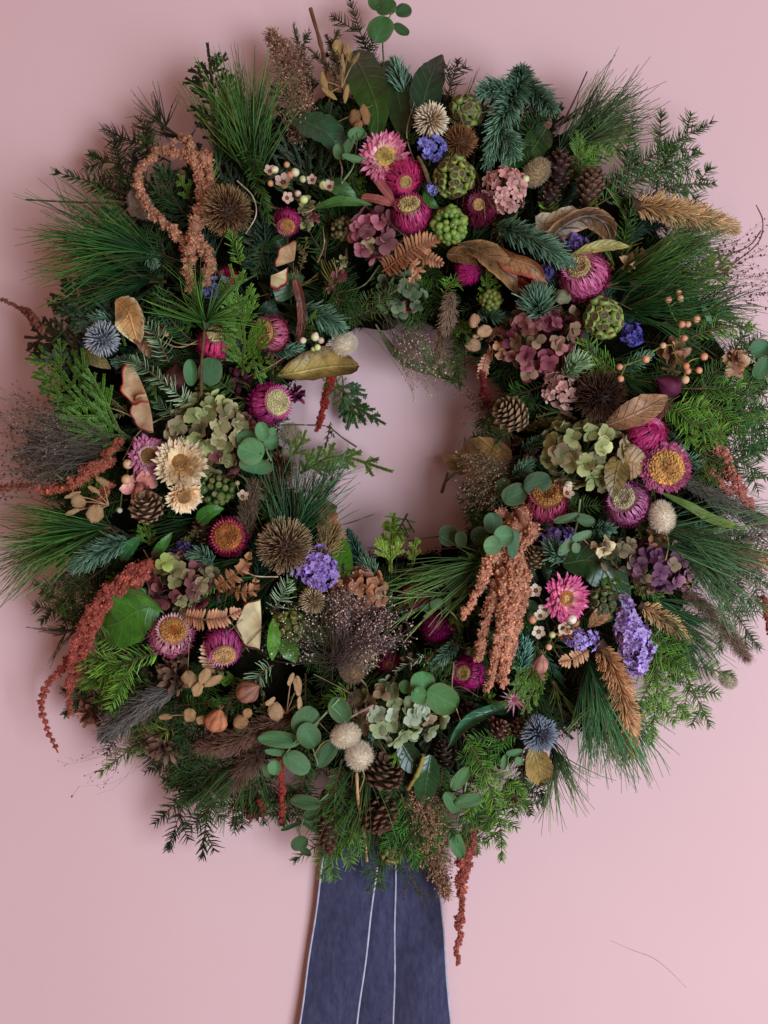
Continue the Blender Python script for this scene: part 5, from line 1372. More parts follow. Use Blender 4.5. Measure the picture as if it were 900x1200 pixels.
leaf("broad_leaf", "glossy blue green leaf curving left of the curled sage leaves".replace(" left of", " beside"), [(342, 138, 0.006), (364, 146, 0.012), (388, 160, 0.014), (402, 186, 0.006)], 20, rgb(60, 104, 78), rgb(50, 96, 84), 'gloss', prof='lance', fold=0.2, tilt=18)
leaf("broad_leaf", "large bright green leaf under the rust amaranth tails", [(188, 708, 0.010), (160, 716, 0.018), (138, 730, 0.018), (116, 734, 0.012)], 30, rgb(74, 132, 44), rgb(66, 122, 42), 'leaf', prof='round', fold=0.10, tilt=6, mark="the large bright green leaf", wave=0.06)
leaf("broad_leaf", "narrow bright leaf folded above the large bright green one", [(136, 688, 0.020), (152, 694, 0.026), (172, 702, 0.026), (192, 718, 0.016)], 9, rgb(72, 124, 46), rgb(84, 142, 56), 'leaf', prof='lance', fold=0.3, tilt=-35)
leaf("broad_leaf", "bright green upright leaf at the hole beside the violet statice", [(396, 685, 0.008), (398, 664, 0.014), (403, 630, 0.012)], 15, rgb(70, 122, 40), rgb(80, 140, 44), 'leaf', prof='ovate', fold=0.2, mark="the bright upright leaf")
leaf("ivy_leaf", "dim ivy leaf under the two apple slices", [(345, 345, 0.004), (336, 334, 0.008), (328, 322, 0.008)], 20, rgb(58, 86, 60), rgb(66, 98, 70), 'leaf', prof='ovate', fold=0.15)
leaf("curled_leaf", "glossy teal leaf curling between the amaranth and the bottom spruce", [(604, 826, 0.002), (574, 836, 0.012), (548, 850, 0.014), (526, 876, 0.010)], 9, rgb(34, 84, 62), rgb(78, 138, 116), 'gloss', prof='lance', fold=0.5, tilt=-30, roll=0.5, mark="the curled teal leaf")
leaf("broad_leaf", "dark glossy leaf pointing down beneath the sage hydrangea", [(505, 885, 0.006), (500, 910, 0.012), (496, 945, 0.010)], 15, rgb(30, 74, 46), rgb(36, 86, 54), 'gloss', prof='ovate', fold=0.25, mark="the dark glossy bottom leaf")
leaf("broad_leaf", "small pointed leaf hanging from the loose green berries", [(320, 725, 0.014), (320, 745, 0.018), (319, 774, 0.014)], 8, rgb(92, 146, 52), rgb(100, 160, 60), 'leaf', prof='lance', fold=0.4, tilt=25)
leaf("broad_leaf", "fresh green leaf below the loose green berries", [(334, 748, 0.008), (340, 762, 0.012), (347, 776, 0.010)], 11, rgb(84, 136, 50), rgb(92, 150, 56), 'leaf', prof='ovate', fold=0.3)
leaf("long_grass_leaf", "yellow green grass blade lying over the pine needles under the bunny tail", [(770, 575, 0.010), (806, 592, 0.02), (832, 607, 0.022), (876, 622, 0.02)], 5.5, rgb(90, 124, 66), rgb(160, 176, 90), 'leaf', prof='lance', fold=0.4, cat="grass leaf")
leaf("leaf_bud", "green leaf bud pointing up above the olive maroon hydrangea", [(178, 654, 0.006), (190, 640, 0.012), (202, 624, 0.012)], 6, rgb(60, 116, 54), rgb(70, 134, 60), 'gloss', prof='lance', fold=0.5)
leaf("leaf_bud", "glossy green leaf behind the noble fir at the rust amaranth's root", [(142, 656, 0.004), (152, 642, 0.010), (166, 628, 0.010)], 8, rgb(44, 104, 64), rgb(60, 128, 84), 'gloss', prof='lance', fold=0.5)
leaf("broad_leaf", "shining green leaf tucked under the deep green berries", [(232, 612, 0.004), (246, 600, 0.012), (262, 596, 0.012)], 9, rgb(54, 118, 44), rgb(66, 136, 54), 'gloss', prof='ovate', fold=0.4)
leaf("broad_leaf", "dark green leaf behind the dark green berries", [(660, 660, -0.006), (700, 660, 0.0), (738, 715, 0.002)], 24, DGL, rgb(36, 74, 42), 'gloss', prof='ovate', fold=0.2)
leaf("broad_leaf", "dark leaf below the blue fir and above the blush larkspur", [(608, 160, -0.004), (604, 182, 0.004), (586, 206, 0.002)], 16, DGL, rgb(44, 88, 40), 'gloss', fold=0.3)
leaf("broad_leaf", "deep green leaf beneath the sandy bunny tail", [(640, 150, -0.004), (624, 175, 0.002), (606, 196, 0.0)], 16, rgb(36, 72, 34), rgb(44, 84, 40), 'gloss', fold=0.25)
leaf("broad_leaf", "curly edged sage leaf below the open pink strawflower's side", [(372, 212, 0.006), (400, 222, 0.012), (420, 236, 0.008)], 9, rgb(66, 104, 70), rgb(84, 126, 84), 'leaf', prof='lance', fold=0.5, wave=0.4)
leaf("broad_leaf", "slim green leaf over the pink green florets", [(368, 244, 0.006), (400, 236, 0.014), (436, 240, 0.012)], 6, rgb(64, 110, 58), rgb(80, 130, 66), 'leaf', prof='lance', fold=0.4)
leaf("red_stalk_leaf", "dusty red narrow leaf running under the open pink strawflower", [(424, 188, 0.010), (440, 208, 0.018), (452, 224, 0.018), (464, 238, 0.016)], 5, rgb(170, 96, 92), rgb(150, 74, 72), 'dry', prof='strip', fold=0.5)
leaf("red_stalk_leaf", "dusty red narrow leaf joining the other beside the upturned strawflower", [(424, 232, 0.010), (442, 234, 0.016), (464, 240, 0.016)], 5, rgb(160, 90, 84), rgb(156, 84, 78), 'dry', prof='strip', fold=0.5)
leaf("broad_leaf", "small green leaf beneath the tiny lavender bloom", [(500, 222, 0.012), (503, 236, 0.016), (514, 244, 0.014)], 6, rgb(58, 116, 46), rgb(70, 132, 54), 'leaf', prof='lance', fold=0.3)
leaf("dark_leaf", "dark rounded leaf beside the sage eucalyptus tips near the bottom spruce", [(470, 870, 0.0), (486, 895, 0.004), (506, 890, 0.002)], 14, rgb(26, 60, 36), rgb(34, 74, 44), 'gloss', fold=0.2)
leaf("broad_leaf", "broad dim leaf behind the bottom oval eucalyptus", [(575, 930, -0.002), (566, 950, 0.002), (572, 975, 0.0)], 17, rgb(46, 80, 52), rgb(54, 92, 60), 'leaf', prof='ovate', fold=0.2)
leaf("broad_leaf", "narrow green leaf in the middle of the curled hole grasses", [(492, 398, 0.002), (500, 412, 0.004), (508, 432, 0.0)], 7, rgb(86, 110, 72), rgb(96, 122, 78), 'leaf', prof='lance', fold=0.3)
leaf("dried_strap_leaf", "olive strap leaf trailing into the top of the hole", [(440, 380, 0.002), (470, 420, 0.004), (510, 438, 0.0), (545, 452, -0.006)], 6, rgb(96, 104, 66), rgb(110, 116, 74), 'dryleaf', prof='lance', fold=0.5, twist=80)

# ------------------------------------------------------------------ dried leaves
leaf("dried_leaf", "bronze dried leaf hanging over the top of the hole", [(326, 440, 0.006), (350, 436, 0.016), (385, 430, 0.018), (420, 428, 0.006)], 24, rgb(176, 158, 88), rgb(150, 112, 64), 'dryleaf', prof='lance', fold=0.25, roll=0.3, group="dried brown leaves", mark="the bronze leaf", edge=rgb(110, 76, 44), tilt=20, wave=0.08)
leaf("dried_leaf", "big curled brown leaf arching above the big magenta dome strawflower", [(638, 296, 0.010), (652, 272, 0.022), (684, 254, 0.026), (708, 262, 0.020), (718, 290, 0.008)], 13, rgb(70, 47, 33), rgb(98, 68, 46), 'dryleaf', prof='strip', fold=0.3, tilt=-40, edge=rgb(166, 124, 88), group="dried brown leaves", mark="the arching brown leaf")
leaf("dried_leaf", "slim olive dried leaf resting on the big magenta dome strawflower", [(668, 300, 0.026), (690, 292, 0.032), (712, 288, 0.032), (738, 289, 0.028)], 6.5, rgb(150, 138, 74), rgb(164, 150, 88), 'dryleaf', prof='lance', fold=0.5, group="dried brown leaves")
leaf("dried_leaf", "long brown leaf running down beside the small peeking strawflower", [(536, 286, 0.006), (566, 296, 0.016), (590, 318, 0.020), (606, 344, 0.012)], 15, rgb(92, 64, 42), rgb(140, 100, 62), 'dryleaf', prof='lance', fold=0.35, tilt=15, edge=rgb(160, 122, 84), group="dried brown leaves", mark="the long brown leaf", wave=0.05)
leaf("dried_leaf", "curled tan leaf with a red rim beside the blue fir", [(582, 292, 0.010), (600, 304, 0.020), (624, 312, 0.024), (640, 330, 0.018)], 14, rgb(176, 132, 92), rgb(160, 108, 74), 'dryleaf', prof='lance', fold=0.5, roll=0.5, tilt=-30, edge=rgb(176, 74, 70), group="dried brown leaves")
leaf("dried_leaf", "short brown leaf above the small peeking strawflower", [(524, 298, 0.004), (542, 300, 0.010), (560, 312, 0.012)], 10, rgb(124, 86, 54), rgb(140, 98, 62), 'dryleaf', prof='ovate', fold=0.3, group="dried brown leaves")
leaf("dried_leaf", "golden tan leaf jutting into the hole beside the dark seed grass", [(600, 532, -0.004), (566, 536, 0.0), (540, 542, 0.0), (519, 536, -0.004)], 26, rgb(160, 122, 78), rgb(182, 148, 90), 'dryleaf', prof='ovate', fold=0.15, group="dried brown leaves", mark="the golden tan leaf", wave=0.08)
leaf("dried_leaf", "olive brown leaf dropping in front of the cream disc strawflower", [(728, 536, 0.020), (722, 555, 0.026), (718, 584, 0.026)], 14, rgb(124, 104, 56), rgb(112, 92, 50), 'dryleaf', prof='ovate', fold=0.2, group="dried brown leaves", mark="the olive brown leaf")
leaf("dried_leaf", "round tan leaf behind the olive brown one", [(722, 548, 0.018), (738, 543, 0.022), (754, 548, 0.020)], 19, rgb(146, 112, 70), rgb(158, 122, 78), 'dryleaf', prof='round', fold=0.1, group="dried brown leaves")
leaf("dried_leaf", "brown folded leaf with a pale midrib above the closed raspberry strawflower", [(708, 500, 0.014), (732, 490, 0.022), (758, 478, 0.024), (782, 464, 0.018)], 16, rgb(128, 88, 64), rgb(164, 122, 90), 'dryleaf', prof='lance', fold=0.25, tilt=10, group="dried brown leaves", mark="the brown folded leaf")
leaf("dried_leaf", "gold and olive leaf folded under the slate blue thistle", [(624, 876, 0.016), (630, 895, 0.020), (634, 920, 0.016)], 16, rgb(134, 110, 54), rgb(150, 124, 66), 'dryleaf', prof='ovate', fold=0.5, group="dried brown leaves")
leaf("dried_leaf", "amber dried leaf with a creamy rim beside the grey blue thistle", [(136, 352, 0.014), (150, 366, 0.020), (156, 384, 0.020), (162, 404, 0.012)], 19, rgb(216, 158, 92), rgb(190, 150, 100), 'dryleaf', prof='lance', fold=0.25, tilt=-18, edge=rgb(224, 206, 168), group="dried brown leaves", mark="the amber leaf")
leaf("dried_leaf", "russet leaf curling behind the amber one", [(164, 378, 0.006), (168, 396, 0.012), (176, 420, 0.010)], 11, rgb(140, 92, 56), rgb(126, 82, 50), 'dryleaf', prof='ovate', fold=0.4, group="dried brown leaves")
leaf("dried_leaf", "olive leaf beneath the grey blue thistle", [(98, 412, 0.004), (112, 420, 0.008), (130, 432, 0.006)], 10, rgb(120, 112, 62), rgb(150, 134, 84), 'dryleaf', prof='ovate', fold=0.3, group="dried brown leaves")
leaf("dried_leaf", "pale parchment leaf under the closed larch cone", [(628, 262, 0.012), (648, 260, 0.018), (668, 254, 0.020), (684, 250, 0.014)], 11, rgb(196, 180, 154), rgb(184, 160, 126), 'dryleaf', prof='strip', fold=0.2, wave=0.3, group="dried brown leaves")
leaf("dried_leaf", "pleated rust leaf standing above the tan grass tuft", [(388, 632, 0.006), (384, 612, 0.012), (382, 585, 0.008)], 13, rgb(150, 98, 66), rgb(170, 116, 80), 'dryleaf', prof='strip', fold=0.1, wave=0.35, group="dried brown leaves", mark="the pleated rust leaf")
leaf("dried_leaf", "brown leaf wedge behind the brown folded leaf and the plum bud", [(790, 462, 0.006), (770, 478, 0.010), (745, 500, 0.006)], 12, rgb(84, 54, 42), rgb(110, 74, 54), 'dryleaf', prof='lance', fold=0.3, group="dried brown leaves")
leaf("dried_leaf", "small brown leaf lodged between the tall lilac statice and copper spike", [(690, 735, 0.008), (704, 720, 0.014), (716, 706, 0.010)], 9, rgb(150, 104, 72), rgb(170, 124, 88), 'dryleaf', prof='lance', fold=0.3, group="dried brown leaves")

# ------------------------------------------------------------------ apple slices
apple("dried apple wedge with a red edge beside the ivy leaf", 318, 322, 19, -35, (0.4, 0.5), 0.4, span=120, off=0.014, mark="the red edged apple wedge")
apple("dried apple slice standing edge on by the apple wedge", 344, 305, 20, 140, (-0.6, 0.3), 0.5, flesh=rgb(206, 170, 130), span=120, off=0.010)
apple("wavy dried apple slice with a scarlet rim, upper of the overlapping two", 166, 450, 24, 205, (0.25, 0.3), 0.4, skin=rgb(168, 44, 44), flesh=rgb(214, 178, 140), wave=0.12, off=0.014, mark="the wavy apple slices")
apple("wavy dried apple slice with a scarlet rim, lower of the overlapping two", 176, 482, 22, 190, (0.3, -0.1), 0.5, skin=rgb(160, 44, 44), flesh=rgb(206, 170, 134), wave=0.1, off=0.012)
apple("cream apple crescent standing by the loose green berries", 306, 732, 28, 180, (-0.25, 0.1), 0.3, skin=rgb(96, 34, 34), flesh=rgb(226, 208, 166), span=176, off=0.012, mark="the cream apple crescent")
leaf("dried_leaf", "long red brown curl of dried peel below the standing apple slice", [(346, 328, 0.014), (352, 350, 0.018), (354, 375, 0.014), (350, 402, 0.006)], 5, rgb(130, 66, 60), rgb(96, 54, 46), 'dryleaf', prof='strip', fold=0.6, group="dried brown leaves")

# ------------------------------------------------------------------ ferns
fern("fern_frond", "peach dried fern frond above the nodding magenta strawflower", [(214, 722, 0.016), (238, 726, 0.022), (262, 724, 0.022), (284, 714, 0.018)], 15, 2.5, mark="the peach fern frond")
fern("fern_frond", "curled tan fern frond below the amber strawflower", [(252, 690, 0.010), (270, 678, 0.020), (286, 664, 0.024), (294, 646, 0.020)], 13, 2.8, rgb(140, 90, 62), rgb(206, 150, 112), curl=1.2, mark="the curled tan fern")
fern("fern_frond", "tan fern tip curling beside the cream apple crescent", [(262, 686, 0.010), (280, 694, 0.018), (296, 692, 0.020), (300, 676, 0.018)], 12, 2.6, rgb(150, 96, 64), rgb(210, 152, 108), curl=1.4)
fern("fern_frond", "pale fern frond next to the nodding magenta strawflower", [(246, 790, 0.010), (244, 775, 0.016), (240, 752, 0.014)], 11, 2.3, rgb(160, 112, 92), rgb(226, 180, 156))
fern("fern_frond", "broad copper fern frond under the bright green berries", [(448, 318, 0.008), (470, 302, 0.020), (494, 286, 0.024), (518, 280, 0.016)], 18, 3.0, rgb(150, 94, 66), rgb(208, 146, 108), curl=0.9, mark="the copper fern frond")
fern("fern_frond", "curled end of copper fern hooking downward over the dark gap", [(462, 306, 0.012), (478, 308, 0.022), (490, 318, 0.024), (480, 332, 0.022)], 11, 3.0, rgb(160, 104, 74), rgb(216, 158, 120), curl=1.0)
fern("fern_frond", "copper fern side frond reaching the brown leaves", [(480, 300, 0.012), (500, 302, 0.020), (520, 310, 0.014)], 12, 2.8, rgb(140, 86, 60), rgb(200, 134, 98), curl=0.8)
fern("fern_frond", "small peach fern frond below the lilac crescent", [(690, 762, 0.010), (672, 772, 0.014), (655, 776, 0.010)], 12, 2.6, rgb(170, 116, 84), rgb(224, 172, 134))
fern("fern_frond", "pinkish fern tip hanging at the hole above the dark red tail", [(572, 414, 0.006), (567, 430, 0.010), (564, 448, 0.006)], 9, 2.2, rgb(170, 116, 92), rgb(214, 164, 136))

# ------------------------------------------------------------------ pods and papery sprays
pod("fat terracotta seed pod below the tan honesty flakes", 254, 844, 13, 16, 70, rgb(200, 128, 92), rgb(140, 80, 58), 0.018, "the terracotta pod")
pod("rosy brown seed pod beside the white rimmed fir tip", 291, 810, 13, 17, 30, rgb(166, 112, 92), rgb(104, 62, 56), 0.016, "the rosy brown pod")
pod("small pinkish pod on the stem beside the green cedar tip", 633, 778, 10, 13, 80, rgb(190, 130, 116), rgb(136, 80, 76), 0.012)
pod("shadowy brown pod near the curled fern beneath the plum florets", 205, 432 + 10, 14, 16, 80, rgb(100, 58, 52), rgb(76, 42, 40), -0.002, group=None)
flakes("tan honesty seed cases above the terracotta pod", 226, 800, [(-4, -4, 9, 10, 100), (6, 8, 6, 9, 60), (14, -8, 6, 10, 60), (24, -2, 5, 12, 30)], mark="the tan honesty flakes")
flakes("two round tan seed cases beside the broad brown cone", 125, 592, [(-33, -4, 10, 8, 30), (-13, 10, 10, 11, 70), (-40, 8, 3, 9, 20), (-5, -28, 4, 9, -30), (-15, -18, 3, 8, -30), (-40, -12, 3, 10, 20)], rgb(222, 176, 128), mark="the round tan seed cases")
flakes("trio of peach papery discs at the top of the hole", 566, 396, [(-10, -20, 7, 8, 70), (2, -8, 7, 9, 10), (-12, 8, 9, 8, 60), (-8, -2, 3, 4, 0)], rgb(222, 176, 138), mark="the papery disc trio")
flakes("curled tan flakes and thin stalks beside the long eucalyptus sprig", 335, 838, [(-12, -4, 11, 9, 10), (14, -34, 5, 12, 95), (6, -42, 3, 8, 70), (16, -14, 3, 8, 90), (-18, -16, 4, 7, 40)], rgb(220, 176, 132), mark="the curled tan flakes")
flakes("small tan flakes below the grey seed grass", 222, 840, [(-28, 0, 4, 8, 0), (0, -2, 7, 8, 60), (14, 4, 5, 6, 0)], rgb(206, 160, 110))
flakes("small cinnamon seed case beside the terracotta pod", 282, 846, [(0, 0, 8, 9, 20), (8, -10, 5, 6, 60)], rgb(196, 146, 100))
flakes("straw gold seed pods on a thin bent stalk at the top", 400, 100, [(-4, -44, 7, 10, 90), (8, -38, 4, 12, 100), (-20, -4, 4, 13, 105), (-14, 10, 3, 11, 140), (16, -30, 3, 10, 60), (2, -24, 2.5, 12, 95), (6, 10, 3, 11, 80)], rgb(214, 176, 112), 0.012, mark="the straw gold pods")
flakes("folded copper flakes beside the curled sage leaves", 424, 140, [(-8, -2, 7, 10, 80), (4, -6, 6, 12, 100), (-4, 8, 5, 7, 60)], rgb(186, 134, 90), 0.014)
flakes("pale green seed disc under the big magenta dome strawflower", 660, 348, [(0, 0, 10, 9, 30)], rgb(190, 186, 146), 0.014)

# ------------------------------------------------------------------ waxflowers and berry sprays
PB = rgb(214, 150, 116)
waxflower("white and blush waxflower sprig under the tan froth plume", 340, 215, [(-8, -1, 11), (-4, 17, 8), (26, -4, 7), (46, 4, 8), (-24, -14, 8)],
    [(-18, -16, 4.6, rgb(226, 216, 176)), (6, -13, 5, rgb(232, 222, 184)), (39, 2, 5.2, rgb(200, 216, 140)), (16, 19, 5, rgb(206, 218, 140)), (-4, -22, 3.6, rgb(214, 160, 124)), (0, -10, 4, rgb(206, 130, 100)), (-23, 0, 3.8, rgb(214, 156, 116)), (15, -5, 4.2, rgb(210, 210, 160)), (9, 12, 4, rgb(206, 176, 160))], mark="the waxflower sprig")
waxflower("white waxflower sprig beside the bright pink daisy strawflower", 645, 722, [(-17, -30, 9), (-6, -8, 9.5), (-14, 18, 9), (14, 14, 9), (-12, 0, 8)],
    [(25, 4, 6, rgb(240, 226, 206)), (-21, 4, 5, rgb(216, 146, 116)), (-2, 36, 4, rgb(222, 166, 132)), (2, 22, 4, rgb(206, 206, 150)), (22, 18, 4, rgb(236, 196, 160))], rgb(240, 222, 200), rgb(120, 80, 56), mark="the lower waxflower sprig")
waxflower("white and peach berries beside the bunny tail above the hole", 366, 404, [], [(-11, -5, 4, rgb(240, 222, 196)), (3, -9, 5, rgb(238, 232, 190)), (10, -5, 4, rgb(226, 186, 160)), (6, 3, 4, rgb(210, 220, 150)), (1, 5, 3, rgb(190, 206, 120)), (4, -12, 3, rgb(226, 210, 170))], name="berry_sprig", cat="berry sprig", group="berry sprigs")
waxflower("spray of round peach berries on fine green stalks", 775, 405, [], [(8, -54, 4.4, PB), (20, -62, 3.8, PB), (22, -55, 4.4, rgb(222, 176, 136)), (24, -25, 4.2, PB), (31, -25, 3.8, PB), (41, -31, 4.6, PB), (27, -9, 4.2, PB), (2, 0, 3.8, rgb(222, 180, 140)), (-18, 16, 4.6, PB), (-49, 25, 4, PB), (-48, 39, 4.2, PB), (29, 24, 4.2, rgb(220, 140, 100)), (31, 30, 4, PB), (28, 40, 4.8, rgb(222, 176, 140)), (44, 29, 4, PB), (50, 13, 4.6, PB)], off=0.022, stemc=rgb(120, 134, 60), name="berry_sprig", cat="berry sprig", group="berry sprigs", mark="the peach berries")
waxflower("single white bud and blush bloom beside the dark eucalyptus pair", 664, 578, [(0, 0, 9)], [(2, -10, 5.2, rgb(236, 222, 196))], rgb(214, 184, 158), mark=None)
waxflower("tiny pale bloom beside the grey plume and deep green berries", 284, 582, [(0, 0, 8)], [(-6, -16, 3, rgb(170, 140, 110))], rgb(206, 184, 156))
waxflower("two pale buds on a stalk at the bunny tail above the larkspur", 616, 210, [], [(0, 0, 4.6, rgb(222, 222, 170))], name="berry_sprig", cat="berry sprig", group=None)
waxflower("scattered dull berries around the long petalled pink strawflower", 150, 548, [], [(0, -4, 6, rgb(206, 172, 136)), (-2, 14, 6, rgb(200, 160, 124)), (-10, 50, 3.5, rgb(190, 186, 160))], name="berry_sprig", cat="berry sprig", group="berry sprigs")

# ------------------------------------------------------------------ plumes and seed grasses
froth("froth_plume", "tan froth plume rising at the top beside the dark pine", [(350, 155, 0.0), (347, 115, 0.006), (340, 75, 0.008), (318, 42, 0.01)], 25, 2600, mark="the tan froth plume")
froth("froth_plume", "tan froth plume hanging beside the ribbon", [(492, 925, 0.002), (500, 960, 0.006), (510, 1000, 0.006), (522, 1046, 0.004)], 25, 2800, (rgb(112, 78, 58), rgb(190, 146, 114)), mark="the hanging froth plume")
plume("foxtail_plume", "pinkish brown foxtail plume pointing to the lower rim", [(800, 692, 0.006), (825, 712, 0.012), (850, 738, 0.014), (876, 772, 0.012)], 13, 1500, (rgb(96, 72, 62), rgb(178, 142, 126)), L=13, mark="the pinkish foxtail")
plume("foxtail_plume", "grey brown foxtail plume at the hole beside the papery disc trio", [(530, 342, 0.004), (526, 360, 0.008), (524, 388, 0.004)], 10, 800, (rgb(110, 84, 66), rgb(196, 164, 140)), L=11, mark="the inner foxtail")
plume("foxtail_plume", "grey foxtail plume standing between amber strawflower and pine tuft", [(288, 632, 0.004), (290, 605, 0.012), (297, 568, 0.012)], 11, 1000, (rgb(104, 84, 68), rgb(176, 150, 128)), L=11, mark="the standing grey foxtail")
plume("foxtail_plume", "brown foxtail plume swept under the terracotta pod", [(345, 838, 0.004), (310, 852, 0.012), (275, 868, 0.014), (235, 876, 0.010)], 13, 1500, (rgb(84, 58, 48), rgb(164, 122, 102)), L=15, mark="the brown foxtail")
plume("foxtail_plume", "dark brown foxtail plume drooping beside the shaded yew", [(318, 862, 0.0), (295, 890, 0.006), (272, 920, 0.006)], 13, 1300, (rgb(80, 56, 48), rgb(150, 116, 100)), L=16)
plume("foxtail_plume", "thin tan foxtail at the hole below the inner foxtail", [(518, 380, -0.004), (516, 400, 0.0), (514, 420, -0.004)], 7, 500, (rgb(120, 90, 72), rgb(180, 144, 120)), L=9)
plume("grey_plume", "long smoky grey plume lying beyond the widest golden strawflower", [(795, 560, 0.004), (830, 578, 0.010), (868, 600, 0.012), (905, 618, 0.010)], 17, 1600, (rgb(74, 74, 66), rgb(150, 142, 130)), L=15, ang=16, mark="the smoky grey plume")
plume("grey_plume", "silvery grey grass plume sweeping to the rim by the russet bloom", [(205, 806, 0.006), (180, 818, 0.014), (150, 836, 0.014), (122, 860, 0.010)], 20, 1700, (rgb(70, 64, 62), rgb(158, 150, 146)), L=26, ang=14, mark="the silvery grass plume", seeds=160)
plume("tan_grass_tuft", "tan dry grass tuft beside the largest teasel", [(372, 668, 0.006), (380, 648, 0.012), (392, 622, 0.010)], 13, 500, (rgb(140, 106, 70), rgb(206, 172, 124)), L=17, ang=34, rad=0.6, seeds=120, mark="the tan grass tuft")
mist("seed_grass", "broad dark seed grass fan at the rim under the cedar", (122, 530), (140, 206), 128, 90, (rgb(64, 56, 46), rgb(130, 116, 106)), rgb(88, 66, 60), 9, 0.012, mark="the dark seed grass fan", seedr=1.25)
mist("seed_grass", "lighter seed grass sprays mixed in the dark fan", (120, 520), (150, 190), 135, 50, (rgb(90, 80, 70), rgb(150, 134, 124)), rgb(160, 134, 124), 7, 0.016)
mist("seed_grass", "mauve seed grass cloud over the fawn bunny tail", (395, 775), (10, 95), 92, 90, (rgb(80, 62, 60), rgb(150, 120, 116)), rgb(204, 172, 164), 8, 0.018, mark="the mauve seed grass cloud", seedr=0.9)
mist("seed_grass", "dark glinting seed grass left of the mauve cloud".replace(" left of", " beside"), (400, 770), (95, 190), 92, 60, (rgb(60, 56, 44), rgb(110, 100, 80)), rgb(214, 196, 180), 7, 0.010, seedr=0.75)
mist("seed_grass", "airy seed grass haze over the wall at the rim by the golden spike", (800, 330), (-20, 42), 118, 34, (rgb(120, 92, 84), rgb(150, 116, 110)), rgb(104, 66, 62), 8, 0.006, mark="the airy rim seed grass", rad=0.22, seedr=1.1)
mist("seed_grass", "brown seed grass by the golden tan leaf at the hole", (612, 545), (170, 235), 78, 60, (rgb(70, 60, 44), rgb(130, 108, 84)), rgb(150, 122, 98), 8, 0.002, seedr=1.0)
mist("seed_grass", "fine seed grass hanging into the top of the hole", (455, 372), (-75, -30), 95, 40, (rgb(80, 72, 56), rgb(136, 118, 100)), rgb(190, 164, 140), 7, -0.002, seedr=0.9)
mist("seed_grass", "grey brown seed grass at the rim below the foxtail plume", (845, 640), (-50, 30), 85, 40, (rgb(96, 84, 72), rgb(150, 130, 118)), rgb(150, 116, 108), 6, 0.008)
mist("seed_grass", "sparse seed grass on the wall near the bottom of the silvery plume", (170, 860), (180, 235), 95, 14, (rgb(110, 80, 74), rgb(140, 104, 98)), rgb(120, 74, 70), 5, 0.0, rad=0.22)
mist("seed_grass", "rusty seed grass behind the pink tinged seed petals", (590, 470), (165, 215), 45, 30, (rgb(90, 60, 52), rgb(130, 92, 84)), rgb(140, 84, 76), 6, -0.004)

# twigs
def twig(label, pts, r0=1.6, r1=0.8, c=rgb(110, 78, 58), cat="twig", name="bare_twig", mark=None):
    P = path3(pts, 18); m = MB(); tube(m, P, np.linspace(r0, r1, 18) * U * (1 + 0.12 * rng.normal(size=18)), vary(c, 18, 0.1), 7)
    o = link(name, m.mesh(name, M['wood'], P[0])); o.location = Vector(P[0])
    return tag(o, label, cat, None, mark, pts[len(pts) // 2][:2])
twig("thick brown twig sticking up at the top beside the froth plume", [(388, 110, 0.006), (378, 60, 0.012), (364, 10, 0.014)], 3.2, 2.2, rgb(120, 84, 62))
twig("pale forked stalk bent over the dark seed grass fan", [(34, 490, 0.02), (34, 530, 0.026), (52, 546, 0.026), (74, 562, 0.02)], 1.2, 1.3, rgb(150, 136, 96))
twig("tan stem under the round bunny tail", [(418, 905, 0.018), (420, 940, 0.018), (428, 985, 0.014), (430, 1010, 0.012)], 2.0, 1.6, rgb(170, 136, 96))
twig("pinkish brown stem behind the paired bunny tails", [(438, 826, 0.016), (415, 838, 0.016), (395, 850, 0.014), (390, 860, 0.010)], 1.6, 1.2, rgb(150, 120, 110))
twig("straw coloured stem pointing down above the hanging froth plume", [(497, 885, 0.012), (490, 905, 0.014), (478, 925, 0.012)], 3.0, 2.2, rgb(140, 124, 66))
twig("thin dark twig lying on the wall beyond the amaranth loop", [(150, 238, 0.006), (90, 237, 0.012), (30, 234, 0.010)], 1.4, 0.9, rgb(86, 64, 56))
twig("fine stalk curling out over the wall beside the airy seed grass", [(858, 310, 0.006), (888, 285, 0.014), (894, 260, 0.016), (886, 240, 0.014)], 0.9, 0.7, rgb(110, 76, 80))
twig("second fine stalk crossing the curling one", [(850, 300, 0.006), (878, 288, 0.012), (892, 270, 0.014)], 1.1, 0.7, rgb(104, 74, 78))
twig("thin dark stalk reaching into the hole beside the tan grass tuft", [(388, 618, 0.0), (412, 612, 0.004), (437, 603, 0.002)], 0.9, 0.6, rgb(84, 60, 56))
twig("long thin stalk crossing the bottom of the hole", [(560, 626, -0.006), (520, 628, -0.004), (478, 634, -0.008)], 0.9, 0.6, rgb(84, 50, 50))
twig("second thin stalk along the bottom of the hole", [(560, 640, -0.01), (500, 644, -0.010), (430, 642, -0.014)], 0.8, 0.6, rgb(104, 74, 66))
twig("pale thin stalk curving beneath the largest teasel", [(284, 668, 0.014), (300, 675, 0.022), (326, 676, 0.022)], 0.8, 0.7, rgb(200, 178, 150))
twig("pale thin stalk curving round the golden tipped teasel", [(278, 212, 0.016), (296, 230, 0.022), (300, 252, 0.022), (288, 274, 0.018)], 0.8, 0.6, rgb(190, 170, 150))
twig("grey twig beside the dark eucalyptus pair", [(546, 564, 0.002), (570, 572, 0.008), (594, 586, 0.008)], 1.4, 1.1, rgb(150, 130, 116))
twig("dried brown stem below the blue lilac statice", [(490, 184, 0.010), (498, 200, 0.016), (504, 216, 0.014)], 2.2, 3.0, rgb(140, 116, 84))
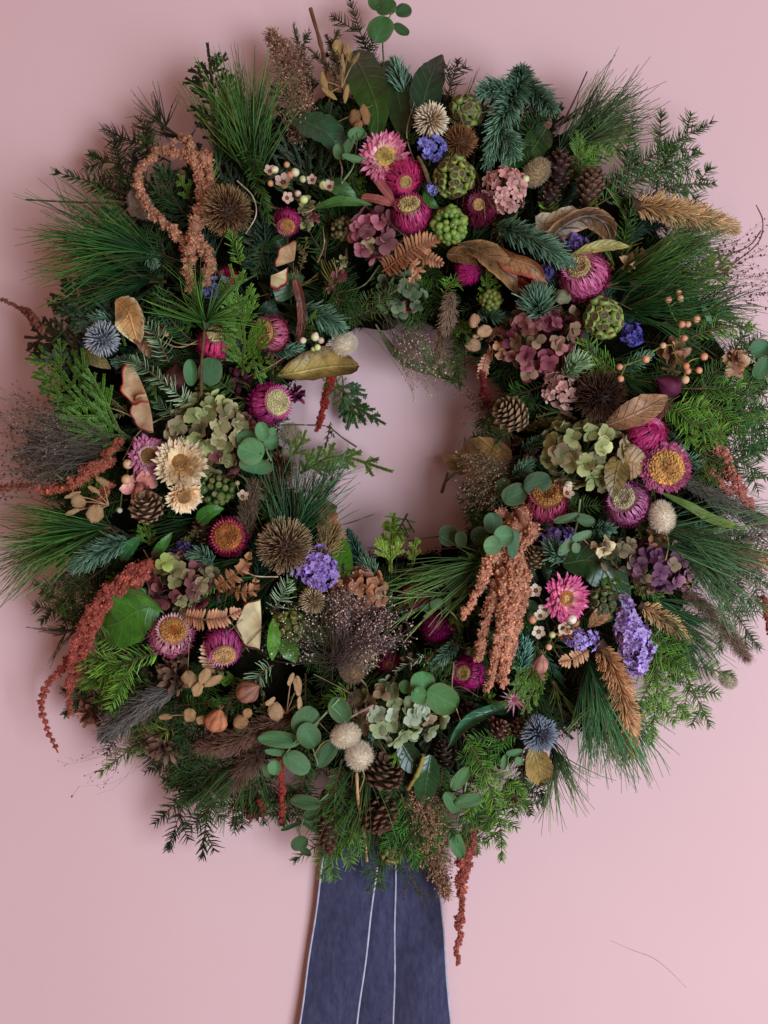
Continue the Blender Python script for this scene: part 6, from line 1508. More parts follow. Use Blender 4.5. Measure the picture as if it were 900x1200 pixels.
twig("thin purple tinged twig with buds over the upper rim near the pine", [(650, 160, 0.004), (668, 128, 0.012), (688, 84, 0.014)], 1.3, 0.8, rgb(96, 72, 76))
twig("short dark twig at the upper rim beside the budded one", [(650, 150, 0.004), (672, 132, 0.010), (694, 118, 0.010)], 1.3, 0.9, rgb(80, 58, 58))
twig("thin stem crossing the hole beneath the dangling red amaranth", [(330, 498, -0.006), (360, 498, -0.004), (384, 500, -0.006), (400, 512, -0.01), (418, 524, -0.012)], 0.8, 1.2, rgb(90, 80, 56))
# ------------------------------------------------------------------ conifers, one by one
def spruce(label, pts, L=15, nb=0, pal='spruce', dens=2.2, mark=None, name="spruce_sprig", reach=0.45, mode='flat', ang=58, rad=0.75, group=None, cat="spruce sprig", **k):
    return sprig(name, label, cat, pts, L, ang, dens, mode, pal, rad, nb, reach, mark=mark, group=group, **k)
def fir(label, pts, L=15, pal='blue', dens=7, mark=None, name="blue_fir_sprig", mode='upper', ang=42, rad=0.95, **k):
    return sprig(name, label, "fir sprig", pts, L, ang, dens, mode, pal, rad, mark=mark, stemr=1.6, mat="frost", **k)

# top
fir("blue noble fir branch curving down from the upper rim", [(612, 78, 0.010), (606, 105, 0.018), (588, 140, 0.020), (572, 190, 0.010)], 24, dens=11, mark="the upper blue fir", nb=3, reach=0.4)
fir("blue fir tip behind the bright berries and above the tan red rimmed leaf", [(578, 262, 0.010), (605, 272, 0.022), (640, 290, 0.028), (668, 310, 0.026)], 20, dens=12, mark="the central blue fir", tip=0.4)
fir("blue fir rosette above the burgundy hydrangea", [(632, 372, 0.016), (630, 358, 0.024), (626, 344, 0.024)], 24, dens=22, ang=48, mark="the blue fir rosette")
fir("small blue fir rosette beside the pale pink starry florets", [(660, 440, 0.012), (672, 430, 0.02), (684, 422, 0.018)], 18, dens=14, pal='pale')
fir("dark blue fir behind the twisted teal leaf", [(478, 120, -0.006), (470, 95, 0.0), (462, 72, 0.002)], 19, dens=7)
fir("dense noble fir tip near the rust amaranth's root", [(155, 634, 0.006), (130, 640, 0.016), (104, 652, 0.016), (86, 666, 0.012)], 18, dens=12, mark="the dense noble fir", ang=50)
fir("small dark blue fir tip at the hole beside the bright upright leaf", [(430, 668, 0.0), (420, 650, 0.004), (409, 624, 0.002)], 12, dens=10, pal=(rgb(20, 44, 40), rgb(62, 100, 92)))
fir("small blue fir tuft at the hole below the other", [(440, 684, 0.004), (434, 668, 0.008), (424, 655, 0.006)], 15, dens=12)
fir("teal fir tuft beside the hanging amaranth's end", [(610, 790, 0.008), (612, 772, 0.014), (614, 752, 0.014)], 16, dens=13, pal=(rgb(36, 70, 72), rgb(120, 168, 166)), mark="the teal fir tuft")
fir("blue green fir rosette under the mauve statice", [(662, 655, 0.010), (652, 648, 0.018), (644, 640, 0.016)], 17, dens=15)
fir("blue fir twig behind the grey blue thistle", [(150, 385, 0.0), (120, 375, 0.008), (92, 385, 0.006)], 15, dens=7)
fir("silver fir twig above the bunny tail at the top of the hole", [(350, 360, 0.0), (380, 372, 0.010), (400, 385, 0.008)], 20, dens=8, pal=(rgb(40, 72, 62), rgb(130, 170, 150)), mark="the silver fir twig", ang=48)
fir("blue fir tip beside the deep violet statice", [(250, 662, 0.004), (238, 650, 0.012), (222, 650, 0.012)], 13, dens=10)
fir("green blue fir tuft at the hole by the golden tan leaf", [(600, 560, 0.004), (612, 550, 0.010), (622, 540, 0.01)], 13, dens=12)
PALE2 = (rgb(96, 128, 104), rgb(206, 226, 204))
spruce("pale silver needled sprig pointing up between the wavy apple slices and clasping eucalyptus", [(224, 478, 0.014), (208, 462, 0.022), (192, 448, 0.020)], 13, pal=PALE2, dens=1.5, name="silver_fir_sprig", cat="fir sprig", mat="frost", rad=1.0, ang=52, mark="the silver needled sprig")
spruce("silver green sprig beside the amber leaf", [(198, 424, 0.010), (186, 400, 0.018), (170, 376, 0.016)], 13, pal='pale', dens=1.6, name="silver_fir_sprig", cat="fir sprig", mat="frost", rad=0.95)
spruce("silver green sprig lying over the wavy apple slices", [(200, 456, 0.014), (176, 436, 0.022), (148, 420, 0.020)], 13, pal='pale', dens=1.7, name="silver_fir_sprig", cat="fir sprig", mat="frost", rad=0.95)
spruce("grey green sprig below the silver needled sprig", [(215, 500, 0.004), (200, 485, 0.014), (182, 470, 0.012)], 12, pal=(rgb(50, 80, 58), rgb(120, 156, 120)), dens=1.8, name="silver_fir_sprig", cat="fir sprig", mat="frost")
spruce("white lined fir tip under the largest teasel", [(322, 714, 0.010), (330, 700, 0.018), (338, 682, 0.016)], 14, pal=PALE2, dens=1.6, name="silver_fir_sprig", cat="fir sprig", mat="frost", rad=1.0)
spruce("white lined fir tip beside the rosy brown pod", [(318, 780, 0.008), (306, 788, 0.016), (296, 802, 0.014)], 14, pal=PALE2, dens=1.0, name="silver_fir_sprig", cat="fir sprig", mat="frost", rad=1.0)
spruce("blue white sprig in the shade above the round eucalyptus trio", [(505, 770, 0.004), (490, 772, 0.010), (464, 786, 0.010)], 9, pal=PALE2, dens=1.0, name="silver_fir_sprig", cat="fir sprig", mat="frost", mode='round')
cedar("cedar_sprig", "dark cedar spire pointing up at the upper rim", [(262, 170, 0.0), (252, 120, 0.010), (243, 52, 0.012)], 9, 0.34, 'cedardark', L=6, Wd=1.6, mark="the dark cedar spire")
pine("pine_sprig", "dense dark pine tuft standing beside the tan froth plume", [(300, 215, -0.004), (295, 185, 0.004), (290, 160, 0.008)], 105, 520, 22, 'pine', mark="the dark upper pine")
pine("pine_sprig", "second dark pine tuft between cedar spire and upper pine", [(255, 200, -0.006), (262, 170, 0.002), (268, 145, 0.004)], 85, 320, 24, 'pine')
spruce("spruce sprig beside the golden tipped teasel arching past the waxflower", [(282, 110, 0.004), (290, 170, 0.014), (302, 215, 0.018), (318, 262, 0.014)], 14, 0, 'spruce', 3.2, mark="the arching spruce sprig", mode='upper')
spruce("small bright spruce tip under the golden tipped teasel", [(282, 310, 0.008), (276, 292, 0.016), (270, 272, 0.018)], 11, pal='bright', dens=3, mode='round')
spruce("dark yew sprig with needles like a comb at the upper left rim".replace("upper left rim", "rim above the long pine tuft"), [(150, 228, 0.008), (110, 214, 0.012), (66, 202, 0.012)], 15, pal='yew', dens=1.3, name="yew_sprig", cat="yew sprig", rad=1.0, mark="the comb like yew")
spruce("dark yew sprig behind the amaranth loop's tip", [(200, 190, 0.0), (160, 168, 0.008), (120, 150, 0.008)], 16, 3, 'yew', 1.6, name="yew_sprig", cat="yew sprig")
pine("pine_sprig", "thin pine needles fanning out on the rim over the amaranth loop", [(215, 165, -0.006), (195, 150, 0), (180, 140, 0.002)], 62, 120, 30, (rgb(40, 56, 44), rgb(90, 100, 84)))
spruce("mid green spruce tip within the amaranth loop's top", [(176, 190, 0.0), (174, 170, 0.008), (172, 150, 0.008)], 13, pal='spruce', dens=2)
spruce("dark spruce sprig seen through the amaranth loop", [(215, 250, -0.010), (200, 225, -0.002), (188, 196, 0.0)], 18, 2, 'dark', 2.4)
spruce("dark small needled yew twig rising beside the top eucalyptus", [(448, 100, 0.004), (425, 45, 0.012), (408, -6, 0.012)], 12, 3, 'yew', 1.5, name="yew_sprig", cat="yew sprig", rad=0.8)
spruce("brown green heather twig beside the thick top twig", [(385, 120, 0.0), (395, 80, 0.008), (382, 40, 0.008)], 8, 2, (rgb(60, 50, 34), rgb(130, 104, 70)), 2.4, mode='round', name="heather_sprig", cat="heather sprig")
spruce("small heather twig between froth plume and thick top twig", [(368, 100, 0.0), (352, 60, 0.006), (344, 28, 0.006)], 9, 2, (rgb(60, 66, 50), rgb(120, 118, 92)), 2.0, mode='round', name="heather_sprig", cat="heather sprig")
spruce("dark yew tip beside the olive berries at the top rim", [(522, 118, 0.0), (530, 96, 0.006), (537, 70, 0.008)], 12, 2, 'yew', 1.4, name="yew_sprig", cat="yew sprig")
# upper right
pine("pine_sprig", "long needled pine tuft fanning out at the upper rim", [(650, 185, 0.0), (675, 165, 0.006), (700, 145, 0.008)], 108, 420, 17, (rgb(36, 66, 48), rgb(110, 140, 104)), mark="the upper rim pine")
spruce("spruce branch reaching furthest at the upper rim", [(700, 225, 0.0), (760, 185, 0.010), (836, 142, 0.010)], 15, 5, 'spruce', 2.0, mark="the reaching spruce branch", reach=0.38)
spruce("second spruce branch just under the reaching one", [(700, 240, 0.0), (760, 205, 0.012), (822, 178, 0.010)], 15, 4, (rgb(36, 74, 42), rgb(92, 138, 86)), 2.0, reach=0.35)
spruce("flat spruce tip over the upper golden spike", [(745, 235, 0.010), (790, 218, 0.014), (838, 215, 0.012)], 15, 3, 'spruce', 1.6)
spruce("mid green spruce spray behind the closed larch cone", [(660, 220, -0.004), (700, 175, 0.008), (740, 165, 0.010)], 15, 5, 'bright', 2.0)
spruce("upright spruce tip beside the arching brown leaf", [(728, 300, 0.006), (735, 262, 0.014), (742, 230, 0.012)], 13, 0, 'spruce', 3, mode='round')
cedar("cedar_sprig", "small bright cedar tip above the dark open cone", [(672, 200, 0.004), (682, 180, 0.012), (700, 150, 0.012)], 5, 0.4, 'cedar')
spruce("dark green spruce behind the sandy bunny tail", [(640, 195, -0.010), (620, 150, 0.0), (640, 110, 0.002)], 16, 5, 'dark', 2.2)
pine("pine_sprig", "sweeping pine tuft beyond the big magenta dome strawflower", [(710, 335, 0.0), (740, 325, 0.008), (770, 315, 0.010)], 100, 420, 18, 'pine', mark="the sweeping pine")
pine("pine_sprig", "deep green pine tuft under the sweeping one", [(715, 365, -0.006), (745, 360, 0.002), (775, 352, 0.004)], 96, 360, 20, (rgb(22, 52, 34), rgb(70, 120, 78)))
pine("pine_sprig", "fine pine fan at the rim below the upper golden spike", [(755, 300, 0.0), (780, 292, 0.006), (800, 288, 0.006)], 70, 200, 20, (rgb(40, 72, 50), rgb(104, 140, 104)))
cedar("cedar_sprig", "lime green cedar tip at the rim beside the airy seed grass", [(800, 345, 0.004), (830, 325, 0.012), (855, 298, 0.012)], 7, 0.35, 'lime', L=5)
spruce("flat spruce tip over the peach berries", [(810, 395, 0.008), (840, 385, 0.016), (885, 382, 0.014)], 16, 0, 'bright', 1.6, mark="the flat spruce over the berries")
spruce("big spruce branch below the crinkled caramel leaves", [(790, 455, 0.0), (835, 455, 0.010), (905, 448, 0.012)], 16, 6, 'spruce', 2.2, reach=0.34, mark="the big side spruce")
spruce("spruce branch angled down beside the plum bud", [(770, 470, 0.004), (805, 490, 0.014), (845, 520, 0.012)], 16, 5, 'bright', 2.2, reach=0.4)
spruce("drooping spruce branch on the rim by the salmon amaranth", [(790, 480, 0.0), (830, 540, 0.008), (838, 575, 0.008)], 13, 4, 'spruce', 2.0)
spruce("dense spruce branch at the far rim under the big side spruce", [(820, 480, -0.002), (865, 500, 0.008), (912, 530, 0.010)], 16, 5, (rgb(28, 66, 34), rgb(76, 132, 68)), 2.2, reach=0.38)
spruce("small spruce spray beside the lime rimmed berries", [(722, 436, 0.006), (700, 420, 0.014), (676, 400, 0.012)], 15, 2, 'bright', 1.6)
spruce("shaded spruce tip over the tan inner cone", [(640, 450, -0.006), (615, 460, 0.0), (592, 468, 0.0)], 15, 2, 'spruce', 1.8)
# right lower
pine("pine_sprig", "long loose pine branch sweeping to the far rim", [(745, 620, 0.0), (790, 632, 0.010), (830, 655, 0.012)], 118, 460, 20, (rgb(34, 70, 56), rgb(120, 160, 134)), mark="the long loose pine")
pine("pine_sprig", "dark pine tuft pointing below the pinkish foxtail", [(745, 690, -0.004), (775, 715, 0.004), (800, 740, 0.006)], 78, 340, 22, (rgb(24, 60, 44), rgb(80, 132, 96)), mark="the pine under the foxtail")
pine("pine_sprig", "dark pine needles under the cream disc strawflower and grass blade", [(735, 610, -0.004), (775, 625, 0.004), (815, 640, 0.006)], 90, 300, 24, (rgb(22, 50, 42), rgb(78, 118, 100)))
pine("pine_sprig", "pine tuft fanning at the far rim below the smoky plume", [(820, 575, -0.006), (850, 590, 0.0), (872, 602, 0.004)], 70, 140, 26, (rgb(50, 72, 62), rgb(130, 156, 140)))
spruce("grey green spruce tip pointing down at the rim by the cream bunny tail", [(830, 650, 0.0), (850, 700, 0.010), (890, 760, 0.010)], 15, 4, (rgb(48, 72, 58), rgb(124, 148, 124)), 1.6)
spruce("bright spruce branch hanging beyond the hanging copper spike", [(752, 735, 0.004), (770, 790, 0.014), (763, 872, 0.012)], 17, 6, 'bright', 2.2, reach=0.42, mark="the bright hanging spruce")
spruce("spruce tip drooping on the wall beside the bright hanging spruce", [(780, 755, 0.0), (805, 795, 0.010), (832, 850, 0.010)], 15, 4, (rgb(56, 90, 44), rgb(130, 164, 96)), 1.8)
spruce("upper spruce tip between short golden spike and pine needles", [(762, 740, 0.006), (780, 760, 0.014), (800, 775, 0.012)], 16, 2, 'bright', 2.2)
pine("pine_sprig", "heavy pine tuft hanging beside the hanging copper spike", [(688, 770, 0.002), (692, 795, 0.010), (700, 825, 0.012)], 102, 460, 15, (rgb(26, 66, 52), rgb(104, 156, 126)), mark="the heavy hanging pine")
pine("pine_sprig", "pine tuft behind the copper spike's end", [(725, 800, -0.004), (732, 830, 0.004), (735, 850, 0.004)], 80, 240, 20, (rgb(30, 66, 52), rgb(104, 146, 118)))
pine("pine_sprig", "sparse pine fan hanging under the gold olive leaf", [(640, 855, -0.006), (648, 880, 0.002), (650, 895, 0.002)], 78, 150, 24, (rgb(40, 64, 50), rgb(130, 156, 124)), mark="the sparse bottom pine")
pine("pine_sprig", "few pale pine needles crossing beside the slate blue thistle", [(712, 812, 0.018), (704, 822, 0.022)], 68, 14, 9, (rgb(130, 150, 120), rgb(190, 206, 176)))
cedar("cedar_sprig", "fresh green cedar tip beside the teal fir tuft", [(630, 752, 0.006), (618, 790, 0.016), (596, 815, 0.014)], 8, 0.36, 'cedar', mark="the fresh cedar tip", L=5)
cedar("cedar_sprig", "second cedar tip beside the starry pink flower", [(636, 770, 0.004), (628, 800, 0.012), (612, 835, 0.010)], 6, 0.32, 'cedar')
# bottom
spruce("spruce branch hanging from the bottom beside the red tail", [(540, 855, 0.006), (565, 900, 0.016), (585, 960, 0.016), (588, 1008, 0.012)], 14, 6, 'bright', 2.4, reach=0.3, mark="the bottom spruce")
spruce("spruce branch under the curled teal leaf", [(610, 850, 0.004), (575, 875, 0.012), (545, 905, 0.012)], 13, 4, (rgb(48, 96, 42), rgb(110, 164, 84)), 2.4)
spruce("short spruce tip beside the bottom spruce at the rim", [(600, 880, 0.0), (612, 915, 0.008), (590, 950, 0.010)], 12, 3, 'spruce', 2.2)
spruce("bright yew like spruce tips spreading over the ribbon's top", [(420, 960, 0.004), (400, 990, 0.014), (375, 1030, 0.014)], 13, 5, 'bright', 1.8, reach=0.5, mark="the spruce over the ribbon")
spruce("spruce tips beside the olive hanging berries", [(450, 965, 0.002), (455, 1000, 0.010), (430, 1045, 0.010)], 12, 5, 'spruce', 1.8, reach=0.45)
spruce("spruce spray between lowest open cone and hanging froth", [(470, 930, 0.002), (480, 970, 0.010), (486, 1020, 0.010)], 13, 5, (rgb(40, 84, 34), rgb(90, 148, 70)), 2.0)
spruce("thin dark twigs with tiny needles trailing over the ribbon", [(470, 985, 0.004), (480, 1020, 0.008), (500, 1068, 0.006)], 5, 3, 'dark', 1.2, name="heather_sprig", cat="heather sprig", rad=0.6)
spruce("flat yew tip below the dangling bottom eucalyptus", [(395, 980, 0.0), (370, 992, 0.008), (345, 1008, 0.008)], 13, 0, (rgb(44, 60, 28), rgb(104, 120, 62)), 1.4, name="yew_sprig", cat="yew sprig")
spruce("dark yew branch drooping at the lower rim", [(250, 890, 0.0), (245, 930, 0.010), (236, 1008, 0.010)], 16, 5, 'yew', 1.5, name="yew_sprig", cat="yew sprig", rad=1.05, mark="the drooping yew", reach=0.3)
spruce("dark yew branch beside the drooping one, ending in a crooked tip", [(225, 890, 0.0), (215, 940, 0.008), (196, 996, 0.008)], 15, 3, 'yew', 1.5, name="yew_sprig", cat="yew sprig", rad=1.0)
spruce("deep green yew spray at the lower rim under the dark foxtail", [(280, 900, -0.002), (235, 905, 0.010), (195, 925, 0.010)], 15, 6, 'dark', 1.9, name="yew_sprig", cat="yew sprig", rad=1.0, reach=0.5)
spruce("dark yew comb beside the curled rust amaranth", [(300, 910, 0.0), (280, 940, 0.006), (275, 975, 0.006)], 15, 2, (rgb(40, 30, 24), rgb(76, 62, 44)), 1.4, name="yew_sprig", cat="yew sprig")
spruce("dark fir tip behind the thin red amaranth tail", [(350, 925, -0.004), (330, 930, 0.002), (308, 935, 0.004)], 14, 2, 'dark', 2.4)
spruce("light green spruce tip at the rim under the silvery plume", [(205, 852, 0.006), (165, 870, 0.014), (118, 905, 0.012)], 16, 0, (rgb(90, 110, 50), rgb(160, 172, 96)), 1.6, mark="the light rim spruce")
# left
spruce("bright spruce branch under the large bright green leaf", [(190, 765, 0.006), (150, 775, 0.016), (95, 805, 0.014)], 16, 6, 'bright', 2.2, reach=0.42, mark="the bright side spruce")
spruce("small spruce tip touching the large bright green leaf", [(150, 760, 0.010), (130, 750, 0.016), (104, 742, 0.014)], 13, 0, 'bright', 2.0)
spruce("spruce branch behind the rust amaranth", [(185, 800, 0.0), (145, 810, 0.008), (110, 830, 0.008)], 14, 4, 'spruce', 2.0)
pine("pine_sprig", "long needled pine tuft spreading on the rim beside the amaranth loop", [(190, 300, 0.0), (160, 292, 0.010), (135, 288, 0.012)], 118, 520, 24, (rgb(22, 58, 32), rgb(76, 134, 72)), mark="the long rim pine")
pine("pine_sprig", "darker pine tuft beneath the long rim pine", [(195, 330, -0.008), (165, 330, 0.0), (140, 330, 0.002)], 95, 300, 26, (rgb(18, 44, 26), rgb(56, 104, 58)))
spruce("dark spruce behind the amaranth's bushy end", [(230, 310, -0.008), (195, 300, 0.0), (160, 275, 0.004)], 16, 4, 'dark', 2.2)
pine("pine_sprig", "upright bright pine twig with a bare brown stem", [(236, 472, 0.010), (236, 430, 0.024), (240, 385, 0.028), (242, 372, 0.028)], 72, 200, 50, (rgb(44, 92, 44), rgb(120, 172, 92)), start=0.9, mark="the upright pine twig")
spruce("blue green spruce spray behind the upright pine twig", [(225, 400, -0.002), (200, 375, 0.008), (180, 345, 0.008)], 14, 4, (rgb(30, 66, 46), rgb(90, 140, 100)), 2.2)
cedar("cedar_sprig", "feathery cedar sprig upright beside the crimson profile strawflower", [(284, 440, 0.006), (286, 390, 0.022), (276, 335, 0.022), (270, 312, 0.018)], 12, 0.34, 'cedar', mark="the feathery cedar", L=5.5)
cedar("cedar_sprig", "green cedar tip above the inner edge strawflower", [(290, 400, 0.008), (298, 425, 0.018), (306, 448, 0.014)], 7, 0.32, 'cedar', L=5)
cedar("cedar_sprig", "wide cedar spray with golden tips at the rim above the seed grass fan", [(160, 520, 0.004), (110, 480, 0.014), (48, 408, 0.014)], 12, 0.42, (rgb(30, 66, 28), rgb(108, 150, 58)), mark="the golden tipped cedar", L=6)
cedar("cedar_sprig", "second cedar spray under the golden tipped one", [(155, 530, 0.0), (105, 505, 0.010), (58, 470, 0.010)], 10, 0.42, 'cedar', L=5.5)
cedar("cedar_sprig", "dark cedar spray at the rim behind the grey blue thistle", [(150, 390, -0.008), (105, 360, 0.004), (60, 345, 0.006)], 10, 0.42, 'cedardark', L=6, Wd=1.8)
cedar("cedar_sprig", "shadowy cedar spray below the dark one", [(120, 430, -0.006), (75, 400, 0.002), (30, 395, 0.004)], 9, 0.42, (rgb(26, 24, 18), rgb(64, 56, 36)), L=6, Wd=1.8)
pine("pine_sprig", "long pine tuft sweeping past the frame edge beside the dense noble fir", [(130, 618, 0.0), (100, 622, 0.010), (70, 630, 0.012)], 112, 420, 20, (rgb(26, 62, 30), rgb(94, 142, 74)), mark="the sweeping side pine")
spruce("dark spruce branch between the sweeping side pine and rust amaranth", [(130, 660, -0.004), (90, 690, 0.006), (48, 728, 0.008)], 15, 6, (rgb(34, 54, 28), rgb(84, 104, 54)), 2.0, reach=0.4)
pine("pine_sprig", "few dark pine needles on the wall by the rust amaranth", [(105, 730, -0.01), (85, 738, 0.0), (70, 744, 0.0)], 50, 40, 24, (rgb(50, 50, 36), rgb(80, 76, 56)))
spruce("dark fir tip at the end of the rust amaranth tails", [(115, 790, -0.004), (95, 815, 0.004), (75, 838, 0.006)], 12, 3, 'dark', 2.6)
# around the hole
pine("pine_sprig", "blue green pine tuft rising behind the largest teasel", [(335, 660, -0.004), (340, 630, 0.004), (345, 605, 0.006)], 105, 420, 26, (rgb(20, 54, 46), rgb(90, 140, 118)), mark="the inner pine tuft")
pine("pine_sprig", "straight dark pine needles reaching into the hole", [(350, 640, -0.006), (365, 610, -0.002), (378, 585, -0.002)], 78, 90, 18, (rgb(50, 52, 40), rgb(96, 92, 72)))
cedar("cedar_sprig", "olive green cypress tip pointing into the hole", [(350, 555, -0.010), (395, 535, -0.004), (458, 552, -0.006)], 8, 0.22, (rgb(56, 82, 28), rgb(130, 152, 66)), L=7, Wd=1.6, mark="the olive cypress tip")
cedar("cedar_sprig", "flat cedar fan hanging in the hole beneath the bronze leaf", [(395, 450, -0.006), (410, 470, -0.004), (418, 500, -0.006)], 6, 0.6, (rgb(26, 56, 32), rgb(66, 104, 58)), L=6, mark="the hanging cedar fan")
cedar("cedar_sprig", "small cedar tip pointing across the hole beside the hanging fan", [(400, 468, -0.008), (425, 482, -0.004), (450, 496, -0.006)], 6, 0.3, (rgb(26, 56, 32), rgb(66, 104, 58)), L=6)
cedar("cedar_sprig", "yellow green cypress tip upright in the bottom of the hole", [(458, 672, -0.002), (458, 640, 0.002), (462, 602, 0.0)], 7, 0.25, 'lime', L=7, Wd=1.6, mark="the upright cypress tip")
cedar("cedar_sprig", "small cypress tip beside the upright one in the hole", [(484, 662, -0.004), (486, 645, 0.0), (488, 632, 0.0)], 5, 0.3, 'lime', L=6, Wd=1.5)
cedar("cedar_sprig", "small lime cypress at the side of the mint eucalyptus rosette", [(338, 540, -0.004), (352, 520, 0.0), (358, 506, 0.0)], 5, 0.4, (rgb(70, 92, 34), rgb(150, 160, 74)), L=6)
pine("pine_sprig", "long pine needles lying across the bottom of the ring", [(580, 655, 0.004), (560, 660, 0.010), (540, 664, 0.010)], 108, 110, 13, (rgb(44, 80, 48), rgb(130, 166, 110)), mark="the lying pine needles", sag=0.1)
pine("pine_sprig", "sparse light pine needles above the shaded deep magenta strawflower", [(560, 690, 0.0), (540, 694, 0.008), (530, 696, 0.01)], 92, 36, 16, (rgb(80, 104, 70), rgb(176, 196, 150)), sag=0.22)
spruce("dark spruce tip at the hole above the golden tan leaf", [(600, 505, -0.004), (575, 515, 0.0), (548, 528, -0.002)], 14, 4, 'dark', 2.0)
spruce("dark spruce tip at the hole below the golden tan leaf", [(600, 590, -0.006), (570, 585, -0.002), (542, 570, -0.004)], 13, 3, 'dark', 2.0)
spruce("green spruce tip in the dark gap beside the amaranth's end", [(535, 775, -0.002), (515, 778, 0.004), (492, 772, 0.004)], 13, 2, 'spruce', 2.2)
spruce("spruce sprig in the shade above the top of the hole", [(380, 330, -0.004), (400, 350, 0.004), (425, 368, 0.004)], 16, 4, 'dark', 2.0)
spruce("thin needled spruce by the papery disc trio", [(545, 430, -0.004), (545, 405, 0.004), (530, 385, 0.002)], 13, 3, 'dark', 1.8)
spruce("small bright needled tip above the inner foxtail", [(520, 345, 0.002), (530, 330, 0.008), (540, 322, 0.008)], 10, 2, 'bright', 1.8)
spruce("olive spruce twig over the green florets at the hole's top", [(400, 375, 0.0), (430, 365, 0.008), (462, 340, 0.008)], 13, 3, (rgb(44, 60, 34), rgb(96, 112, 66)), 1.8)

# the inner rim of the opening
spruce("dark spruce tip reaching into the hole under the dark red tail", [(610, 470, -0.012), (585, 490, -0.004), (558, 500, -0.006)], 13, 4, 'spruce', 2.0, reach=0.45)
spruce("green spruce tip leaning into the hole above the eucalyptus on the amaranth", [(600, 610, -0.012), (570, 605, -0.004), (545, 596, -0.006)], 13, 4, 'spruce', 2.0, reach=0.45)
spruce("olive spruce tip at the top of the hole beside the olive strap leaf", [(540, 400, -0.012), (530, 425, -0.006), (540, 452, -0.008)], 13, 4, (rgb(46, 60, 30), rgb(104, 124, 66)), 2.0, reach=0.45)
pine("pine_sprig", "thin pine needles fringing the hole under the golden tan leaf", [(620, 560, -0.012), (590, 566, -0.006)], 52, 70, 26, (rgb(34, 56, 32), rgb(96, 124, 78)))
# the outer side
spruce("dark spruce branch filling the gap under the tan honesty flakes", [(250, 800, -0.020), (215, 815, -0.012), (180, 830, -0.010)], 15, 6, 'dark', 2.6, reach=0.5)
spruce("dark spruce branch behind the silvery grass plume", [(210, 790, -0.020), (175, 800, -0.012), (138, 812, -0.010)], 15, 6, 'dark', 2.6, reach=0.5)
spruce("dark spruce branch under the small tan flakes", [(240, 830, -0.020), (210, 845, -0.012), (185, 868, -0.010)], 15, 6, 'dark', 2.6, reach=0.5)
cedar("cedar_sprig", "dark cedar spray low under the russet bloom", [(190, 760, -0.018), (155, 780, -0.010), (120, 815, -0.010)], 9, 0.5, 'cedardark', L=6, Wd=1.8)
spruce("spruce branch reaching past the frame edge under the pale rim eucalyptus", [(820, 440, -0.006), (865, 430, 0.004), (915, 436, 0.006)], 16, 6, 'spruce', 2.2, reach=0.4)
spruce("bright spruce spray between the salmon amaranth and the dense side spruce", [(800, 470, -0.004), (850, 478, 0.006), (905, 492, 0.006)], 16, 6, 'bright', 2.2, reach=0.4)
spruce("deep spruce spray behind the salmon amaranth", [(800, 500, -0.008), (850, 530, 0.0), (900, 560, 0.002)], 16, 6, 'spruce', 2.2, reach=0.42)
pine("pine_sprig", "dark pine tuft behind the peach berries", [(770, 380, -0.008), (805, 372, 0.0), (830, 366, 0.002)], 80, 300, 26, (rgb(28, 54, 32), rgb(84, 126, 72)))
spruce("shaded spruce branch behind the long loose pine", [(800, 620, -0.008), (850, 650, 0.0), (905, 690, 0.002)], 15, 6, 'dark', 2.2, reach=0.4)
spruce("dark spruce branch at the rim behind the dark seed grass fan", [(140, 500, -0.010), (90, 520, 0.0), (30, 540, 0.002)], 15, 6, 'dark', 2.0, reach=0.42)
spruce("dark spruce branch under the outward amaranth tail", [(150, 585, -0.010), (100, 595, 0.0), (50, 600, 0.002)], 15, 5, 'dark', 2.0, reach=0.42)
spruce("shaded spruce branch beyond the comb like yew", [(190, 240, -0.010), (140, 195, 0.0), (105, 180, 0.002)], 15, 5, 'dark', 2.0, reach=0.42)

# thick greenery along the bottom and the lower rim
spruce("green spruce branch hanging above the ribbon beside the long drooping cone", [(400, 890, -0.004), (392, 940, 0.006), (398, 1004, 0.006)], 14, 6, 'spruce', 2.2, reach=0.4)
spruce("dark spruce branch behind the two open cones", [(470, 880, -0.010), (456, 940, -0.002), (446, 1010, 0.0)], 15, 6, 'dark', 2.2, reach=0.42)
spruce("green spruce branch filling the rim between red tail and dangling eucalyptus", [(362, 890, -0.010), (350, 930, 0.0), (330, 968, 0.002)], 14, 6, 'dark', 2.2, reach=0.4)
spruce("spruce branch spreading under the hanging froth plume", [(520, 890, -0.010), (512, 950, 0.0), (500, 1010, 0.0)], 14, 6, 'spruce', 2.2, reach=0.4)
pine("pine_sprig", "pine tuft hanging behind the lowest open cone", [(430, 880, -0.012), (420, 930, -0.004)], 86, 260, 26, (rgb(26, 50, 30), rgb(84, 116, 70)))
pine("pine_sprig", "pine tuft spreading under the brown foxtails", [(300, 870, -0.012), (280, 905, -0.004)], 84, 240, 28, (rgb(26, 48, 30), rgb(80, 112, 68)))
spruce("spruce branch beneath the terracotta pod", [(260, 850, -0.012), (225, 880, -0.002), (170, 905, 0.0)], 15, 6, 'dark', 2.2, reach=0.42)
spruce("olive spruce branch under the light rim spruce", [(200, 830, -0.010), (160, 850, 0.0), (120, 868, 0.002)], 14, 5, (rgb(46, 60, 30), rgb(110, 130, 70)), 2.0, reach=0.42)
spruce("deep spruce branch beside the drooping yew and red tail", [(310, 880, -0.010), (300, 930, 0.0), (270, 968, 0.0)], 14, 5, 'dark', 2.0, reach=0.42)
spruce("spruce branch under the bottom oval eucalyptus", [(560, 890, -0.010), (545, 950, -0.002), (560, 1000, 0.0)], 13, 5, 'spruce', 2.2, reach=0.35)
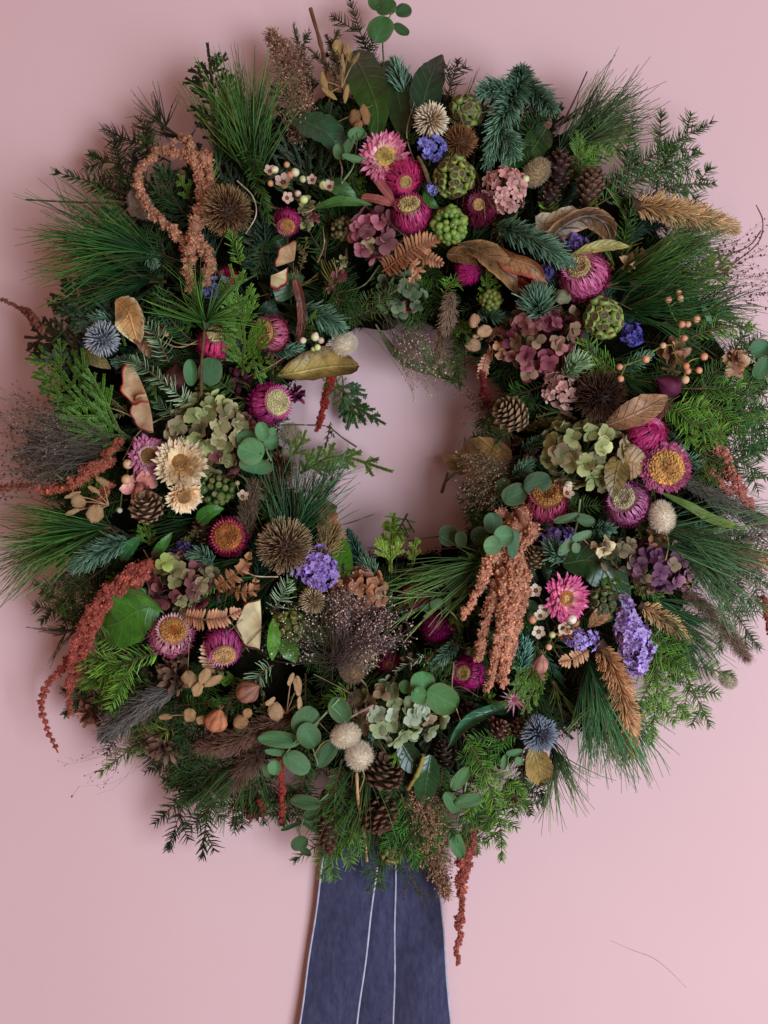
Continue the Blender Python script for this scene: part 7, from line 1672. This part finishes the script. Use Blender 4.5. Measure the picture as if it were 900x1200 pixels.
spruce("dark spruce branch between bottom spruce and gold olive leaf", [(620, 870, -0.012), (612, 915, -0.002), (622, 955, 0.0)], 13, 5, 'dark', 2.2, reach=0.4)
spruce("spruce branch behind the tall lilac statice", [(700, 740, -0.012), (760, 770, -0.002), (800, 800, 0.0)], 15, 6, 'dark', 2.2, reach=0.4)

# ------------------------------------------------------------------ filling greenery, each sprig described by what it sits beside
USED = set(LABELS)
def where(x, y, head):
    """a label made from the two nearest described things"""
    r = math.hypot(x - CX, y - CY)
    near = sorted((math.hypot(a - x, b - y), p) for a, b, p in MARKS)
    cands = []
    for i in range(6):
        cands.append(f"{head} half hidden beside {near[i][1]}")
    for i in range(6):
        for j in range(i + 1, 6):
            cands.append(f"{head} between {near[i][1]} and {near[j][1]}")
    for c in cands:
        if c not in USED and 4 <= len(c.split()) <= 16:
            USED.add(c); return c
    return cands[0]

def filler():
    k = 0
    # long sprigs fanning outward and inward from the middle of the ring
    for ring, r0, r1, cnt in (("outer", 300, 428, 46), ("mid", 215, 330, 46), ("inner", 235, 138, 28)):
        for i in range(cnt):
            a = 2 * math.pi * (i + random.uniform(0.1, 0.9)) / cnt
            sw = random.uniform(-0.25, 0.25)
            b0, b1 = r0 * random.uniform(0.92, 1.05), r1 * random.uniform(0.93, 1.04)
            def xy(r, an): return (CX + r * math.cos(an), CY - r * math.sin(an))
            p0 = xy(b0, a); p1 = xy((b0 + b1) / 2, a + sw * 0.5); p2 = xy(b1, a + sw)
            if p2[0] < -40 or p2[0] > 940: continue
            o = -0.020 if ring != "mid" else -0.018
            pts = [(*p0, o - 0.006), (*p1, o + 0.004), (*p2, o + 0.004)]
            kind = random.choice(("spruce", "spruce", "yew", "cedar", "pine", "fir"))  # mostly darkened palettes: gap shade is put into the needle colours
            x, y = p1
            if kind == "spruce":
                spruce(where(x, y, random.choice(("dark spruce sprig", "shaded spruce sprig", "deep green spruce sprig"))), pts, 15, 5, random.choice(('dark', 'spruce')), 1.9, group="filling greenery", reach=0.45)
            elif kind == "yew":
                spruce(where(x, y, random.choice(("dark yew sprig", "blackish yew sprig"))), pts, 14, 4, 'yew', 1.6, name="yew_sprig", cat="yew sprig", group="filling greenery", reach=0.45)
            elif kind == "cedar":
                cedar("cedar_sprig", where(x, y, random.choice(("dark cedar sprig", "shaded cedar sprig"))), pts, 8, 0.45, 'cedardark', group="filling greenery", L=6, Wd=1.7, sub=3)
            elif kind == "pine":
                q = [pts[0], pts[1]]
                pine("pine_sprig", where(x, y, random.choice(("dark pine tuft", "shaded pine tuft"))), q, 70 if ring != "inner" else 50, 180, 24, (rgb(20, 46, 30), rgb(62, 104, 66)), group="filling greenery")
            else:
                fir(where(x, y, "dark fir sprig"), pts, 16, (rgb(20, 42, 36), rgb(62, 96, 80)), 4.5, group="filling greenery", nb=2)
    # small leaves in the gaps of the ring
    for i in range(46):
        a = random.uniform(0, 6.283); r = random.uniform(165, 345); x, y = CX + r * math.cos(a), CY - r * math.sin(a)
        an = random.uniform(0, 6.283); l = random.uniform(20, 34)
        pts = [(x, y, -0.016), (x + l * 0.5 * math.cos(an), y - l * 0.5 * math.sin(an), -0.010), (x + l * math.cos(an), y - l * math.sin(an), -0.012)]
        c = random.choice((rgb(28, 58, 32), rgb(40, 74, 40), rgb(34, 62, 48)))  # leaf greens darkened too, standing for shade between the blooms
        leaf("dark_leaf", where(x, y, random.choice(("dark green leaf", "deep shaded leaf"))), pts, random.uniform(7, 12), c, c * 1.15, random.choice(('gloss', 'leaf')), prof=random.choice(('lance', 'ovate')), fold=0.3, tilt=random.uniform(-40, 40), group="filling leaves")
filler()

def small_bits():
    """short tips, fine stalks and withered scraps that sit among the flowers"""
    heads = [(a, b) for a, b, _ in MARKS]
    def spot():
        for _ in range(60):
            a = random.uniform(0, 6.283); r = random.uniform(150, 390); x, y = CX + r * math.cos(a), CY - r * math.sin(a)
            if min(math.hypot(x - h[0], y - h[1]) for h in heads) > 24: return x, y, a
        return x, y, a
    for i in range(92):
        x, y, a = spot(); an = random.uniform(0, 6.283) if random.random() < 0.5 else a + random.uniform(-0.7, 0.7)
        l = random.uniform(22, 44); dx, dy = math.cos(an) * l, -math.sin(an) * l
        pts = [(x - dx * .5, y - dy * .5, -0.006), (x, y, 0.004), (x + dx * .5, y + dy * .5, 0.006)]
        kind = random.choice(("spruce", "cedar", "heather", "fir", "grass"))
        if kind == "spruce": spruce(where(x, y, "short green spruce tip"), pts, 12, 0, random.choice(('spruce', 'bright')), 2.2, group="short greenery tips")
        elif kind == "cedar": cedar("cedar_sprig", where(x, y, "short cedar tip"), pts, 5, 0.45, 'cedar', group="short greenery tips", L=5, sub=2)
        elif kind == "heather": spruce(where(x, y, "brownish heather tip"), pts, 6, 1, (rgb(70, 60, 40), rgb(150, 128, 92)), 2.4, mode='round', name="heather_sprig", cat="heather sprig", group="short greenery tips")
        elif kind == "fir": fir(where(x, y, "short blue fir tip"), pts, 13, 'blue', 8, group="short greenery tips")
        else:
            pal = random.choice(((rgb(60, 84, 44), rgb(150, 164, 100)), (rgb(120, 96, 66), rgb(196, 166, 124))))
            pine("grass_tuft", where(x, y, "thin grass tuft"), pts[:2], 40, 26, 26, pal, group="short greenery tips", cat="grass tuft", rad=0.5)
    for i in range(46):
        x, y, a = spot(); an = random.uniform(0, 6.283); l = random.uniform(30, 80); b = random.uniform(-0.5, 0.5)
        pts = [(x, y, -0.004), (x + math.cos(an) * l * .5, y - math.sin(an) * l * .5, 0.010), (x + math.cos(an + b) * l, y - math.sin(an + b) * l, 0.004)]
        twig(where(x, y, random.choice(("fine dry stalk", "thin brown stalk", "thin pale stalk"))), pts, random.uniform(0.6, 1.1), 0.5, random.choice((rgb(150, 124, 90), rgb(96, 72, 54), rgb(186, 164, 128), rgb(88, 100, 60))), cat="stalk", name="dry_stalk")
    for i in range(40):
        x, y, a = spot(); c = random.choice(((rgb(96, 62, 48), rgb(160, 116, 88)), (rgb(110, 44, 56), rgb(150, 84, 86)), (rgb(104, 104, 66), rgb(156, 150, 106)), (rgb(70, 46, 38), rgb(120, 88, 68)), (rgb(140, 98, 66), rgb(206, 160, 116))))
        crumple(where(x, y, random.choice(("withered scrap", "small dried bloom", "crumpled dried petals"))), x, y, random.uniform(8, 13), *c, n=12, off=random.uniform(-0.004, 0.006), prof=random.choice(('petal', 'ovate', 'lance')), wide=random.uniform(0.2, 0.36), group="dried scraps")
small_bits()

def tangle():
    """fine tips and stalks that cross the edges of the blooms"""
    hs = [(a, b, p) for a, b, p in MARKS if math.hypot(a - CX, b - CY) < 400]
    for i in range(76):
        hx, hy, p = hs[(i * 7) % len(hs)]
        a = random.uniform(0, 6.283); x, y = hx + 30 * math.cos(a), hy + 30 * math.sin(a)
        an = a + math.pi + random.uniform(-1.1, 1.1); l = random.uniform(16, 34); dx, dy = math.cos(an), math.sin(an)
        pts = [(x - dx * 12, y - dy * 12, -0.002), (x + dx * l * .4, y + dy * l * .4, 0.014), (x + dx * l, y + dy * l, 0.016)]
        kind = i % 5
        if kind == 0: cedar("cedar_sprig", where(x, y, "fine cedar tip"), pts, 4, 0.4, 'cedar', group="fine tips among the blooms", L=4.5, Wd=1.2, sub=1)
        elif kind == 1: spruce(where(x, y, "fine spruce tip"), pts, 9, 0, random.choice(('spruce', 'dark')), 1.6, group="fine tips among the blooms", stemr=0.7)
        elif kind == 2: spruce(where(x, y, "fine heather tip"), pts, 5, 1, (rgb(60, 56, 36), rgb(120, 108, 76)), 2.0, mode='round', name="heather_sprig", cat="heather sprig", group="fine tips among the blooms", stemr=0.7, rad=0.6)
        elif kind == 3: pine("grass_tuft", where(x, y, "fine grass tuft"), pts[:2], 34, 16, 20, ((rgb(50, 70, 36), rgb(120, 140, 80))), group="fine tips among the blooms", cat="grass tuft", rad=0.45)
        else: twig(where(x, y, "hair thin stalk"), [(x - dx * 20, y - dy * 20, 0.0), (x, y, 0.016), (x + dx * 34, y + dy * 30, 0.012)], 0.6, 0.4, random.choice((rgb(150, 126, 96), rgb(90, 66, 50), rgb(84, 92, 56))), cat="stalk", name="dry_stalk")
tangle()
